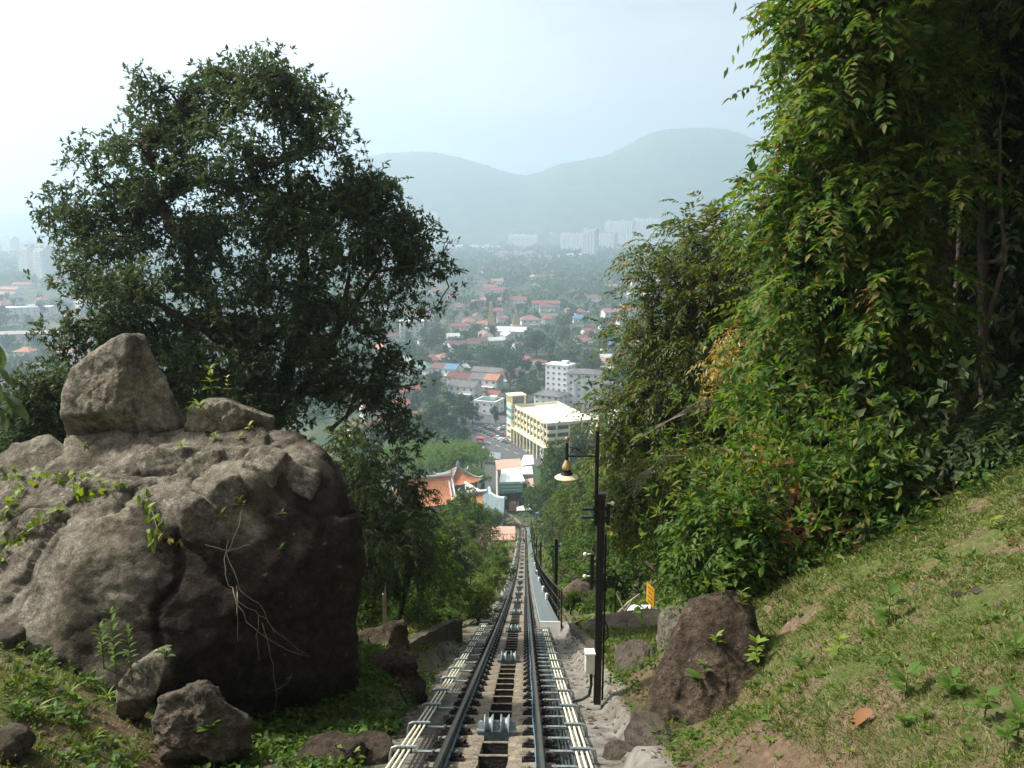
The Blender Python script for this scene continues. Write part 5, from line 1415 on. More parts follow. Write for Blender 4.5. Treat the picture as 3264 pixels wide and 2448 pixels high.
# the yellow multi-storey car park
M['yellow_wall'] = mat("pale_yellow_wall", (.80, .73, .47), .75, var=.06, scale=.4)
M['roof_deck'] = mat("cream_roof_deck", (.80, .75, .62), .85, var=.08, scale=.15)
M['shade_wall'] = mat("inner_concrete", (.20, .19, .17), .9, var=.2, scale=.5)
M['green_glass'] = mat("green_glass", (.16, .30, .27), .2, var=.2, scale=.3, spec=.6)
M['stripe_glass'] = mat("pale_glass_band", (.55, .60, .58), .3, var=.08, scale=.3, spec=.5)
p0 = at_z(514.5, 432.5, G0)
cp = empty("car_park", (1.2, 402, G0), "big cream yellow multi storey car park with flat roof and open floors", "building", rz=math.atan2(-.93, .36)); keep((16, 385), 26); keep((12, 372), 22); keep((26, 388), 22)
LX, LY, HR = 41, 23, 17.2
b = MB(); b.box((LX / 2, LY / 2, HR - .2), (LX, LY, .4)); kid(b, "roof", M['roof_deck'], cp)
b = MB()
b.box((LX / 2, .15, HR + .3), (LX, .3, 1.5)); b.box((LX - .15, LY / 2, HR + .3), (.3, LY - .6, 1.5)); b.box((LX / 2, LY - .15, HR + .3), (LX, .3, 1.5)); b.box((.15, LY / 2, HR + .3), (.3, LY - .6, 1.5))
kid(b, "roof_parapet", M['yellow_wall'], cp)
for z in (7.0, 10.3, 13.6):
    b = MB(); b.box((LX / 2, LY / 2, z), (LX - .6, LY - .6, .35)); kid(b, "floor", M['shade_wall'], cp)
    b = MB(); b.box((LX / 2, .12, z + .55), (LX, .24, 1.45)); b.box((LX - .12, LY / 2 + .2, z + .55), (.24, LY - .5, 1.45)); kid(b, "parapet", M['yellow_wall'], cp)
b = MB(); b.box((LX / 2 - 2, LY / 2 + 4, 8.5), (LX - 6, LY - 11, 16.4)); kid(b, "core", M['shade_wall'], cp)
b = MB(); b.box((LX / 2, -1.1, 7.25), (LX + 1, 2.2, .35)); kid(b, "canopy", M['yellow_wall'], cp)
colm = MB(); colm.box((0, 0, 8.4), (.55, .6, 16.8)); cme = colm.mesh("column", M['yellow_wall'])
for i in range(9): kid_me(cme, "column", cp, (.4 + i * (LX - 8.6) / 8, -.2, 0))
for i in range(4): kid_me(cme, "column", cp, (LX + .1, 4 + i * (LY - 4.6) / 3, 0))
b = MB(); b.box((0, 0, 3.6), (.5, .5, 7.2)); lm_ = b.mesh("column", M['yellow_wall'])
for i in range(9): kid_me(lm_, "column", cp, (.4 + i * (LX - 8.6) / 8, -1.9, 0))
mul = MB()
for z in (7.9, 11.2, 14.5):
    for i in range(24): mul.box((1.5 + i * (LX - 10) / 24, .3, z + 1.1), (.14, .14, 2.2))
o = kid(mul, "mullion", M['frame_white'], cp); tag(o, kind="stuff")
b = MB(); b.box((14, 4.2, 3.4), (28, .2, 6.8)); kid(b, "glass_wall", M['green_glass'], cp)
# stair at the near end
b = MB()
for x in (LX - 7.4, LX - 3.9, LX - .2): b.box((x, -.6, 9.2), (.45, .5, 18.4))
b.box((LX - 2, -.6, 18.2), (4, .5, .5)); b.box((LX - 5.6, -.6, 17.4), (3.8, .4, .4))
kid(b, "stair_frame", M['yellow_wall'], cp)
for k in range(5):
    b = MB(); z = 1.8 + k * 3.3; s = 1 if k % 2 else -1
    b.prism([(LX - 5.6 - 1.6, -.9, z - s * 1.2), (LX - 5.6 + 1.6, -.9, z + s * 1.2), (LX - 5.6 + 1.6, -.9, z + s * 1.2 + .9), (LX - 5.6 - 1.6, -.9, z - s * 1.2 + .9)], (0, .16, 0)); kid(b, "stair_flight", M['frame_white'], cp)
# lift tower at the far end
b = MB(); b.box((-3.4, 2.2, 4.5), (6.4, 7.5, 9)); b.box((-3.4, 2.2, 18.3), (6.4, 7.5, .5)); b.box((-3.4, 2.2, 22.6), (7.0, 8.2, .6))
for (x, y) in ((-6.3, -1.2), (-.5, -1.2), (-6.3, 5.6), (-.5, 5.6), (-3.4, -1.2)): b.box((x, y, 20.5), (.7, .7, 4))
kid(b, "tower", M['yellow_wall'], cp)
b = MB(); b.box((-3.4, 2.2, 20.3), (4.8, 5.6, 3.6)); kid(b, "tower_room", M['shade_wall'], cp)
for k in range(5):
    b = MB(); b.box((-3.4, 2.2, 9.95 + k * 1.72), (6.3 if k % 2 else 6.6, 7.4 if k % 2 else 7.7, 1.66)); kid(b, "tower_band", M['stripe_glass'] if k % 2 == 0 else M['green_glass'], cp)
for k in range(3):
    b = MB(); b.box((-6.64, 2.2, 1.6 + k * 2.9), (.1, 5.2, 1.3)); b.box((-3.4, -1.59, 1.6 + k * 2.9), (4.2, .1, 1.3)); kid(b, "tower_opening", M['pane_dark'], cp)
def block(name, label, cat, px, ybase, rz, w, d, h, wallc, storeys, ncol, roofc=None, sides=True, Y=None, roof_h=1.8):
    """a flat or low-roofed block with window openings on its faces"""
    p = at_z(px, ybase, G0) if Y is None else at(px, ybase, Y)
    t = empty(name, (p.x, p.y, G0), label, cat, rz=R(rz)); keep(p, max(w, d) * .65)
    b = MB(); b.box((0, 0, h / 2), (w, d, h)); kid(b, "wall", M['wall_paint'], t, col=wallc)
    if roofc: kid(hip_roof(w, d, h, roof_h, .9), "roof", M['roof_tile'], t, col=roofc)
    else:
        b = MB(); b.box((0, 0, h + .25), (w + .5, d + .5, .5)); b.box((w * .2, d * .1, h + 1.2), (w * .25, d * .35, 1.9)); kid(b, "roof", M['wall_paint'], t, col=tuple(min(1, x * 1.05) for x in wallc))
    st = h / storeys
    for s in range(storeys):
        for i in range(ncol):
            x = -w / 2 + w * (i + .5) / ncol; kid_me(WIN, "window", t, (x, -d / 2 - .04, st * (s + .55)))
        if sides:
            for i in range(max(2, ncol // 2)):
                y = -d / 2 + d * (i + .5) / max(2, ncol // 2)
                kid_me(WIN, "window", t, (-w / 2 - .04, y, st * (s + .55)), -math.pi / 2); kid_me(WIN, "window", t, (w / 2 + .04, y, st * (s + .55)), math.pi / 2)
    return t
WH = (.86, .87, .86)
t = block("apartment_block", "tall white apartment block with small dark windows behind the yellow car park", "apartment block", 584, 408, -12, 17.5, 11, 25, WH, 7, 4, (.17, .17, .165), Y=455)
b = MB()
for x in (-4.5, 0, 4.5): b.box((x, -5.9, 11), (1.2, .8, 22))
kid(b, "pilaster", M['wall_paint'], t, col=WH)
block("apartment_block", "white grey roofed wing left of the tall white apartment block", "apartment block", 551, 409, -30, 15, 11, 14, WH, 5, 4, (.17, .17, .165), Y=450)
block("apartment_block", "white flat topped block rising behind the grey roofed apartment wing", "apartment block", 560, 396, -30, 14, 10, 25, (.80, .81, .80), 8, 4, None, Y=480)
block("apartment_block", "white balconied block with grey roof right of the tall apartment block", "apartment block", 607, 405, -30, 12, 11, 17, WH, 6, 3, (.17, .17, .165), Y=462)
t = block("apartment_block", "white four storey block under a brown roof beside the olive tree", "apartment block", 604, 418, 22, 11, 9, 13, (.78, .77, .74), 4, 3, (.22, .12, .10), Y=415)
b = MB()
for k in range(4): b.box((0, -5.2, 1.2 + k * 3.25), (11, 1.6, .9))
kid(b, "balcony", M['wall_paint'], t, col=(.74, .73, .70))
block("apartment_block", "white four storey block partly hidden by the olive tree", "apartment block", 622, 424, 22, 11, 9, 14, (.78, .77, .74), 4, 3, None, Y=405)
t = block("shop_house", "white flat roofed house with green roof deck left of the car park tower", "house", 489, 412, -24, 13, 12, 7, (.80, .81, .80), 2, 3, None)
b = MB(); b.box((0, 0, 7.56), (11.5, 10.5, .12)); kid(b, "roof_deck", M['roof_tile'], t, col=(.10, .17, .14))
block("office_block", "white banded office block at the right edge of the town view", "office", 645, 291, 5, 42, 16, 16, (.8, .81, .8), 5, 8, None)
block("apartment_block", "pale four storey flats seen through the big tree's right twigs", "apartment block", 412, 337, 10, 22, 12, 15, (.76, .76, .70), 5, 5, None)
t = block("school_block", "long white block among trees in the left distance", "building", 24, 316, 15, 60, 14, 10, (.76, .76, .74), 3, 9, None)
t = block("school_block", "long pale roofed hall in the left distance below the white block", "building", 30, 339, 14, 95, 16, 6, (.6, .58, .55), 2, 9, (.42, .36, .32))

# temple spires
M['ochre'] = mat("ochre_carving", (.52, .36, .17), .8, var=.3, scale=1.2)
def spire(px, py, h, label):
    p = at_z(px, py, G0); keep(p, 12); t = empty("temple_tower", (p.x, p.y, G0), label, "temple")
    b = MB(); b.box((0, 0, 2.5), (11, 8, 5)); kid(b, "base", M['wall_paint'], t, col=(.7, .68, .62))
    n = 8
    for k in range(n):
        f = 1 - k / n * .72; b = MB(); z = 5 + (h - 8) * k / n
        b.box((0, 0, z + (h - 8) / n * .42), (7.5 * f, 5.0 * f, (h - 8) / n * .84)); b.box((0, 0, z + (h - 8) / n * .92), (8.2 * f, 5.6 * f, (h - 8) / n * .16))
        kid(b, "tier", M['ochre'], t)
    b = MB(); b.tube([(-1.2, 0, h - 2.2), (1.2, 0, h - 2.2)], .9, 8); b.lathe([(.3, h - 1.6), (.4, h - 1), (0, h)], 8); kid(b, "crest", M['ochre'], t)
spire(491, 333, 31, "tall slender ochre temple tower standing among the town roofs")
spire(516, 330, 21, "shorter ochre temple tower on a white base right of the tall one")

# far apartment estates under the hills
def estate(px0, px1, ytop, ybase, label, bays, tower=None, Y=None, roofc=None):
    z = G0; p0 = at_z(px0, ybase, z) if Y is None else at(px0, ybase, Y); p1 = at(px1, ybase, p0.y); h = at((px0 + px1) / 2, ytop, p0.y).z - z; w = p1.x - p0.x
    t = empty("apartment_estate", ((p0.x + p1.x) / 2, p0.y, z), label, "apartment block", "far apartment blocks below the hills", rz=R(-30)); keep(((p0.x + p1.x) / 2, p0.y), w * .6)
    w *= 1.08; d = 22; b = MB(); b.box((0, 0, h / 2), (w, d, h)); kid(b, "wall", M['wall_paint'], t, col=(.70, .68, .64))
    bw = w / bays
    for i in range(bays):
        b = MB(); x = -w / 2 + bw * (i + .5); b.box((x, -d / 2 - 3, h / 2 - 1), (bw * .62, 6, h - 2)); o = kid(b, "bay", M['wall_paint'], t, col=(.95, .93, .86))
    b = MB(); ns = max(5, int(h / 3.1))
    for i in range(bays):
        for s in range(ns):
            b.box((-w / 2 + bw * (i + .5), -d / 2 - 6.1, h * (s + .5) / ns), (bw * .4, .2, h / ns * .45))
    o = kid(b, "window_grid", M['pane_dark'], t); tag(o, kind="stuff")
    b = MB(); b.box((0, 0, h + .8), (w + 1, d + 1, 1.6)); 
    for i in range(0, bays, 3): b.box((-w / 2 + bw * (i + .5), 0, h + 4), (bw * .6, 8, 5))
    kid(b, "roof", M['roof_tile'], t, col=roofc or (.55, .50, .46))
    return t
estate(509, 540, 235, 248, "long pale slab of flats below the hills, left of the bright blocks", 14)
estate(541, 557, 233, 247, "shorter pale slab beside the long slab of flats below the hills", 6)
estate(561, 616, 233, 251, "bright cream flats with pink roof line under the highest hill", 12, roofc=(.5, .25, .2))
estate(584, 597, 230, 259, "cream tower standing in front of the bright flats", 4)
estate(606, 634, 221, 237, "hazy pale block high on the hill foot, left half", 6, Y=3300)
estate(634, 661, 219, 236, "hazy pale block high on the hill foot, right half", 6, Y=3350)
estate(419, 441, 213, 228, "hazy tower blocks just behind the big tree's right twigs", 5, Y=3300)
estate(26, 38, 248, 277, "left one of a pair of pale towers at the left edge", 4)
estate(41, 54, 249, 278, "right one of a pair of pale towers at the left edge", 4)
estate(5, 20, 238, 255, "faint pale block at the far left below the ridge", 4)
estate(447, 454, 240, 254, "narrow pale tower right of the big tree's twigs", 3)
estate(734, 747, 211, 226, "pale tower glimpsed beside the tall bright tree", 4, Y=3300)
estate(58, 66, 255, 275, "slim pale tower right of the tower pair at the left", 3)

def low_row(px0, px1, yb, label, n, col, roof):
    p0 = at_z(px0, yb, G0); p1 = at(px1, yb, p0.y); w = p1.x - p0.x
    t = empty("shop_row", ((p0.x + p1.x) / 2, p0.y, G0), label, "row of houses", "low rows below the far flats"); keep(((p0.x + p1.x) / 2, p0.y), w * .5)
    for i in range(n):
        b = MB(); x = -w / 2 + w * (i + .5) / n; hh = 12 + 3 * math.sin(i * 2.3); b.box((x, 0, hh / 2), (w / n * .86, 14, hh)); kid(b, "unit", M['wall_paint'], t, col=col)
        b = MB(); b.prism([(x - w / n * .46, -8, hh), (x - w / n * .46, 8, hh), (x - w / n * .46, 0, hh + 4)], (w / n * .92, 0, 0)); kid(b, "roof", M['roof_tile'], t, col=ROOFS[roof])
low_row(484, 538, 257, "long low row with pink roofs under the far pale flats", 11, (.74, .72, .70), 'pink')
low_row(533, 560, 262, "short low white row just left of the cream tower", 7, (.74, .73, .7), 'pink')
low_row(452, 500, 250, "faint pale rows at the hill foot right of the big tree", 9, (.7, .7, .7), 'white')
low_row(565, 582, 260, "little white buildings at the foot of the cream tower", 4, (.78, .78, .76), 'white')
low_row(640, 690, 245, "faint pale row right of the far hazy blocks", 8, (.7, .7, .7), 'pink')

# -------------------------------------------------- road, car park and cars
def sheet(name, pts, z, m, kind="structure"):
    b = MB(); b.add([(p[0], p[1], z) for p in pts], [tuple(range(len(pts)))]); o = b.build(name, m); return tag(o, kind=kind)
def gpt(px, py): return at_z(px, py, G0)
road = [gpt(*q) for q in ((458, 428), (476, 423), (508, 424), (512, 432), (536, 446), (552, 455), (540, 466), (500, 460), (484, 452), (470, 438))]
sheet("road", road, G0 + .05, M['asphalt'])
sheet("road", [gpt(*q) for q in ((420, 408), (505, 416), (512, 423), (476, 425), (415, 414))], G0 + .046, M['asphalt'])
sheet("pavement", [gpt(*q) for q in ((507, 433), (534, 447), (552, 452), (552, 446), (536, 441), (512, 431))], G0 + .16, M['paving'])
ln = MB()
def stripe(a, c, w=.3):
    a, c = gpt(*a), gpt(*c); d = (c - a).normalized(); n = Vector((-d.y, d.x, 0)) * w; z = Vector((0, 0, 0.06)); 
    ln.add([a - n + z, c - n + z, c + n + z, a + n + z], [(0, 1, 2, 3)])
for k in range(9): stripe((478 + k * 3.6, 431.5 + k * 1.75), (482 + k * 3.6, 430.0 + k * 1.75), .12)
for k in range(6): stripe((478 + k * 9, 438 + k * 3.6), (482 + k * 9, 439.6 + k * 3.6), .16)
o = ln.build("road_marking", M['line_white']); tag(o, kind="structure")

M['car_paint'] = mat("car_paint", (.9, .9, .9), .3, .1, var=.03, scale=2, tint=True, spec=.6)
M['tyre'] = mat("tyre", (.02, .02, .02), .9, var=.2, scale=8)
M['lamp_glass'] = mat("headlamp", (.6, .6, .58), .2, var=.05, scale=2)
def car_tpl():
    t = empty("parked_car", (0, 0, 0)); W = .86
    b = MB(); b.prism([(-2.1, -W, .35), (-2.1, -W, .85), (-1.9, -W, .98), (1.0, -W, .95), (1.95, -W, .78), (2.1, -W, .6), (2.1, -W, .35)], (0, 2 * W, 0)); b.prism([(-1.25, -.66, 1.42), (.25, -.66, 1.42), (.15, -.66, 1.47), (-1.15, -.66, 1.47)], (0, 1.32, 0))
    kid(b, "body", M['car_paint'], t)
    b = MB(); b.add([(-1.85, -.82, .96), (1.0, -.82, .94), (.25, -.66, 1.42), (-1.25, -.66, 1.42), (-1.85, .82, .96), (1.0, .82, .94), (.25, .66, 1.42), (-1.25, .66, 1.42)], [(0, 1, 2, 3), (4, 7, 6, 5), (1, 5, 6, 2), (0, 3, 7, 4), (3, 2, 6, 7), (0, 4, 5, 1)]); kid(b, "windows", M['pane_dark'], t)
    b = MB(); b.lathe([(0, -.1), (.32, -.1), (.32, .1), (0, .1)], 10); b.xform(Matrix.Rotation(math.pi / 2, 4, 'X')); wm = b.mesh("wheel", M['tyre'])
    for x in (-1.3, 1.3):
        for y in (-.8, .8): kid_me(wm, "wheel", t, (x, y, .32))
    b = MB(); b.box((0, 0, 0), (.08, .35, .16)); hm = b.mesh("headlight", M['lamp_glass'])
    for y in (-.6, .6): kid_me(hm, "headlight", t, (2.06, y, .68))
    return t
car = car_tpl(); first = True
CARS = [  # px, py, yaw, colour, label
 (479, 430.5, -35, (.5, .55, .52), "silver green car at the far end of the front parking row"), (483.5, 432.5, -35, (.1, .12, .13), "dark car second in the front parking row"), (487, 434, -35, (.12, .13, .14), "dark grey car third in the front parking row"), (490.5, 435.5, -35, (.16, .18, .2), "grey car just behind the red and white car"),
 (494, 437.2, -35, (.5, .05, .08), "crimson car in the front parking row"), (498, 439, -35, (.85, .85, .85), "white car right of the crimson car"), (502, 441, -35, (.85, .85, .86), "white car third from the near end of the front row"), (506.2, 443.2, -35, (.10, .13, .16), "dark blue car at the near end of the front row"),
 (487, 427.5, -35, (.75, .6, .15), "yellow and white taxi in the back parking row"), (491, 428.8, -35, (.8, .8, .78), "white car beside the taxi in the back row"), (494, 431, -35, (.15, .16, .16), "dark car in the middle of the back row"), (499, 433.5, -35, (.2, .22, .23), "grey car in the back row behind the white cars"), (504, 436.8, -35, (.35, .03, .04), "dark red car in the back row near the columns"), (509, 439.3, -35, (.84, .84, .84), "white van like car at the near end of the back row"), (505, 428.5, -20, (.8, .8, .8), "white car parked against the foot of the tower"), (513, 433.2, -10, (.7, .72, .7), "pale car under the car park columns"), (523.5, 436.8, -10, (.75, .45, .05), "orange yellow car under the car park columns"), (500, 430, 60, (.78, .78, .78), "white car standing crosswise by the tower"), (456, 408, 20, (.75, .77, .8), "white car on the road behind the big round tree")]
for i, (px, py, rz, colr, lab) in enumerate(CARS):
    o = car if first else copy_tree(car); first = False
    p = gpt(px, py); o.location = (p.x, p.y, G0 + .05); o.rotation_euler = (0, 0, R(rz + (180 if i % 3 == 0 else 0))); o.scale = (1.05, 1.05, 1.05)
    for c in o.children:
        if c.name.startswith("body"): c.color = (*colr, 1)
    tag(o, lab, "car", "cars parked before the yellow car park")
# road lamps
def road_lamp(px, py, h, label):
    p = gpt(px, py); t = empty("road_lamp", (p.x, p.y, G0), label, "street lamp", "lamps along the road")
    b = MB(); b.tube([(0, 0, 0), (0, 0, h)], [.14, .08], 6); b.tube([(-2.2, 0, h + .3), (0, 0, h - .2), (2.2, 0, h + .3)], .07, 5); kid(b, "post", M['galv'], t)
    for x in (-2.4, 2.4):
        b = MB(); b.box((x, 0, h + .32), (1.0, .35, .16)); kid(b, "lamp_head", M['white_paint'], t)
road_lamp(481, 425, 12, "double armed road lamp left of the white flat roofed house"); road_lamp(497, 424, 9, "double armed lamp in front of the car park tower's left side"); road_lamp(531, 446, 10, "lamp post before the car park columns"); road_lamp(552, 446, 7, "lamp beside the round kiosk")
# small things round the road
p = at_z(480, 444, G0); b = MB(); b.box((0, 0, 1.8), (3.2, 2.4, 2.4)); b.box((0, 0, 3.1), (3.6, 2.8, .2)); t = empty("kiosk", (p.x, p.y, G0), "small red kiosk at the roadside left of the road", "kiosk"); kid(b, "hut", M['wall_paint'], t, col=(.65, .08, .08))
b = MB(); b.box((0, -1.25, 1.6), (2.2, .1, 1.0)); kid(b, "hatch", M['frame_white'], t)
p = at_z(528, 450.5, G0); b = MB(); b.lathe([(1.9, 0), (1.9, .25), (0, .25)], 20); o = b.build("traffic_island", M['kerb']); o.location = p; tag(o, "white round traffic island in the road", "traffic island")
p = at_z(529, 451.5, G0); t = empty("guard_hut", (at_z(545, 452, G0).x, at_z(545, 452, G0).y, G0), "small white guard hut on the road's right edge", "hut"); b = MB(); b.box((0, 0, 1.5), (2.4, 2.4, 3.0)); b.box((0, 0, 3.1), (3.2, 3.2, .2)); kid(b, "hut", M['white_paint'], t); b = MB(); b.box((0, -1.22, 1.8), (1.6, .05, 1.0)); kid(b, "window", M['pane_dark'], t)

# -------------------------------------------------- town trees
def town_tpl(h, r, n, seed, flat=.7, lobes=6, L=1.0, trunk_h=.25):
    return template("town_tree", h, r, 'ros', L_['town'], n, 4, seed, trunk_h=trunk_h, flat=flat, lobes=lobes, nper=5, L=L, W=L * .5, spread=1.0, wood_n=14)
TT = [town_tpl(10, 5.0, 60, 31), town_tpl(12, 6.5, 75, 32, flat=.5, lobes=8), town_tpl(8, 4.2, 50, 33), town_tpl(14, 5.5, 75, 34), town_tpl(9, 6, 60, 35, flat=.45)]
big_tt = [town_tpl(13, 9.5, 330, 36, flat=.42, lobes=11, L=.75, trunk_h=.4), town_tpl(15, 8, 330, 37, flat=.6, lobes=10, L=.75)]
TU = set()
def ttree(t, x, y, s, label, group, z=None, colr=None, wide=1.0):
    o = t if t.name not in TU else copy_tree(t)
    TU.add(t.name); o.location = (x, y, G0 if z is None else z); o.rotation_euler = (0, 0, RNG.uniform(0, 6.28)); o.scale = (s * wide, s * wide, s)
    c_ = colr or tuple(np.array([1, 1, 1]) * RNG.uniform(.75, 1.25) * np.array([RNG.uniform(.9, 1.25), 1, .95]))
    for c in o.children: c.color = (*c_, 1)
    return tag(o, label, "tree", group)
def ttree_px(t, px, top, base, label, colr=None, width=None, z=None, group="big trees of the town"):
    p = at_z(px, base, G0 if z is None else z); hgt = at(px, top, p.y).z - p.z
    H0 = max(v.co.z for v in t.children[0].data.vertices); R0 = max(abs(v.co.x) for v in t.children[0].data.vertices)
    s = hgt / H0; wide = 1.0
    if width: wide = (at(px + width / 2, base, p.y).x - p.x) / (R0 * s)
    keep(p, R0 * s * wide * .7)
    return ttree(t, p.x, p.y, s, label, group, z=p.z, colr=colr, wide=wide)
ttree_px(big_tt[0], 500, 344, 374, "widest dark spreading tree in the middle of the town", width=52, colr=(.75, .85, .9))
ttree_px(big_tt[0], 462, 347, 366, "spreading lighter tree left of the widest one", width=32)
ttree_px(big_tt[1], 536, 330, 357, "wide dark tree below the blue roofed house", width=38, colr=(.7, .8, .85))
ttree_px(big_tt[1], 434, 378, 404, "leafy round tree right of the terrace rows", width=36)
ttree_px(big_tt[1], 440, 398, 444, "tall creeper hung tree at the road's left side", width=56, colr=(.95, .9, .7))
ttree_px(big_tt[1], 424, 410, 446, "bushy tree behind the bright flat canopy", width=36)
ttree_px(TT[2], 495, 405, 424, "small dark tree in front of the white flat roofed house", width=13)
ttree_px(TT[0], 463, 415, 434, "palm like tree at the road's left edge", width=12, colr=(.8, .9, .8))
ttree_px(TT[0], 473, 402, 424, "grey green tree left of the white flat roofed house", width=22)
ttree_px(TT[1], 560, 352, 366, "round tree left of the white flat topped block", width=26)
ttree_px(TT[3], 590, 350, 362, "dark tree behind the tall white apartment block", width=22)
for (px, top, base, wd, lab) in ((546, 374, 392, 20, "bushy tree left of the grey roofed wing"), (534, 368, 384, 16, "dark tree behind the grey roofed house right of the maroon roof"), (556, 384, 396, 14, "small tree between maroon roof and white apartment block"), (452, 352, 370, 18, "tree behind the half blue roofed house"), (515, 355, 372, 22, "tree right behind the long dark grey roof"), (572, 345, 360, 24, "tree behind the flat topped white block"), (480, 396, 408, 14, "shrubby tree below the dark patched roof"), (470, 352, 364, 18, "tree above the small white shed"), (604, 366, 382, 18, "tree right of the tall white apartment block"), (618, 352, 372, 20, "tree before the bright blue sheet roof"), (505, 398, 408, 10, "small tree squeezed by the car park tower")):
    ttree_px(TT[1] if wd > 17 else TT[0], px, top, base, lab, width=wd)
TGR = {0: "trees between the town roofs"}
n = 0; tries = 0
def visible_px(px): return -40 < px < 130 or 360 < px < 690 or RNG.random() < .25
hs = 0
# houses scattered in the streets
pal = ['red', 'red', 'brown', 'pink', 'pink', 'maroon', 'grey', 'orange', 'white', 'brown']
wal = [(.78, .77, .73), (.72, .68, .6), (.8, .8, .8), (.7, .72, .68), (.76, .7, .66)]
LM = [((447, 375), "the half blue roofed house"), ((500, 365), "the widest town tree"), ((491, 330), "the tall temple tower"), ((580, 322), "the pale blue hipped roof"), ((583, 380), "the tall white apartment block"), ((40, 265), "the pair of pale towers"), ((24, 318), "the long white block on the left"), ((600, 255), "the bright cream flats"), ((645, 290), "the white banded office"), ((610, 350), "the bright blue roof")]
seen = {}
def where(px, py):
    (a, b_), nm = min(LM, key=lambda l: (l[0][0] - px) ** 2 + 3 * (l[0][1] - py) ** 2)
    dx, dy = px - a, py - b_
    return ("behind" if dy < -4 else "in front of" if dy > 5 else "right of" if dx > 0 else "left of") + " " + nm
tries = 0
while hs < 150 and tries < 6000:
    tries += 1
    py = 268 + 136 * RNG.uniform(0, 1) ** .8; px = RNG.uniform(-30, 120) if RNG.random() < .3 else RNG.uniform(365, 670)
    if py > 372 and px > 120: continue
    p = at_z(px, py, G0)
    if any((p.x - a) ** 2 + (p.y - b_) ** 2 < (r + 9) ** 2 for a, b_, r in taken): continue
    i = int(RNG.choice([0, 1, 2, 3, 4, 5], p=[.22, .16, .2, .14, .16, .12])); rf = pal[int(RNG.integers(len(pal)))]
    ang = 20 * math.sin(p.x * .006 + 1) + 25 * math.sin(p.y * .004) + (90 if RNG.random() < .3 else 0)
    sc = 1.0 if py > 320 else 1.25
    shape = {0: "low hipped", 1: "two storey gabled", 2: "small gabled", 3: "two storey hipped", 4: "long terrace", 5: "long low"}[i]
    house(i, p.x, p.y, R(ang), rf, f"{shape} house with {rf} roof {where(px, py)}", wallc=wal[int(RNG.integers(5))], s=sc)
    taken.append((p.x, p.y, 7 * sc)); hs += 1
while n < 292 and tries < 20000:
    tries += 1
    Y = 345 * (1150 / 345) ** RNG.uniform(0, 1)
    px = RNG.uniform(-40, 130) if RNG.random() < .3 else RNG.uniform(355, 680)
    p = at(px, 384, Y); x = p.x
    py = to_px((x, Y, G0))[1]
    if Y < 470 and 462 < px < 600 and not (px < 475 and Y > 430): continue
    if any((x - a) ** 2 + (Y - b_) ** 2 < (r * .8 + 3.5) ** 2 for a, b_, r in taken): continue
    t = TT[int(RNG.integers(5))]
    ttree(t, x, Y, RNG.uniform(.95, 1.6), "green tree among the town roofs " + where(px, py), "trees between the town roofs"); taken.append((x, Y, 3.0)); n += 1
# beyond those the trees run together
def blob_forest(name, P, S, per, lm):
    k = len(P); C = np.repeat(P, per, 0); s = np.repeat(S, per); d = rnd_dirs(k * per); d[:, 2] = np.abs(d[:, 2]) * .9
    pos = C + d * s[:, None] * np.array([.9, .9, .8]) * RNG.uniform(.55, 1, (k * per, 1)); D = unit(d + rnd_dirs(k * per) * .8)
    V, Fq = leaf_quads(pos, D, s * RNG.uniform(.55, 1.0, len(s)), s * RNG.uniform(.35, .6, len(s)))
    o = np_obj(name, V, Fq, lm); o.color = (.9, .95, .95, 1); return tag(o, kind="stuff")
nf = 11500
Yf = 640 * (4300 / 640) ** RNG.uniform(0, 1, nf) ; pxf = RNG.uniform(-420, 820, nf)
Xf = (pxf - 512) / FPX * Yf
dens = np.array([noise.noise(Vector((a * .0035, b_ * .003, 4.4))) for a, b_ in zip(Xf, Yf)])
pyf = 384 - FPX * np.tan(PITCH - np.arctan(100 / Yf))
okf = (dens > -.12 + .35 * (Yf < 1050)) | (Yf > 1350)
for a, b_, r in taken:
    okf &= ~(((Xf - a) ** 2 + (Yf - b_) ** 2 < (r + 4) ** 2) | ((np.abs(Xf - a) < r * .8) & (Yf < b_) & (Yf > b_ - 60 - r * .3) & (Yf < 1500)))
Xf, Yf = Xf[okf], Yf[okf]
Sf = RNG.uniform(4.5, 9.5, len(Xf)) * np.clip(Yf / 1300, .75, 1.9)
blob_forest("woodland", np.stack([Xf, Yf, np.full(len(Xf), G0 + 2.5)], 1), Sf, 22, L_['town'])

n4 = 3600; Y4 = 440 * (1150 / 440) ** RNG.uniform(0, 1, n4); p4 = RNG.uniform(-330, 760, n4); X4 = (p4 - 512) / FPX * Y4 * 1.03
ok4 = np.ones(n4, bool)
for a, b_, r in taken: ok4 &= (X4 - a) ** 2 + (Y4 - b_) ** 2 > (r * .75 + 4) ** 2
y4 = np.array([to_px((a, b_, G0))[1] for a, b_ in zip(X4, Y4)]); ok4 &= ~((p4 > 440) & (p4 < 620) & (y4 > 400))
X4, Y4 = X4[ok4], Y4[ok4]
blob_forest("garden_greenery", np.stack([X4, Y4, np.full(len(X4), G0 + .8)], 1), RNG.uniform(2.2, 4.6, len(X4)), 22, L_['town'])
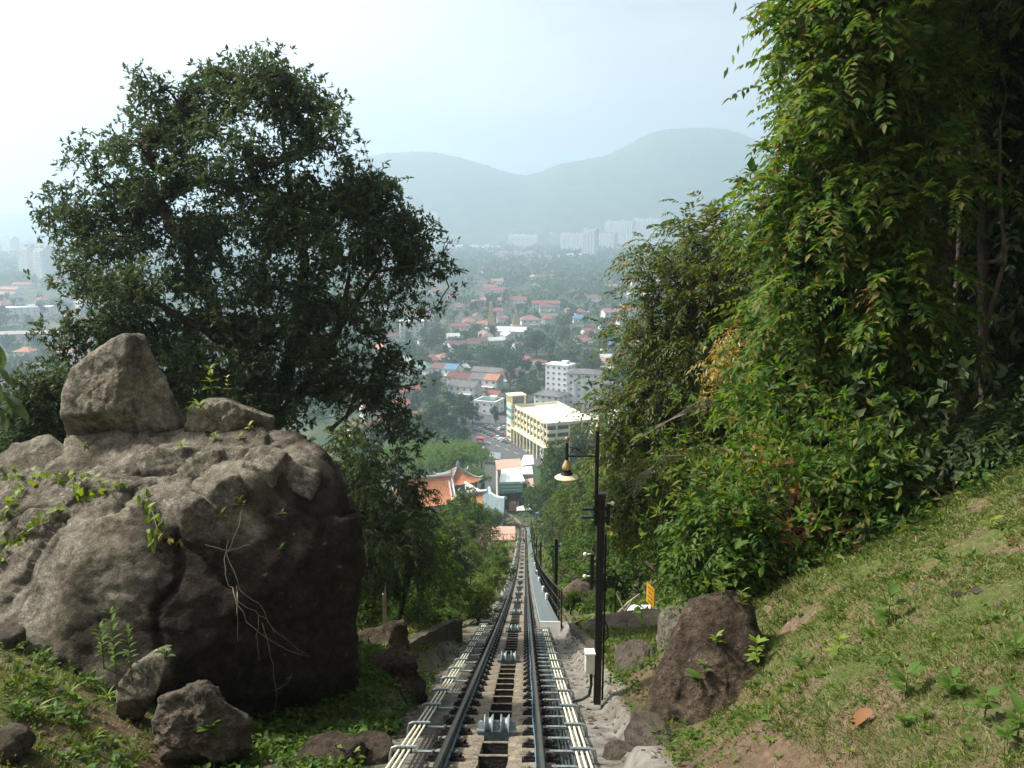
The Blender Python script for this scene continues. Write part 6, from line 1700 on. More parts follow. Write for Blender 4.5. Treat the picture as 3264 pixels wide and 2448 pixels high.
# ------------------------------------------------------------------ temple, station and the buildings at the foot of the line
M['temple_tile'] = mat("orange_glazed_tiles", (.50, .215, .095), .7, var=.18, scale=.8, spec=.3)
M['ridge'] = mat("grey_blue_ridge", (.36, .42, .44), .8, var=.15, scale=.8)
M['temple_wall'] = mat("pale_temple_wall", (.20, .26, .28), .8, var=.15, scale=.5)
M['dark_wood'] = mat("dark_timber", (.06, .05, .045), .7, var=.3, scale=1)
M['tin'] = mat("pale_sheet_roof", (.74, .80, .75), .7, .0, var=.12, scale=.4, stretch=(1, .1, 1))
M['green_panel'] = mat("green_banner", (.16, .36, .27), .6, var=.08, scale=.5)
M['terra_roof'] = mat("terracotta_roof", (.50, .30, .23), .85, var=.12, scale=.5)

def curved_roof(parent, cx, cy, zr, rx, dx, dy, drop, lift, yaw, name="roof", tiles=True, ridge=True):
    """a sweeping roof: ridge half-length rx, eaves half-size dx by dy, with lifted corners"""
    n = 14; cs, sn = math.cos(yaw), math.sin(yaw)
    def pt(a, t, s):
        # a -1..1 along, t 0..1 down the slope, s side
        hx = rx + (dx - rx) * t; x = a * hx; y = s * dy * t
        z = zr - drop * (1 - (1 - t) ** 1.7) + lift * (abs(a) ** 4) * (.35 + .65 * t ** 2)
        return (cx + x * cs - y * sn, cy + x * sn + y * cs, z)
    def endpt(b_, t, s):
        hy = dy * t; y = b_ * hy; hx = rx + (dx - rx) * t; x = s * hx
        z = zr - drop * (1 - (1 - t) ** 1.7) + lift * (.35 + .65 * t ** 2) * abs(b_) ** 4 + (lift * .35 * (1 - abs(b_) ** 4) * (1 - t))
        return (cx + x * cs - y * sn, cy + x * sn + y * cs, z)
    mb = MB()
    for s in (-1, 1):
        g = [[pt(-1 + 2 * i / n, j / 8, s) for j in range(9)] for i in range(n + 1)]
        vs = [p for r_ in g for p in r_]; mb.add(vs, [(i * 9 + j, i * 9 + j + 1, (i + 1) * 9 + j + 1, (i + 1) * 9 + j) for i in range(n) for j in range(8)])
        if dx > rx + .3:
            g = [[endpt(-1 + 2 * i / n, j / 8, s) for j in range(9)] for i in range(n + 1)]
            vs = [p for r_ in g for p in r_]; mb.add(vs, [(i * 9 + j, i * 9 + j + 1, (i + 1) * 9 + j + 1, (i + 1) * 9 + j) for i in range(n) for j in range(8)])
    o = mb.build(name, M['temple_tile'], parent); o.matrix_parent_inverse = Matrix.Identity(4)
    if tiles:
        tb = MB(); m = int(2 * dx / .42)
        for s in (-1, 1):
            for i in range(m + 1): tb.tube([Vector(pt(-1 + 2 * i / m, j / 5, s)) + Vector((0, 0, .05)) for j in range(6)], .09, 4, cap=False)
        if dx > rx + .3:
            m2 = int(2 * dy / .42)
            for s in (-1, 1):
                for i in range(m2 + 1): tb.tube([Vector(endpt(-1 + 2 * i / m2, j / 5, s)) + Vector((0, 0, .05)) for j in range(6)], .09, 4, cap=False)
        o = tb.build("tile_row", M['temple_tile'], parent); o.matrix_parent_inverse = Matrix.Identity(4); tag(o, kind="stuff")
    rb = MB()
    if rx > .3: rb.tube([Vector(pt(-1 + 2 * i / 10, 0, 1)) + Vector((0, 0, .25 + .5 * abs(-1 + 2 * i / 10) ** 4)) for i in range(11)], .34, 6)
    for a in (-1, 1):
        for s in (-1, 1):
            rb.tube([Vector(pt(a, j / 8, s)) + Vector((0, 0, .2 + (.5 if j == 8 else 0))) for j in range(9)], .26, 5)
        if rx > .3: rb.tube([Vector(pt(a, 0, 1)) + Vector((0, 0, .3)), Vector(pt(a, 0, 1)) + Vector((0, 0, 1.4)), Vector(pt(a, 0, 1)) + Vector((-.5 * a * cs, -.5 * a * sn, 2.0))], [.3, .22, .08], 5)
    o = rb.build("ridge", M['ridge'], parent); o.matrix_parent_inverse = Matrix.Identity(4)
YT_ = 228.0
pa = at(458, 469, YT_ + 6); zg = pa.z - 11
tp = empty("temple_pavilion", (pa.x, pa.y, zg), "temple pavilion with orange tiled roof and upturned grey ridges", "temple")
curved_roof(tp, 0, 0, 11, .35, 5.6, 5.0, 3.1, 1.0, R(28))
b = MB(); b.box((0, 0, 3.6), (7, 6.4, 7.2), Matrix.Rotation(R(28), 3, 'Z')); kid(b, "wall", M['temple_wall'], tp)
for q in ((-3.9, -3.5), (3.9, -3.5), (3.9, 3.5), (-3.9, 3.5)):
    v = Matrix.Rotation(R(28), 3, 'Z') @ Vector((q[0], q[1], 0)); b = MB(); b.tube([(v.x, v.y, 0), (v.x, v.y, 8)], .3, 7); kid(b, "column", M['dark_wood'], tp)
b = MB(); b.lathe([(.35, 11), (.5, 11.5), (.25, 11.9), (.35, 12.3), (0, 13.0)], 8); kid(b, "finial", M['ridge'], tp)
ph = at(424, 478, YT_ - 4); zg2 = ph.z - 10
th = empty("temple_hall", (ph.x, ph.y, zg2), "temple hall with large orange tiled gable roof left of the pavilion", "temple")
curved_roof(th, 0, 0, 10, 7.6, 7.9, 7.5, 5.6, .55, R(14))
b = MB(); b.box((0, 0, 2.4), (13.8, 12.4, 4.8), Matrix.Rotation(R(14), 3, 'Z')); kid(b, "wall", M['temple_wall'], th)
v = Matrix.Rotation(R(14), 3, 'Z'); b = MB()
for s in (-1, 1): b.prism([v @ Vector((s * 6.9, -6.2, 4.8)), v @ Vector((s * 6.9, 6.2, 4.8)), v @ Vector((s * 6.9, 0, 9.8))], v @ Vector((-s * .3, 0, 0)))
kid(b, "gable", M['white_paint'], th)
b = MB(); e = v @ Vector((7.75, -7.6, 4.7)); t_ = v @ Vector((7.75, 0, 10.1)); b.tube([tuple(t_), tuple((t_ + e) / 2 - Vector((0, 0, .7))), tuple(e)], .22, 5); kid(b, "verge", M['white_paint'], th)
# white stepped wall and the curved grey blue wall
Yw_ = 214
def wall_strip(name, top_px, Y0, Y1, bottom, th, m, parent, cap=None):
    b = MB(); n = len(top_px); T_ = [at(a, c, Y0 + (Y1 - Y0) * i / (n - 1)) for i, (a, c) in enumerate(top_px)]
    for i in range(n - 1):
        a, c = T_[i], T_[i + 1]; d = Vector((0, th, 0))
        zb0, zb1 = bottom(a), bottom(c)
        b.add([a, c, Vector((c.x, c.y, zb1)), Vector((a.x, a.y, zb0)), a + d, c + d, Vector((c.x, c.y + th, zb1)), Vector((a.x, a.y + th, zb0))], [(0, 1, 2, 3), (5, 4, 7, 6), (4, 5, 1, 0), (1, 5, 6, 2), (4, 0, 3, 7)])
    b.build(name, m, parent)
    if cap:
        c = MB(); c.tube([p + Vector((0, th / 2, .1)) for p in T_], .3, 6); c.build("coping", cap, parent)
w1 = at(475, 488, 222); wl = empty("temple_wall", (w1.x, w1.y, hz(w1.x, w1.y)), "white stepped temple wall running down from the pavilion", "wall")
wall_strip("wall_body", [(465, 483), (472, 487), (479, 491), (484, 493.5)], 224, 216, lambda p: p.z - 6, .4, M['white_paint'], wl, M['white_paint'])
w2 = at(495, 500, 200); wl2 = empty("temple_wall", (w2.x, w2.y, hz(w2.x, w2.y)), "tall grey blue wall with curved grey coping left of the track's end", "wall")
wall_strip("wall_body", [(483, 491), (489, 490.5), (490.5, 494), (494, 496.5), (499, 498), (504.5, 498.5), (504.2, 506), (503.6, 520)], 206, 176, lambda p: p.z - 14, .5, M['temple_wall'], wl2)
c = MB(); c.tube([at(a, q, Y) for a, q, Y in ((482, 491, 206), (488, 490.5, 203), (489.5, 487.5, 202), (490.5, 493.5, 200), (495, 496.5, 195), (500, 498, 190), (505.5, 498, 185))], .42, 6); c.build("coping", M['ridge'], wl2)
# low roof between
pr = at(452, 497, 214); ro = empty("annex_roof", (pr.x, pr.y, pr.z - 4), "low orange tiled annex between temple hall and stepped wall", "temple building")
curved_roof(ro, 6, 1, 4.6, 4.5, 4.7, 3.2, 1.8, .25, R(20)); b = MB(); b.box((6, 1, 1.2), (8, 5, 2.4), Matrix.Rotation(R(20), 3, 'Z')); kid(b, "wall", M['white_paint'], ro)

# lower station
ps = at(512, 494, 258); gs = hz(ps.x, ps.y)
st = empty("lower_station", (ps.x, 258, gs), "lower funicular station with pale sheet roof over a green banner", "station")
def sp_(px, py, Y): return at(px, py, Y) - Vector((ps.x, 258, gs))
b = MB(); A = [sp_(499.5, 483, 258), sp_(525, 482, 258), sp_(518.5, 468.8, 275), sp_(501.5, 470, 275)]; b.prism([tuple(p) for p in A], (0, 0, .3)); kid(b, "roof", M['tin'], st)
seam = MB()
for k in range(9):
    f = k / 8; seam.tube([A[0].lerp(A[1], f) + Vector((0, 0, .34)), A[3].lerp(A[2], f) + Vector((0, 0, .34))], .07, 4)
o = kid(seam, "roof_seam", M['tin'], st); tag(o, kind="stuff")
b = MB(); q = [sp_(499, 484, 257.4), sp_(523, 483, 257.4), sp_(523, 492, 257.4), sp_(499.5, 494, 257.4)]; b.prism([tuple(p) for p in q], (0, .25, 0)); kid(b, "banner", M['green_panel'], st)
lt = MB()
for row, (y0, hh) in enumerate(((486.2, 1.6), (489.3, 1.7), (491.8, .6))):
    x = 501.5 if row < 2 else 517
    while x < 521.5:
        ww = RNG.uniform(.5, .95)
        a_, c_ = sp_(x, y0 - .03 * (x - 500), 257.35), sp_(x + ww, y0 + hh - .03 * (x - 500), 257.35)
        lt.box(((a_.x + c_.x) / 2, a_.y - .03, (a_.z + c_.z) / 2), (c_.x - a_.x, .04, (a_.z - c_.z) * .8)); x += ww + RNG.uniform(.25, .5)
kid(lt, "banner_lettering", M['tin'], st)
b = MB()
for px in (503, 510, 517, 523.5):
    a_ = sp_(px, 493, 258.5); b.box((a_.x, a_.y, a_.z - 4), (.35, .35, 8))
a_ = sp_(525, 488, 259); b.box((a_.x, a_.y, a_.z - 1), (1.2, .5, 5)); kid(b, "column", M['dark_wood'], st)
b = MB(); a_ = sp_(513, 500, 268); b.box((a_.x, a_.y, a_.z), (9, .3, 9)); kid(b, "back_wall", M['dark_wood'], st)
b = MB(); a_ = sp_(514, 506, 259.5); b.box((a_.x, a_.y, a_.z), (3.2, 2.5, 2.4)); kid(b, "buffer_platform", M['terra_roof'], st)
# white canopy beside the rails, blue sign board, pink terrace, small lookout deck
pc = at(525, 507, 235); cv = empty("white_canopy", (pc.x, pc.y, hz(pc.x, pc.y)), "white pointed canopy beside the end of the track", "canopy")
h_ = pc.z - hz(pc.x, pc.y); b = MB(); b.add([(-2.4, -1.5, h_ - .6), (2, -1.5, h_ - .4), (2, 1.5, h_ - .4), (-2.4, 1.5, h_ - .6), (1.0, 0, h_ + .9)], [(0, 1, 4), (1, 2, 4), (2, 3, 4), (3, 0, 4), (3, 2, 1, 0)]); kid(b, "cover", M['white_paint'], cv)
b = MB()
for q in ((-2.2, -1.3), (1.8, -1.3), (1.8, 1.3), (-2.2, 1.3)): b.tube([(q[0], q[1], 0), (q[0], q[1], h_ - .5)], .06, 5)
kid(b, "post", M['black_paint'], cv)
pb = at(540.5, 515, 150); gb = hz(at(546, 515, 150).x, 150); bs = empty("blue_sign", (at(546, 515, 150).x, 150, gb), "small blue sign box hung off a pole by the track's curve", "sign")
b = MB(); hh = pb.z - gb; b.tube([(0, 0, 0), (0, 0, hh + 1.6)], .07, 6); b.tube([(0, 0, hh), (-.9, 0, hh)], .05, 5); kid(b, "pole", M['black_paint'], bs)
b = MB(); b.box((-1.3, 0, hh), (1.1, .6, .95)); kid(b, "board", M['blue_board'] if 'blue_board' in M else mat("blue_board", (.10, .22, .40), .5), bs)
b = MB(); b.box((-1.3, -.31, hh), (.5, .02, .4)); kid(b, "plate", M['white_paint'], bs)
pd = at(503, 533, 138); b = MB(); b.box((0, 0, -.15), (4.4, 7, .3)); dk = empty("terrace_deck", (pd.x, pd.y, pd.z - 2.5), "pinkish paved terrace with dark rails left of the track's curve", "terrace")
b = MB(); b.box((0, 0, 2.35), (4.2, 6.5, .3)); b.box((0, 0, .6), (3.6, 6, 3.2)); kid(b, "deck", M['terra_roof'], dk)
for k in range(7):
    b = MB(); b.box((-2 + k * .67, -3.1, 3.0), (.07, .07, 1.1)); kid(b, "rail_post", M['black_paint'], dk)
b = MB(); b.box((0, -3.1, 3.5), (4.2, .07, .07)); kid(b, "rail_bar", M['black_paint'], dk)
# flat terracotta roofed hall, grey sheds and right hand shop
def flat_hall(px_list, Y0, Y1, label, m, nm, hgt=8, cat="building"):
    P = [at(px_list[0][0], px_list[0][1], Y0)]; z = P[0].z
    P = [at_z(a, c, z) for a, c in px_list]; cx = sum(p.x for p in P) / 4; cy = sum(p.y for p in P) / 4
    t = empty(nm, (cx, cy, G0 + 2), label, cat); z -= G0 + 2
    b = MB(); b.prism([(p.x - cx, p.y - cy, z - .4) for p in P], (0, 0, .4)); kid(b, "roof", m, t)
    b = MB(); b.prism([((p.x - cx) * .93, (p.y - cy) * .93, -4) for p in P], (0, 0, z + 3.58)); kid(b, "wall", M['wall_paint'], t, col=(.6, .58, .54))
    f = [Vector((p.x - cx, p.y - cy, 0)) * .93 for p in P]
    for k in range(4):
        q = f[0].lerp(f[1], (k + .5) / 4); kid_me(WIN, "window", t, (q.x, q.y - .08, z - 2.0))
    return t
flat_hall([(497, 470), (523, 468.5), (520, 458.5), (495, 460)], 290, 300, "flat terracotta roofed hall behind the station", M['terra_roof'], "market_hall")
flat_hall([(463, 455), (481, 455), (484, 446.5), (468, 448)], 320, 330, "grey sheet roofed shed beside the road", M['tin'], "roadside_shed")
flat_hall([(484, 458), (500, 459), (501, 453), (484, 451)], 318, 330, "low grey stall roofs above the terracotta hall", M['galv'], "market_stall")
flat_hall([(522, 474), (533, 474), (532, 466), (520, 467)], 283, 300, "white walled shop right of the terracotta hall", M['tin'], "shop_house")
flat_hall([(526, 487), (534, 487), (533, 478), (524, 479)], 262, 285, "beige roofed building at the station's right side", M['terra_roof'], "annex")
flat_hall([(519, 466), (534, 464), (533, 455), (524, 455)], 305, 320, "white framed stall right of the terracotta roof", M['white_paint'], "market_stall")
# bright flat canopies of the rain trees beyond the temple
M_c = L_['canopy']
rt = []
for k, (h, r, sd_) in enumerate(((11, 13, 61), (10, 10, 62))):
    rt.append(template("rain_tree", h, r, 'ros', M_c, 620, 7, sd_, trunk_h=.45, flat=.30, lobes=16, nper=6, L=.55, W=.26, spread=1.0, wood_n=60, bm='bark_pale'))
for k, (px, py, Y, s, lab) in enumerate(((458, 452, 262, 1.0, "broad bright green rain tree canopy left of the station roof"), (436, 455, 268, 1.1, "bright green flat canopy behind the temple hall's ridge"), (412, 447, 285, .9, "bright green canopy at the left behind the feathery trees"), (477, 472, 250, .5, "darker leafy crown between pavilion and station"), (455, 448, 290, .8, "bright green canopy below the creeper hung tree"))):
    p = at(px, py, Y); g = hz(p.x, Y); o = rt[k % 2] if k < 2 else copy_tree(rt[k % 2]); o.location = (p.x, Y, p.z - 9.5 * s); o.scale = (s, s, s); o.rotation_euler = (0, 0, k * 1.3); tag(o, lab, "tree", "rain trees round the temple")
# ------------------------------------------------------------------ grass, weeds and small things close to the camera
from mathutils.bvhtree import BVHTree
def tri_mesh(o):
    mw = o.matrix_basis; vs = [mw @ v.co for v in o.data.vertices]; return BVHTree.FromPolygons(vs, [tuple(p.vertices) for p in o.data.polygons])
ROCKS = [o for o in COL.objects if o.type == 'MESH' and o.parent is None and o.get("category") in ("boulder", "stone", "rock") and o.location.length < 30]
BV = [tri_mesh(o) for o in ROCKS]
def hit(px, py):
    d = at(px, py, 1.0).normalized(); best = None
    for bv in BV:
        r = bv.ray_cast(Vector((0, 0, 0)), d)
        if r[0] is not None and (best is None or r[3] < best[2]): best = (r[0], r[1] if r[1].dot(d) < 0 else -r[1], r[3])
    # the ground
    lo = None; t = 1.0
    while t < 40:
        p = d * t
        if p.z < hz(p.x, p.y): lo = t; break
        t += .25
    if lo is not None:
        a, b_ = lo - .25, lo
        for _ in range(8):
            m_ = (a + b_) / 2; p = d * m_
            if p.z < hz(p.x, p.y): b_ = m_
            else: a = m_
        if best is None or b_ < best[2]: best = (d * b_, Vector((0, -.3, 1)).normalized(), b_)
    return best if best else (at(px, py, 11.2), Vector((0, -.7, .7)), 11.0)
GB = BVHTree.FromPolygons([tuple(v) for v in V_ground.tolist()], [tuple(f) for f in F_ground.tolist()])
def gdrop(x, y):
    r = GB.ray_cast(Vector((x, y, 30)), Vector((0, 0, -1))); return (r[0].z if r[0] else hz(x, y))

# broken plates standing proud of the boulder
for i_, (px, py, rx, ry, rz_) in enumerate(((165, 462, .34, .2, .10), (205, 468, .30, .22, .13), (228, 492, .26, .2, .12), (182, 500, .30, .2, .11), (112, 478, .40, .25, .08), (72, 492, .22, .16, .10), (40, 520, .26, .2, .10), (265, 460, .30, .22, .11), (300, 480, .24, .2, .09))):
    h = hit(px, py); rnd_ = random.Random(500 + i_); pls_ = [((0, 0, 1), rz_), ((0, 0, -1), rz_ * 2), ((1, .2, .3), rx), ((-1, .1, .3), rx), ((.15, 1, .3), ry), ((-.1, -1, .3), ry)]
    for _ in range(7):
        a_ = rnd_.uniform(0, 6.28); pls_.append(((math.cos(a_), math.sin(a_), rnd_.uniform(-.1, .9)), rnd_.uniform(.7, 1) * (rx * abs(math.cos(a_)) + ry * abs(math.sin(a_)))))
    o = plane_rock("rock_plate", (0, 0, 0), pls_, M['granite'], k=70, noise_amp=.03, sub=4, nscale=2.5, seed=60 + i_, chips=None)
    z_ = h[1].normalized(); x_ = z_.cross(Vector((rnd_.uniform(-.5, .5), .2, 1))).normalized(); y_ = z_.cross(x_)
    o.parent = boulder; o.matrix_parent_inverse = boulder.matrix_basis.inverted(); o.matrix_basis = Matrix.Translation(h[0] - z_ * rz_ * .45) @ Matrix((x_, y_, z_)).transposed().to_4x4()
    BV.append(tri_mesh(o))
def leaf_mesh(name, m, L, W, curl=.25, fold=.22, n=4, heart=False):
    vs = []; fs = []
    for i in range(n + 1):
        t = i / n; w_ = W * .5 * (math.sin(math.pi * (t * .88 + .10)) ** .8 if not heart else (1 - t) ** .6 * (1.1 if i else .75)); z = -curl * L * t * t; y = L * t * (1 - .12 * t)
        if i == n: w_ = .002
        vs += [(-w_, y - (.12 * L if heart and i == 0 else 0), z + fold * w_), (0, y, z), (w_, y - (.12 * L if heart and i == 0 else 0), z + fold * w_)]
    for i in range(n):
        a = i * 3; fs += [(a, a + 1, a + 4, a + 3), (a + 1, a + 2, a + 5, a + 4)]
    b = MB(); b.add(vs, fs); return b.mesh(name, m, smooth=True, fix=False)
LEAF = {'broad': leaf_mesh("leaf", L_['lush'], .16, .062), 'lime': leaf_mesh("leaf", L_['lime'], .13, .045), 'heart': leaf_mesh("leaf", L_['lime'], .085, .085, .15, .15, 4, True), 'yellow': leaf_mesh("leaf", L_['yellow'], .10, .05), 'rust': leaf_mesh("leaf", L_['rust'], .13, .06, .5), 'bright': leaf_mesh("leaf", L_['bright'], .11, .03), 'dark': leaf_mesh("leaf", L_['dark'], .22, .075), 'strap': leaf_mesh("leaf", L_['lime'], .20, .022, .35)}
def put_leaf(kind, parent, p, d, s=1.0, roll=0.0, up=Vector((0, 0, 1))):
    d = Vector(d).normalized(); x = d.cross(up); x = x.normalized() if x.length > 1e-4 else Vector((1, 0, 0)); z = x.cross(d)
    mtx = Matrix((x, d, z)).transposed().to_4x4(); mtx = Matrix.Translation(p) @ mtx @ Matrix.Rotation(roll, 4, 'Y') @ Matrix.Scale(s, 4)
    o = bpy.data.objects.new("leaf", LEAF[kind]); COL.objects.link(o); o.parent = parent; o.matrix_parent_inverse = parent.matrix_basis.inverted(); o.matrix_basis = mtx; return o
def rosette_plant(base, kind, n, s, label, stem=.10, cat="plant", group="plants on the banks", tiers=3, lean_=(0, 0), m='bark'):
    base = Vector(base); t = empty("plant", base, label, cat, group); b = MB(); top = base + Vector((lean_[0], lean_[1], 1)) * stem * s
    b.tube([base - Vector((0, 0, .03)), top], [.006 * s + .002, .003], 5); b.build("stem", M['stem'], t)
    for i in range(n):
        a = i * 2.4 + RNG.uniform(-.3, .3); k = (i % tiers) / max(1, tiers - 1) if tiers > 1 else .5
        p = base.lerp(top, .35 + .65 * k); e = .25 + .8 * k + RNG.uniform(-.15, .2)
        put_leaf(kind, t, p, (math.cos(a), math.sin(a), e), s * RNG.uniform(.75, 1.15), RNG.uniform(-.3, .3))
    return t
M['stem'] = mat("green_stem", (.10, .13, .04), .7, var=.3, scale=20)

# grass blades
def blades(name, n, region, m, hmin, hmax, lean_amt=.5, width=.006, mask=None, clump=4):
    x0, x1, y0, y1 = region; X = RNG.uniform(x0, x1, n); Y = RNG.uniform(y0, y1, n)
    k = mask(X, Y); X = X[k]; Y = Y[k]
    X = np.repeat(X, clump) + RNG.normal(size=len(X) * clump) * .03; Y = np.repeat(Y, clump) + RNG.normal(size=len(Y) * clump) * .03
    Z = np.array([gdrop(a, b_) for a, b_ in zip(X[::clump], Y[::clump])]); Z = np.repeat(Z, clump)
    Zs = height(X, Y) - np.repeat(height(X[::clump], Y[::clump]), clump); Z = Z + np.clip(Zs, -.06, .06) - .012
    n2 = len(X); dist = np.sqrt(X ** 2 + Y ** 2 + Z ** 2)
    h = RNG.uniform(hmin, hmax, n2); D = unit(np.stack([RNG.normal(size=n2) * lean_amt, RNG.normal(size=n2) * lean_amt, np.ones(n2)], 1))
    w_ = width * np.clip(dist / 6, .8, 3); S = unit(np.cross(D, RNG.normal(size=(n2, 3)))) * w_[:, None]
    P = np.stack([X, Y, Z], 1); tip = P + D * h[:, None] + np.stack([D[:, 0], D[:, 1], -.4 * np.ones(n2)], 1) * (h * .35)[:, None]; mid = P + D * (h * .55)[:, None]
    V = np.stack([P - S, P + S, mid + S * .8, tip, mid - S * .8], 1).reshape(-1, 3); i = np.arange(n2)[:, None] * 5
    Fq = np.concatenate([i + np.array([[0, 1, 2]]), i + np.array([[0, 2, 4]]), i + np.array([[4, 2, 3]])], 1).reshape(-1, 3)
    o = np_obj(name, V, Fq, m); return tag(o, kind="stuff")
def Lf(X, Y): return X - xc(Y)
def patch(X, Y, sc, sd, thr): return np.array([noise.fractal(Vector((a * sc, b_ * sc, sd)), 1, 2, 3) for a, b_ in zip(X, Y)]) > thr
bank = lambda X, Y: (Lf(X, Y) > 2.35) & (Y < 15.5) & (X < Y * .72 + 1.2) & (Lf(X, Y) > 2.2 + .0 * Y)
blades("grass", 60000, (1.9, 11, 2.2, 15.5), L_['grass'], .03, .085, .8, .0040, lambda X, Y: bank(X, Y) & patch(X, Y, .9, 1.0, -.26), 4)
blades("dry_grass", 6000, (1.9, 11, 2.2, 15.5), L_['dry'], .02, .06, 1.1, .0038, lambda X, Y: bank(X, Y), 4)
blades("grass", 20000, (1.9, 5.5, 2.4, 7.5), L_['grass'], .03, .07, .9, .0036, lambda X, Y: bank(X, Y) & patch(X, Y, 1.2, 3.0, -.1), 4)
blades("dry_grass", 5000, (1.7, 5.5, 2.4, 8.5), L_['dry'], .015, .05, 1.2, .0032, lambda X, Y: (Lf(X, Y) > 1.9), 4)
blades("grass", 4200, (3, 11, 9, 16.5), L_['grass'], .06, .16, .6, .005, lambda X, Y: (Lf(X, Y) > 3.2) & (Y > 9.2 + .22 * Lf(X, Y)) & (Y < 12.6 + .45 * Lf(X, Y)), 4)
blades("grass", 9000, (1.6, 8, 12, 25), L_['grass'], .05, .13, .6, .007, lambda X, Y: (Lf(X, Y) > 1.8) & (Lf(X, Y) < 7.5), 4)
leftm = lambda X, Y: (Lf(X, Y) < -2.5) & (X > -Y * .70 - 1)
blades("grass", 7500, (-8, -1.6, 4, 12), L_['grass'], .04, .13, .7, .0048, lambda X, Y: leftm(X, Y) & (Y < 11) & patch(X, Y, 1.1, 5.0, -.02), 5)
blades("dry_grass", 6500, (-8, -1.6, 4, 12), L_['dry'], .02, .06, 1.1, .004, lambda X, Y: leftm(X, Y), 4)
blades("grass", 7000, (-4.6, -1.6, 10.5, 24), L_['grass'], .06, .18, .5, .007, lambda X, Y: (Lf(X, Y) < -1.75) & (Lf(X, Y) > -4.2), 4)
blades("grass", 900, (-2.2, -1.0, 5, 22), L_['grass'], .04, .12, .7, .005, lambda X, Y: (Lf(X, Y) < -1.15) & patch(X, Y, 1.4, 8.0, .1), 5)
blades("grass", 420, (1.2, 2.0, 6, 20), L_['grass'], .03, .09, .7, .005, lambda X, Y: (Lf(X, Y) > 1.35) & patch(X, Y, 1.6, 9.0, .15), 5)

# tufts
def tufts(n, region, mask, m, name="grass_tufts", hmax=.16):
    x0, x1, y0, y1 = region; X = RNG.uniform(x0, x1, n); Y = RNG.uniform(y0, y1, n); k = mask(X, Y); X = X[k]; Y = Y[k]
    P = np.stack([X, Y, np.array([gdrop(a, b_) for a, b_ in zip(X, Y)])], 1); q = 26; s = RNG.uniform(.5, 1.2, len(P)); s2 = np.repeat(s, q)
    P2 = np.repeat(P, q, 0) + RNG.normal(size=(len(P) * q, 3)) * np.array([.025, .025, 0]); D = unit(RNG.normal(size=P2.shape) * np.array([.6, .6, .1]) + np.array([0, 0, 1]))
    V, Fq = leaf_quads(P2, D, hmax * s2 * RNG.uniform(.5, 1, len(s2)), .011 * np.ones(len(s2)), sag=.35); o = np_obj(name, V, Fq, m); return tag(o, kind="stuff")
tufts(620, (1.9, 11, 2.4, 14), lambda X, Y: bank(X, Y) & patch(X, Y, .7, 4.0, -.05), L_['grass'])
tufts(160, (2.4, 11, 8, 14.5), lambda X, Y: bank(X, Y) & (Y > 7 + .25 * Lf(X, Y)), L_['lush'], hmax=.2)
tufts(320, (-8, -1.8, 4.2, 11.5), leftm, L_['grass'], hmax=.2)
tufts(200, (1.7, 7, 12, 24), lambda X, Y: Lf(X, Y) > 1.9, L_['grass'], hmax=.22)
# leafy weeds as loose ground cover
def weeds(name, n, region, m, L, W, mask, hgt=.12):
    x0, x1, y0, y1 = region; X = RNG.uniform(x0, x1, n); Y = RNG.uniform(y0, y1, n); k = mask(X, Y); X = X[k]; Y = Y[k]
    P = np.stack([X, Y, np.array([gdrop(a, b_) for a, b_ in zip(X, Y)])], 1)
    q = 9; s = RNG.uniform(.6, 1.3, len(P)); P2 = np.repeat(P, q, 0); s2 = np.repeat(s, q)
    P2 = P2 + RNG.normal(size=P2.shape) * np.array([.035, .035, 0]) + np.array([0, 0, 1]) * (RNG.uniform(0, hgt, len(P2)) * s2)[:, None]
    D = unit(rnd_dirs(len(P2)) * np.array([1, 1, .45]) + np.array([0, 0, .35]))
    V, Fq = leaf_quads(P2, D, L * s2 * RNG.uniform(.6, 1.2, len(P2)), W * s2, sag=.2); o = np_obj(name, V, Fq, m); return tag(o, kind="stuff")
weeds("weeds", 2200, (-8, -1.7, 4.2, 11.5), L_['lush'], .085, .04, lambda X, Y: leftm(X, Y) & patch(X, Y, .8, 2.0, .02))
weeds("weeds", 420, (-8, -1.7, 4.2, 11.5), L_['bright'], .07, .03, lambda X, Y: leftm(X, Y) & patch(X, Y, .8, 7.0, .05))
weeds("weeds", 1500, (-3.2, -1.25, 5.5, 14), L_['lush'], .09, .045, lambda X, Y: (Lf(X, Y) < -1.3))
weeds("weeds", 420, (1.5, 3.2, 6.0, 13), L_['bright'], .075, .035, lambda X, Y: (Lf(X, Y) > 1.55) & (Lf(X, Y) < 2.6))
weeds("weeds", 420, (2, 11, 3, 14), L_['lush'], .06, .03, lambda X, Y: bank(X, Y), .06)
weeds("weeds", 500, (2.6, 11, 10, 15.5), L_['lush'], .13, .06, lambda X, Y: (Lf(X, Y) > 2.7) & (Y > 10.6 + .20 * (Lf(X, Y) - 2.5)), .28)

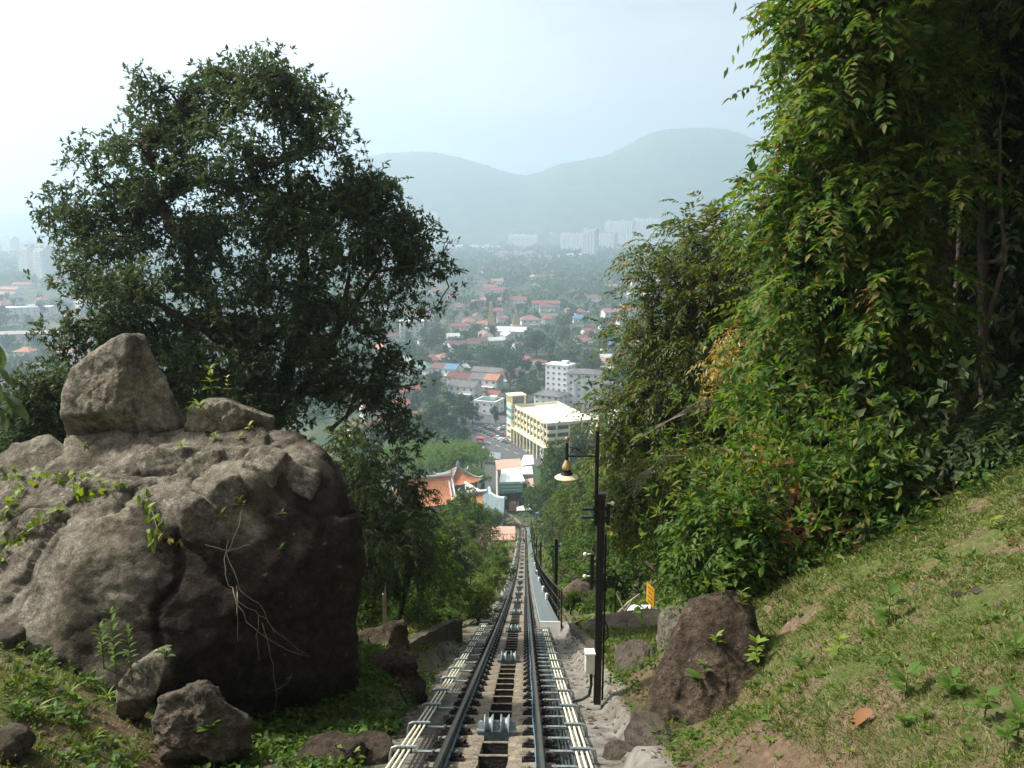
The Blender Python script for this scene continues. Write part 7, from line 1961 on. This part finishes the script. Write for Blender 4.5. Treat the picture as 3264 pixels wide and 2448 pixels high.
# single plants on the right bank
def on(px, py): h = hit(px, py); return h[0]
RB = [(888, 625, 'broad', 14, 1.25, "big leaved dark green seedling high on the right bank", .22), (756, 664, 'lime', 18, 1.15, "bright feathery seedling low on the left part of the right bank", .22), (801, 670, 'broad', 10, 1.0, "dark green seedling beside the bright feathery ones on the bank", .12), (838, 657, 'lime', 14, 1.0, "bright pale green clump in the middle of the bank", .16),
      (905, 700, 'broad', 11, .95, "large leaved seedling with a fallen brown leaf beneath it", .2), (950, 696, 'broad', 12, .75, "dark seedling between two others near the right edge of the bank", .16), (985, 715, 'broad', 11, .7, "large leaved seedling near the bank's lower right", .16), (1015, 660, 'broad', 12, .75, "dark seedling at the right edge halfway up the bank", .14), (1018, 735, 'broad', 12, .75, "dark seedling in the bottom right corner", .16),
      (825, 623, 'lime', 8, .7, "tiny pale seedling above the clump in the bank's middle", .08), (778, 622, 'bright', 12, 1.1, "small ferny seedling at the upper left of the bank", .16), (762, 612, 'bright', 9, 1.0, "thin light seedling near the bank's left shoulder", .14), (872, 640, 'broad', 7, .9, "dark seedling left of the big leaved one", .1), (990, 535, 'lime', 8, 1.2, "pale limy seedling on the green upper right of the bank", .14), (845, 590, 'dark', 6, .5, "dark tuft on the upper middle of the bank", .06), (800, 560, 'lime', 6, .8, "little pale seedling near the bank's crest", .1), (742, 600, 'lime', 8, .9, "yellowish seedling on the bank's left crest", .12)]
for q_ in range(26):
    px = RNG.uniform(740, 1020); py = RNG.uniform(560 + (1024 - px) * .15, 765)
    if py < 480 + (1024 - px) * .42: continue
    RB.append((px, py, ['lime', 'bright', 'broad'][q_ % 3], int(RNG.integers(6, 12)), RNG.uniform(.35, .65), ['tiny pale sprout on the open grass of the bank', 'tiny ferny sprout on the open grass of the bank', 'tiny dark sprout on the open grass of the bank'][q_ % 3], .06))
for (px, py, k, n, s, lab, st_) in RB: rosette_plant(on(px, py), k, n, s, lab, stem=st_)
# plants on the brown outcrop and at its foot
for (px, py, k, n, s, lab, st_) in ((735, 575, 'broad', 14, 1.5, "leafy plant hanging over the top of the brown outcrop", .25), (722, 595, 'bright', 16, 1.6, "plant with long pointed leaves in the cleft above the outcrop", .2), (716, 645, 'lime', 9, 1.0, "small yellow green plant in the outcrop's crack", .1), (700, 690, 'broad', 6, 1.3, "glossy plant sticking out from the outcrop's face", .16), (704, 668, 'lime', 5, .8, "tiny plant below the crack of the outcrop", .08), (690, 742, 'lime', 8, .9, "small weed under the pinkish rock shelf", .08), (672, 752, 'bright', 10, 1.0, "low weed at the outcrop's foot by the bottom edge", .1)):
    h = hit(px, py); rosette_plant(h[0], k, n, s, lab, stem=st_, group="plants on the outcrop")
# left bank plants
for (px, py, k, n, s, lab, st_) in ((118, 690, 'bright', 40, 1.15, "tall bright green weed standing before the pointed stone", .75), (104, 668, 'bright', 26, 1.0, "second tall weed just left of the tallest one", .5), (132, 680, 'bright', 26, 1.0, "tall weed leaning right against the pointed stone", .55), (45, 665, 'broad', 10, .9, "leafy weed among grass at the boulder's left foot", .15), (165, 660, 'broad', 8, .9, "small dark weed behind the pointed stone", .12), (20, 668, 'lime', 7, .8, "pale weed beside the squared stone", .12), (108, 700, 'strap', 16, .9, "grass like tuft below the tall weeds", .06), (35, 720, 'strap', 28, 1.0, "thick bright grass tuft on the left slope", .08), (70, 700, 'strap', 24, .9, "bright grass tuft in the middle of the left slope", .08), (210, 735, 'broad', 9, .9, "weed with paired leaves on the craggy mossy rock", .1), (92, 745, 'strap', 14, .9, "thin grass tuft by the bottom edge", .05), (355, 760, 'lime', 9, .9, "small weed beside the left pipes near the bottom edge", .1), (330, 700, 'broad', 9, .8, "weed in the shade under the boulder's right side", .12)):
    h = hit(px, py); rosette_plant(h[0], k, n, s, lab, stem=st_, group="weeds on the left slope", tiers=7 if st_ > .4 else 3)

# creeper over the boulder's left shoulder
cr = empty("creeper", hit(60, 490)[0], "heart leaved creeper trailing over the boulder's pale left shoulder", "creeper")
paths = [[(0, 520), (15, 500), (30, 485), (48, 478), (70, 478), (92, 482), (112, 486), (135, 488)], [(0, 560), (10, 545), (22, 535), (35, 525), (48, 520), (60, 505)], [(70, 478), (80, 492), (95, 496), (115, 493)], [(20, 495), (8, 512), (2, 530)], [(0, 470), (20, 478), (40, 474)]]
for pth in paths:
    pts = []
    for (a, c), (d, e) in zip(pth[:-1], pth[1:]):
        for t in np.linspace(0, 1, 5, endpoint=False): pts.append((a + (d - a) * t, c + (e - c) * t))
    H_ = [hit(*q) for q in pts]; H_ = [h for h in H_ if h]
    b = MB(); b.tube([h[0] + h[1] * .02 for h in H_], .004, 4); b.build("vine", M['stem'], cr)
    for h in H_:
        for _ in range(2):
            q = h[0] + Vector(RNG.normal(size=3) * .05) + h[1] * .03; put_leaf('heart', cr, q, h[1] * .35 + Vector(RNG.normal(size=3) * .8) + Vector((0, -.4, .1)), RNG.uniform(.6, 1.15), RNG.uniform(-.6, .6), up=h[1])
# hanging plant with yellow leaves on the boulder's face
hp = empty("hanging_plant", hit(140, 500)[0], "trailing plant with lobed green and yellow leaves on the boulder's face", "plant")
pth = [(138, 488), (148, 500), (152, 515), (158, 530), (162, 538), (172, 540)]; H_ = [hit(*q) for q in pth]
b = MB(); b.tube([h[0] + h[1] * .05 for h in H_], .005, 4); b.build("vine", M['stem'], hp)
for (px, py, k) in ((148, 492, 'lime'), (150, 503, 'lime'), (158, 506, 'lime'), (145, 512, 'bright'), (150, 520, 'lime'), (148, 532, 'lime'), (158, 530, 'lime'), (166, 522, 'bright'), (163, 535, 'yellow'), (172, 536, 'yellow'), (175, 542, 'yellow'), (155, 540, 'lime'), (164, 515, 'lime'), (142, 498, 'lime')):
    h = hit(px, py); 
    for _ in range(2): put_leaf(k, hp, h[0] + h[1] * .06, Vector((RNG.normal() * .6, -.5, -.6 + RNG.normal() * .4)), RNG.uniform(.9, 1.5), RNG.uniform(-.5, .5))
# plants on top of the boulder, in the notch by the standing stone
for (px, py, k, n, s, lab, st_) in ((200, 408, 'strap', 16, 1.0, "spiky yellow green rosette in the notch beside the standing stone", .04), (212, 398, 'lime', 16, 1.3, "lime green plant with drooping leaf whorls above the spiky rosette", .32), (228, 395, 'yellow', 9, .7, "thin stalk with small yellow leaves behind the slab", .34), (190, 415, 'lime', 7, .8, "little plant at the standing stone's right foot", .12), (182, 450, 'lime', 8, .9, "yellow green tuft on the ledge under the standing stone", .1), (215, 440, 'lime', 8, .8, "small tuft on the ledge below the slab", .1), (250, 430, 'yellow', 7, .8, "tiny yellowish plant under the slab's right end", .1), (240, 440, 'lime', 7, .7, "small lime plant on the ledge's right end", .1), (240, 508, 'lime', 10, .8, "little upright plant on the boulder's dark face", .14), (222, 520, 'bright', 9, .9, "small green plant in the crack of the boulder's face", .12), (282, 515, 'bright', 6, .8, "tiny plant on the boulder's right flank", .05), (280, 550, 'broad', 4, .6, "single leafed sprout on the boulder's right flank", .03), (85, 447, 'lime', 5, .6, "tiny sprout on the boulder's top left of the standing stone", .08)):
    h = hit(px, py)
    if h: rosette_plant(h[0], k, n, s, lab, stem=st_, group="plants growing on the big boulder", tiers=4)
# pale roots trailing down the boulder
rt_ = empty("hanging_roots", hit(240, 570)[0], "pale dry roots trailing down the boulder's dark face", "roots")
for pth in ([(228, 540), (224, 560), (228, 580), (236, 600), (258, 615), (285, 635), (305, 655)], [(236, 602), (246, 622), (270, 640), (308, 658)], [(238, 585), (236, 612), (238, 640)], [(258, 616), (256, 640), (258, 660)], [(262, 622), (270, 655), (276, 690), (274, 715)], [(232, 545), (226, 555), (240, 590), (262, 605), (275, 632)], [(205, 545), (228, 552), (250, 545)], [(244, 500), (240, 520), (232, 545)], [(272, 690), (285, 682), (292, 672)]):
    pts = []
    for (a, c), (d, e) in zip(pth[:-1], pth[1:]):
        for t in np.linspace(0, 1, 4, endpoint=False): pts.append((a + (d - a) * t + RNG.normal() * .5, c + (e - c) * t))
    H_ = [hit(*q) for q in pts + [pth[-1]]]; b = MB(); b.tube([h[0] + h[1] * .035 for h in H_ if h], list(np.linspace(.0055, .003, sum(1 for h in H_ if h))), 5); b.build("root", M['wood_grey'], rt_)

# leafy branch poking in at the left edge
lb = empty("leafy_branch", at(-30, 380, 7.5), "dark green leafy branch poking in at the left edge", "branch")
b = MB(); b.tube([at(-60, 390, 7.5), at(-20, 385, 7.5), at(8, 380, 7.5)], [.02, .012, .006], 6); b.tube([at(-20, 385, 7.5), at(-5, 405, 7.4), at(10, 415, 7.4)], [.01, .008, .004], 5); b.build("stem", M['bark'], lb)
for (px, py, dx, dz) in ((0, 345, .2, -.8), (4, 352, .4, -1), (-4, 362, .5, -.5), (2, 372, .8, -.5), (8, 380, .8, -.5), (0, 385, .4, -1), (10, 398, .7, -.7), (0, 400, .2, -1), (14, 402, 1, -.4), (4, 412, .6, -.8), (18, 408, .8, -.6), (-4, 420, .5, -.7), (8, 420, .4, -1), (-8, 395, .6, -.6), (-10, 350, .8, -.4), (-8, 375, .9, -.2)):
    put_leaf('dark', lb, at(px - 6, py - 6, 7.45), (dx, -.3, dz), RNG.uniform(.8, 1.2), RNG.uniform(-.5, .5))

# the little wood frond plant: yellow warning sign on the lawn
sg = at(651, 632, 22); g = gdrop(sg.x, 22); top = at(653, 597, 22).z
ys = empty("warning_sign", (sg.x, 22, g), "small yellow sign board on a thin grey post on the lawn", "sign")
b = MB(); b.tube([(0, 0, -.1), (0, 0, top - g + .3)], .028, 7); o = kid(b, "post", M['galv'], ys)
zc = top - g + .05; rotm = Matrix.Rotation(R(58), 3, 'Z')
b = MB(); b.box((0, -.05, zc), (.50, .02, .55), None); b.xform(Matrix.Rotation(R(-74), 4, 'Z')); o = kid(b, "board", M['sign_yellow'], ys)
b = MB()
for k in range(4): b.box((0, -.064, zc + .2 - k * .13), (.34 - .08 * (k % 2), .006, .022))
b.xform(Matrix.Rotation(R(-74), 4, 'Z')); kid(b, "lettering", M['black_paint'], ys)
# white plastic bag
wb = at(643, 607, 25); bm = bmesh.new(); bmesh.ops.create_icosphere(bm, subdivisions=3, radius=.35)
for v in bm.verts: v.co = Vector((v.co.x * 1.5, v.co.y, v.co.z * .7)) * (1 + .35 * noise.noise(v.co * 5)); 
me = bpy.data.meshes.new("plastic_bag"); bm.to_mesh(me); bm.free(); me.materials.append(M['white_paint']); o = bpy.data.objects.new("plastic_bag", me); o.location = (wb.x, 25, gdrop(wb.x, 25) + .15); COL.objects.link(o); tag(o, "white plastic bag lying at the edge of the shrubs behind the yellow sign", "bag")
# dead stems lying at the lawn's edge
def stick(name, pts, r, label, cat="branch", m='wood_grey'):
    b = MB(); b.tube(pts, r, 6); o = b.build(name, M[m]); tag(o, label, cat); return o
stick("fallen_branch", [at(646, 562, 21), at(668, 582, 19.5), at(688, 598, 18)], [.05, .04, .025], "long bare stem leaning from the shrubs down to the brown outcrop", m='bark_pale')
stick("dead_stem", [at(612, 620, 24), at(628, 603, 24.2), at(640, 594, 24.4)], [.05, .04, .03], "brown dead stem leaning at the lawn's edge beside the black pole")
stick("dead_stem", [at(616, 592, 24), at(622, 605, 23.8), at(629, 617, 23.6)], [.03, .03, .02], "thin dry stem crossing the brown dead one")
stick("dead_stem", [at(618, 622, 24), at(630, 604, 24), at(632, 600, 24)], [.04, .03, .02], "short dry stem next to the crossed stems")
q = at(615, 618, 24); b = MB(); b.tube([(q.x, 24, gdrop(q.x, 24) - .1), (q.x, 24, at(615, 582, 24).z)], .03, 6); o = b.build("fence_post", M['black_paint']); tag(o, "thin dark stake at the lawn's far edge", "stake")
q = at(650, 635, 21); b = MB(); b.tube([(q.x - .4, 21, gdrop(q.x - .4, 21) + .06), (q.x + 1.6, 20.6, gdrop(q.x + 1.6, 20.6) + .08)], .02, 5); o = b.build("fallen_stick", M['bark_pale']); tag(o, "thin stick lying on the lawn at the yellow sign's foot", "stick")
# fallen leaves and bits of stone on the bank
for (px, py, s, lab) in ((872, 715, 1.6, "big curled brown leaf on the bank below the large seedling"), (968, 580, 1.3, "dry brown leaf standing upright on the upper bank"), (1010, 540, 1.4, "flat brown leaf near the right edge of the bank"), (950, 576, 1.0, "small dry leaf on the bank's upper right"), (720, 618, .9, "orange fallen leaf on the outcrop's crown")):
    h = hit(px, py); o = bpy.data.objects.new("fallen_leaf", LEAF['rust']); o.location = h[0] + Vector((0, 0, .03)); o.rotation_euler = (RNG.uniform(-.6, .2), RNG.uniform(-.4, .4), RNG.uniform(0, 6)); o.scale = (s, s, s); COL.objects.link(o); tag(o, lab, "leaf", "fallen leaves on the bank")
pb_ = [rock for rock in ()]
pm_ = []
for k in range(3):
    bm = bmesh.new(); bmesh.ops.create_icosphere(bm, subdivisions=2, radius=.05)
    for v in bm.verts: v.co = v.co * (1 + .5 * noise.noise(v.co * 18 + Vector((k * 7, 0, 0)))); v.co.z *= .5
    me = bpy.data.meshes.new("pebble"); bm.to_mesh(me); bm.free(); me.materials.append(M['granite_pale']); pm_.append(me)
PV = []; PF = []
def scatter_stones(n, region, mask, smin, smax, name):
    x0, x1, y0, y1 = region; X = RNG.uniform(x0, x1, n); Y = RNG.uniform(y0, y1, n); k = mask(X, Y); X = X[k]; Y = Y[k]; parts_ = []
    base = [(np.array([v.co[:] for v in m_.vertices]), np.array([p.vertices[:] for p in m_.polygons])) for m_ in pm_]
    for i, (a, b_) in enumerate(zip(X, Y)):
        v, f = base[i % 3]; s = RNG.uniform(smin, smax); t = RNG.uniform(0, 6.28); c_, s_ = math.cos(t), math.sin(t)
        vv = v * s; vv = np.stack([vv[:, 0] * c_ - vv[:, 1] * s_, vv[:, 0] * s_ + vv[:, 1] * c_, vv[:, 2]], 1) + np.array([a, b_, gdrop(a, b_)]); parts_.append((vv, f))
    Vp, Fp = join(parts_); o = np_obj(name, Vp, Fp, M['granite_pale'], smooth=True); return tag(o, kind="stuff")
scatter_stones(260, (-8, -1.7, 4.2, 11), leftm, .3, 1.5, "gravel")
scatter_stones(500, (1.0, 2.1, 5, 22), lambda X, Y: (Lf(X, Y) > 1.1) & (Lf(X, Y) < 1.9), .2, .9, "gravel")
scatter_stones(260, (-2.4, -1.0, 5, 22), lambda X, Y: (Lf(X, Y) < -1.1) & (Lf(X, Y) > -1.9), .3, 1.3, "gravel")
scatter_stones(60, (2.5, 10, 4, 13), bank, .3, 1.3, "gravel")
# ------------------------------------------------------------------ labels of the trees, told by look and by what stands near
MARKS = [((562, 470), "the ornate street lamp"), ((599, 560), "the near black pole"), ((345, 470), "the big boulder's right edge"), ((424, 485), "the temple hall"), ((465, 476), "the temple pavilion"), ((511, 480), "the station's green banner"), ((495, 508), "the grey blue curved wall"), ((515, 530), "the far bend of the rails"), ((548, 590), "the walkway railing"), ((653, 610), "the yellow sign"), ((240, 440), "the huge left tree's foot"), ((45, 420), "the left edge bush"), ((700, 400), "the olive hanging tree"), ((830, 400), "the tall bright tree"), ((540, 410), "the yellow car park"),
         ((447, 375), "the half blue roof"), ((500, 365), "the widest town tree"), ((491, 325), "the tall temple tower"), ((516, 325), "the short temple tower"), ((580, 322), "the pale blue roof"), ((583, 380), "the tall white block"), ((40, 265), "the pair of pale towers"), ((24, 318), "the left white block"), ((30, 338), "the left pale hall"), ((600, 245), "the bright cream flats"), ((645, 290), "the white banded office"), ((610, 350), "the bright blue roof"), ((620, 318), "the long pink roof row"), ((530, 325), "the pinkish hall"), ((398, 398), "the rusty terrace rows"), ((489, 386), "the half orange roof"), ((536, 345), "the wide dark town tree")]
def near_mark(px, py):
    (a, c), nm = min(MARKS, key=lambda l: (l[0][0] - px) ** 2 + 4 * (l[0][1] - py) ** 2)
    dx, dy = px - a, py - c
    far = math.hypot(dx, dy) > 30
    if abs(dy) * 1.6 > abs(dx): r = "above" if dy < 0 else "below"
    else: r = "left of" if dx < 0 else "right of"
    return ("well " if far else "just ") + r + " " + nm
groups_ = {}
for o in COL.objects:
    if o.parent is None and o.get("group") in ("trees between the town roofs", "trees filling the slope either side of the track", "houses of the town") and not (o.get("group") == "houses of the town" and o.get("label") in [k[5] for k in KEY]):
        px, py = to_px(o.location); h = o.scale[2]
        if o["category"] == "house":
            shape = o["label"].split(" with ")[0].replace(" house", ""); rf = o["label"].split(" with ")[1].split(" roof")[0]
            lab = f"{shape} house with {rf} roof {near_mark(px, py)}"
        elif o["group"].startswith("trees between"):
            tone = o.children[0].color[1]
            lab = f"{'pale' if tone > 1.1 else 'dark' if tone < .88 else 'mid green'} {'small' if h < 1.0 else 'medium sized' if h < 1.25 else 'large'} tree {near_mark(px, py - 4)}"
        else:
            mname = o.children[0].data.name if o.children else ""
            base_ = next((k for k, t in T.items() if any(c.data == t.children[0].data for c in o.children)), 'broad')
            look = {'broad': "round leafy", 'broad2': "dense narrow leaved", 'feather': "feathery", 'airy': "layered airy", 'olive': "olive tipped", 'shrub': "low bushy", 'shrub2': "low bright", 'twiggy': "bare twigged"}[base_]
            lab = f"{look} {'small' if h < .55 else 'full' if h < 1 else 'tall'} tree {near_mark(px, py - 10)}"
        o["label"] = lab; groups_.setdefault(lab, []).append((px, py, o))
for lab, L in groups_.items():
    if len(L) < 2: continue
    L.sort(key=lambda q: q[1], reverse=True); n = len(L)
    words = ["nearest", "farthest"] if n > 2 else ["the nearer", "the farther"]
    L[0][2]["label"] = lab + ", " + words[0]; L[-1][2]["label"] = lab + ", " + words[1]
    mid = sorted(L[1:-1], key=lambda q: q[0])
    if len(mid) >= 1: mid[0][2]["label"] = lab + ", leftmost" if len(mid) > 1 else lab + ", the middle"
    if len(mid) >= 2: mid[-1][2]["label"] = lab + ", rightmost"
